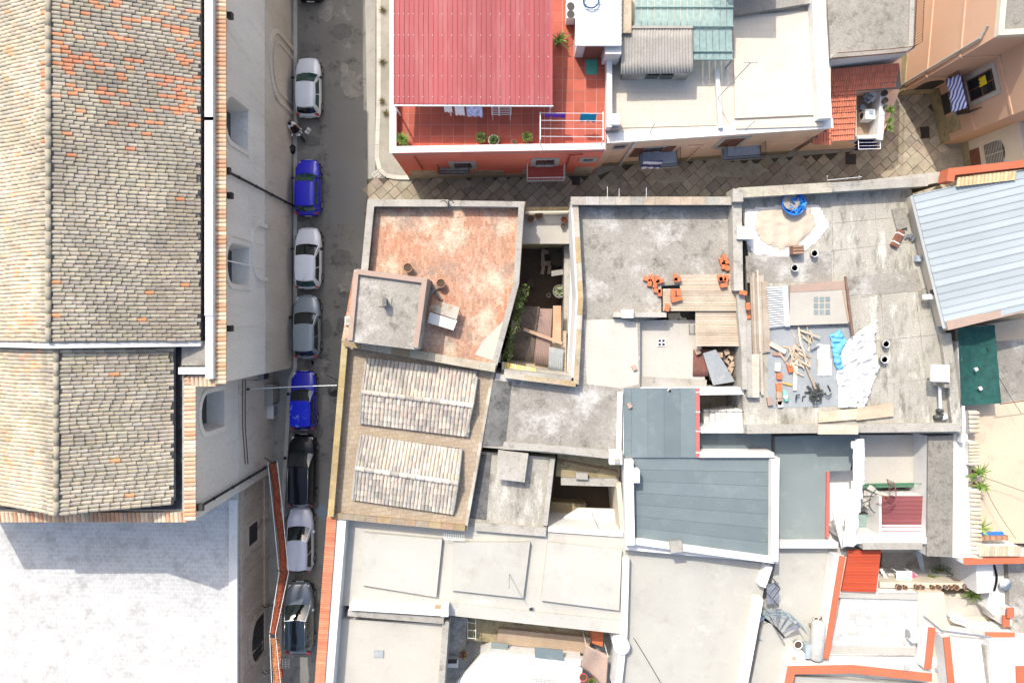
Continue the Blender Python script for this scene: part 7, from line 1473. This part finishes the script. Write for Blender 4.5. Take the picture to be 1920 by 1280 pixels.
MB().strip(XY([(1851, 1210), (1862, 1300)], 4.7), 4, 4.7, .35).build('weathered_strip', M['conc_a'], qh); MB().tube([P(1732, 1155, 4.7), P(1765, 1182, 4.7), P(1858, 1194, 4.7)], .07, 6).build('gutter_pipe', M['grey_metal'], qh); MB().tube([P(1742, 1128, 3.4), P(1780, 1158, 3.4)], .07, 6).build('gutter_pipe', M['grey_metal'], qh)
# sunken garden court with pot shelf
gc = house('garden_court', 'little white garden court with plants and a shelf of pots', 1730, 1065, 1, 'yard')
MB().pp([(1655, 1030), (1830, 1030), (1830, 1110), (1650, 1110)], .9, 0).build('floor', M['conc_a'], gc); body(gc, [(1648, 1076), (1830, 1076), (1820, 1100), (1645, 1100)], 2.0, M['white'], 0, 'white_step'); para(gc, [(1650, 1096), (1850, 1098)], 3.2, 1, .34, M['cream'], 'pot_shelf'); MB().pp([(1790, 1046), (1830, 1046), (1830, 1095), (1795, 1085)], 1.6, .8).build('pool_step', M['slate_floor'], gc)
MB().pp([(1830, 1050), (1862, 1052), (1862, 1110), (1832, 1112)], 4.4, 0).build('white_wall', M['white'], gc)
for k, (u, r, lb) in enumerate(((1682, .2, 'dark round pot first on the court pot shelf'), (1694, .13, 'small pot second on the court pot shelf'), (1716, .17, 'brown pot third on the court pot shelf'), (1726, .15, 'reddish pot fourth on the court pot shelf'), (1745, .14, 'green rimmed pot fifth on the court pot shelf'), (1757, .14, 'square looking pot sixth on the court pot shelf'), (1770, .13, 'small brown pot seventh on the court pot shelf'), (1779, .12, 'pale pot eighth on the court pot shelf'), (1789, .17, 'grey brown pot ninth on the court pot shelf'), (1808, .2, 'mauve pot last on the court pot shelf'))): emptypot(u, 1098, 3.2, lb, r, .28, M['terracotta'] if k % 3 else M['pink_coping'], 'pots on the court shelf')
potted(1757, 1072, 1.2, 'broad dark green plant in the garden court', .3, .3, 'bush', .75, [(.05, .12, .03), (.08, .16, .04), (.04, .09, .025)], n=520); potted(1742, 1080, 2.0, 'light green trailing plant beside the dark garden plant', .15, .2, 'spiky', .4, YG, n=60); potted(1815, 1110, 2.4, 'yellow green plant behind the mauve pot', .2, .3, 'palm', .5, YG, n=34)
t = thing('garden_table', 'pale garden table with glasses in the court', 'table', P(1683, 1075, 2.0)); MB().box((0, 0, .72), (1.0, .9, .05)).build('top', M['white_metal'], t, world=False); [MB().box((x, y, .35), (.06, .06, .7)).build('leg', M['white_metal'], t, world=False) for x in (-.42, .42) for y in (-.38, .38)]
MB().lathe([(.1, 0), (.22, .08), (.2, .08)], (.1, -.15, .745), 12).build('dish', flat('mint_dish', (.3, .65, .52), .4), t, world=False)
tag(MB().hexa([P(1700, 1080, 2.3), P(1712, 1072, 2.5), P(1720, 1080, 2.5), P(1708, 1086, 2.3)], .04).build('pink_cushion', M['cl_pinkgrid'], bevel=.01), 'pink patterned cushion beside the garden table', 'cushion'); t = thing('deck_chair', 'striped folding chair by the orange sheet roof', 'chair', P(1655, 1078, 2.0))
for k in range(4): MB().hexa([P(1649+k*3, 1066+k*5, 2.4), P(1655+k*3, 1065+k*5, 2.4), P(1656+k*3, 1069+k*5, 2.4), P(1650+k*3, 1070+k*5, 2.4)], .03).build('slat', M['white_metal'], t)
MB().tube([P(1650, 1066, 2.4), P(1668, 1090, 2.05)], .025, 5).tube([P(1657, 1066, 2.4), P(1672, 1088, 2.05)], .025, 5).build('frame', M['grey_metal'], t)
tag(MB().hexa([P(1717, 1033, 2.2), P(1728, 1035, 2.4), P(1735, 1074, 1.6), P(1727, 1072, 1.5)], .04).build('blue_board', M['slate_floor']), 'pale blue board leaning in the garden court', 'board'); mb = MB(); leaf_ball(mb, P(1817, 1080, 1.9), .3, 90, .12, [(.45, .1, .1), (.6, .25, .25), (.1, .1, .12)], .5); tag(mb.build('flower_bunch', M['leaf']), 'red and pink flower bunch at the court pool step', 'flowers')
rw = house('round_wall_house', 'white walls with dark rounded awning edge at the right photo border', 1890, 1110, 3); MB().pp([(1864, 1056), (1890, 1056), (1892, 1180), (1850, 1140)], 3.6, 0).build('white_wall', M['white'], rw); body(rw, [(1890, 1054), (1990, 1054), (1990, 1215), (1895, 1190)], 4.0, M['conc_a']); MB().add([P(1861+5*math.sin(k/10*3.14)+d, 1058+k*5, 4.5-(0 if d else .4)) for d in (0, 5) for k in range(11)], [(k, k+1, 12+k, 11+k) for k in range(10)]).build('awning_edge', M['black_tar'], rw)
t = thing('satellite_dish', 'white satellite dish on the round walled house', 'dish', P(1876, 1090, 3.6)); MB().lathe([(.02, 0), (.2, .04), (.38, .14)], (0, 0, .3), 16).build('dish', M['white_metal'], t, True, False); MB().tube([(0, 0, 0), (0, 0, .32)], .03, 6).build('mast', M['grey_metal'], t, world=False); MB().tube([(.3, 0, .4), (.05, 0, .75)], .015, 4).build('arm', M['grey_metal'], t, world=False)
t = thing('air_conditioner', 'white air conditioner on the white roof beside the orange coping', 'air conditioner', P(1716, 1190, 4)); MB().box(P(1716, 1190, 4.6)-Vector((0, 0, .25)), (.45, .9, .65)).build('casing', M['white_metal'], t, bevel=.03); c = P(1710, 1190, 4.6)-Vector((.12, 0, .22)); MB().tube([c, c-Vector((.03, 0, 0))], .26, 14).build('fan', M['grey_metal'], t)
t = thing('air_conditioner', 'white air conditioner on the cream stair block', 'air conditioner', P(1800, 1165, 2.4)); MB().box(P(1800, 1163, 3.0)-Vector((0, 0, .25)), (.9, .45, .65), -.3).build('casing', M['white_metal'], t, bevel=.03); MB().box(P(1800, 1163, 3.05)+Vector((0, 0, .04)), (.8, .06, .03), -.3).build('grille', M['grey_metal'], t)
wt = thing('water_tank', 'grey cylindrical water tank lying on the grey roof', 'tank', P(1533, 1200, 3.7)); a, b = P(1536, 1162, 4.3), P(1530, 1238, 4.3); MB().tube([a, lerp(a, b, .03), lerp(a, b, .08), lerp(a, b, .92), lerp(a, b, .97), b], [.1, .32, .42, .42, .32, .1], 20).build('shell', flat('grey_tank', (.40, .40, .37), .5), wt, True); [MB().box((lerp(a, b, f).x, lerp(a, b, f).y, 3.85), (.7, .14, .3)).build('cradle', M['conc_a'], wt) for f in (.2, .8)]; MB().lathe([(.12, .38), (.12, .48), (0, .49)], lerp(a, b, .25), 12).build('lid', M['bucket'], wt); MB().tube([a, a+Vector((.1, .2, .1)), a+Vector((.25, .1, -.3))], .03, 6).build('pipe', M['rust'], wt)
t = thing('roof_boxes', 'pale blue storage box beside the water tank', 'box', P(1512, 1212, 3.7)); MB().box((0, 0, .3), (.6, .8, .6)).build('box', M['blue_metal'], t, world=False); MB().box((0, 0, .62), (.64, .84, .05)).build('lid', M['slate_floor'], t, world=False)
t = thing('boiler', 'white boiler cabinet with round dial near the iron stair', 'boiler', P(1487, 1222, 3.7)); MB().box((0, 0, .35), (.9, .45, .7)).build('cabinet', M['white_metal'], t, world=False); MB().lathe([(.12, .7), (.14, .74), (.05, .75)], (-.25, 0, 0), 12).build('dial', M['pale_brick'], t, world=False); emptypot(1492, 1203, 3.7, 'pale round drum behind the boiler cabinet', .26, .4, M['bucket']); emptypot(1527, 1158, 3.7, 'small white pot above the water tank', .16, .25, M['bucket']); emptypot(1541, 1156, 3.7, 'brown pot at the white parapet above the water tank', .16, .3)
sp = thing('iron_stair', 'dark iron spiral stair between the two grey roofs', 'stair', P(1452, 1165, 2)); c = P(1448, 1168, 3.5); MB().tube([(c.x, c.y, .5), (c.x, c.y, 5.3)], .07, 8).build('column', M['blackmetal'], sp)
for k in range(16):
    a = .3+k*.36; z = 4.9-k*.2; d = Vector((math.cos(a), math.sin(a), 0)); d2 = Vector((math.cos(a+.28), math.sin(a+.28), 0)); b = Vector((c.x, c.y, z)); MB().hexa([b+d*.08, b+d*1.25, b+d2*1.25, b+d2*.08], .04).build('tread', M['greysheet'] if k % 3 else M['grey_metal'], sp)
mb = MB(); pts = [Vector((c.x+math.cos(.3+k*.36)*1.25, c.y+math.sin(.3+k*.36)*1.25, 5.8-k*.2)) for k in range(16)]; mb.tube(pts, .03, 5); mb.tube([p-Vector((0, 0, .45)) for p in pts], .02, 5); [mb.tube([p, p-Vector((0, 0, .9))], .016, 4) for p in pts]; mb.build('handrail', flat('blue_grey_iron', (.13, .2, .23), .5), sp)
mb = MB(); pts = [P(1440, 1100, 5.4), P(1455, 1090, 5.4), P(1463, 1103, 5.4), P(1448, 1122, 5.4), P(1460, 1135, 5.3)]; mb.tube(pts, .025, 5); [mb.tube([p, p-Vector((0, 0, .9))], .018, 4) for p in pts]; mb.tube([p-Vector((0, 0, .5)) for p in pts], .02, 4); mb.build('landing_rail', M['blackmetal'], sp); MB().pp([(1438, 1095), (1460, 1092), (1460, 1130), (1438, 1132)], 4.5, 4.42).build('landing', M['grey_metal'], sp)
aerial(1693, 1244, 4.0, 1.2, 'thin aerial at the white terrace by the orange coping', (-.3, .3), True)
for k in range(8): tag(MB().hexa([P(1620+k*13+(40 if k > 3 else 0), 1246+k*.8, 3.95), P(1623+k*13+(40 if k > 3 else 0), 1246+k*.8, 3.95), P(1629+k*13+(40 if k > 3 else 0), 1254+k*.8, 3.95), P(1627+k*13+(40 if k > 3 else 0), 1255+k*.8, 3.95)], .02).build('grey_peg', M['greysheet']), 'thin grey peg in the slanted row on the white terrace', 'peg', 'row of grey pegs on the white terrace')

for u, v, z, lb in ((996, 1141, ZG+.15, 'small dark roof drain on the step of the grey slab roof'), (1256, 733, ZI+.01, 'dark leaf shaped drain at the top of the slate strip roof')):
    t = thing('roof_drain', lb, 'drain', P(u, v, z)); MB().lathe([(.0, .03), (.09, .03), (.11, .0)], (0, 0, 0), 12).build('cap', M['blackmetal'], t, world=False); MB().lathe([(.12, .012), (.15, .0)], (0, 0, 0), 12).build('collar', M['grey_metal'], t, world=False)
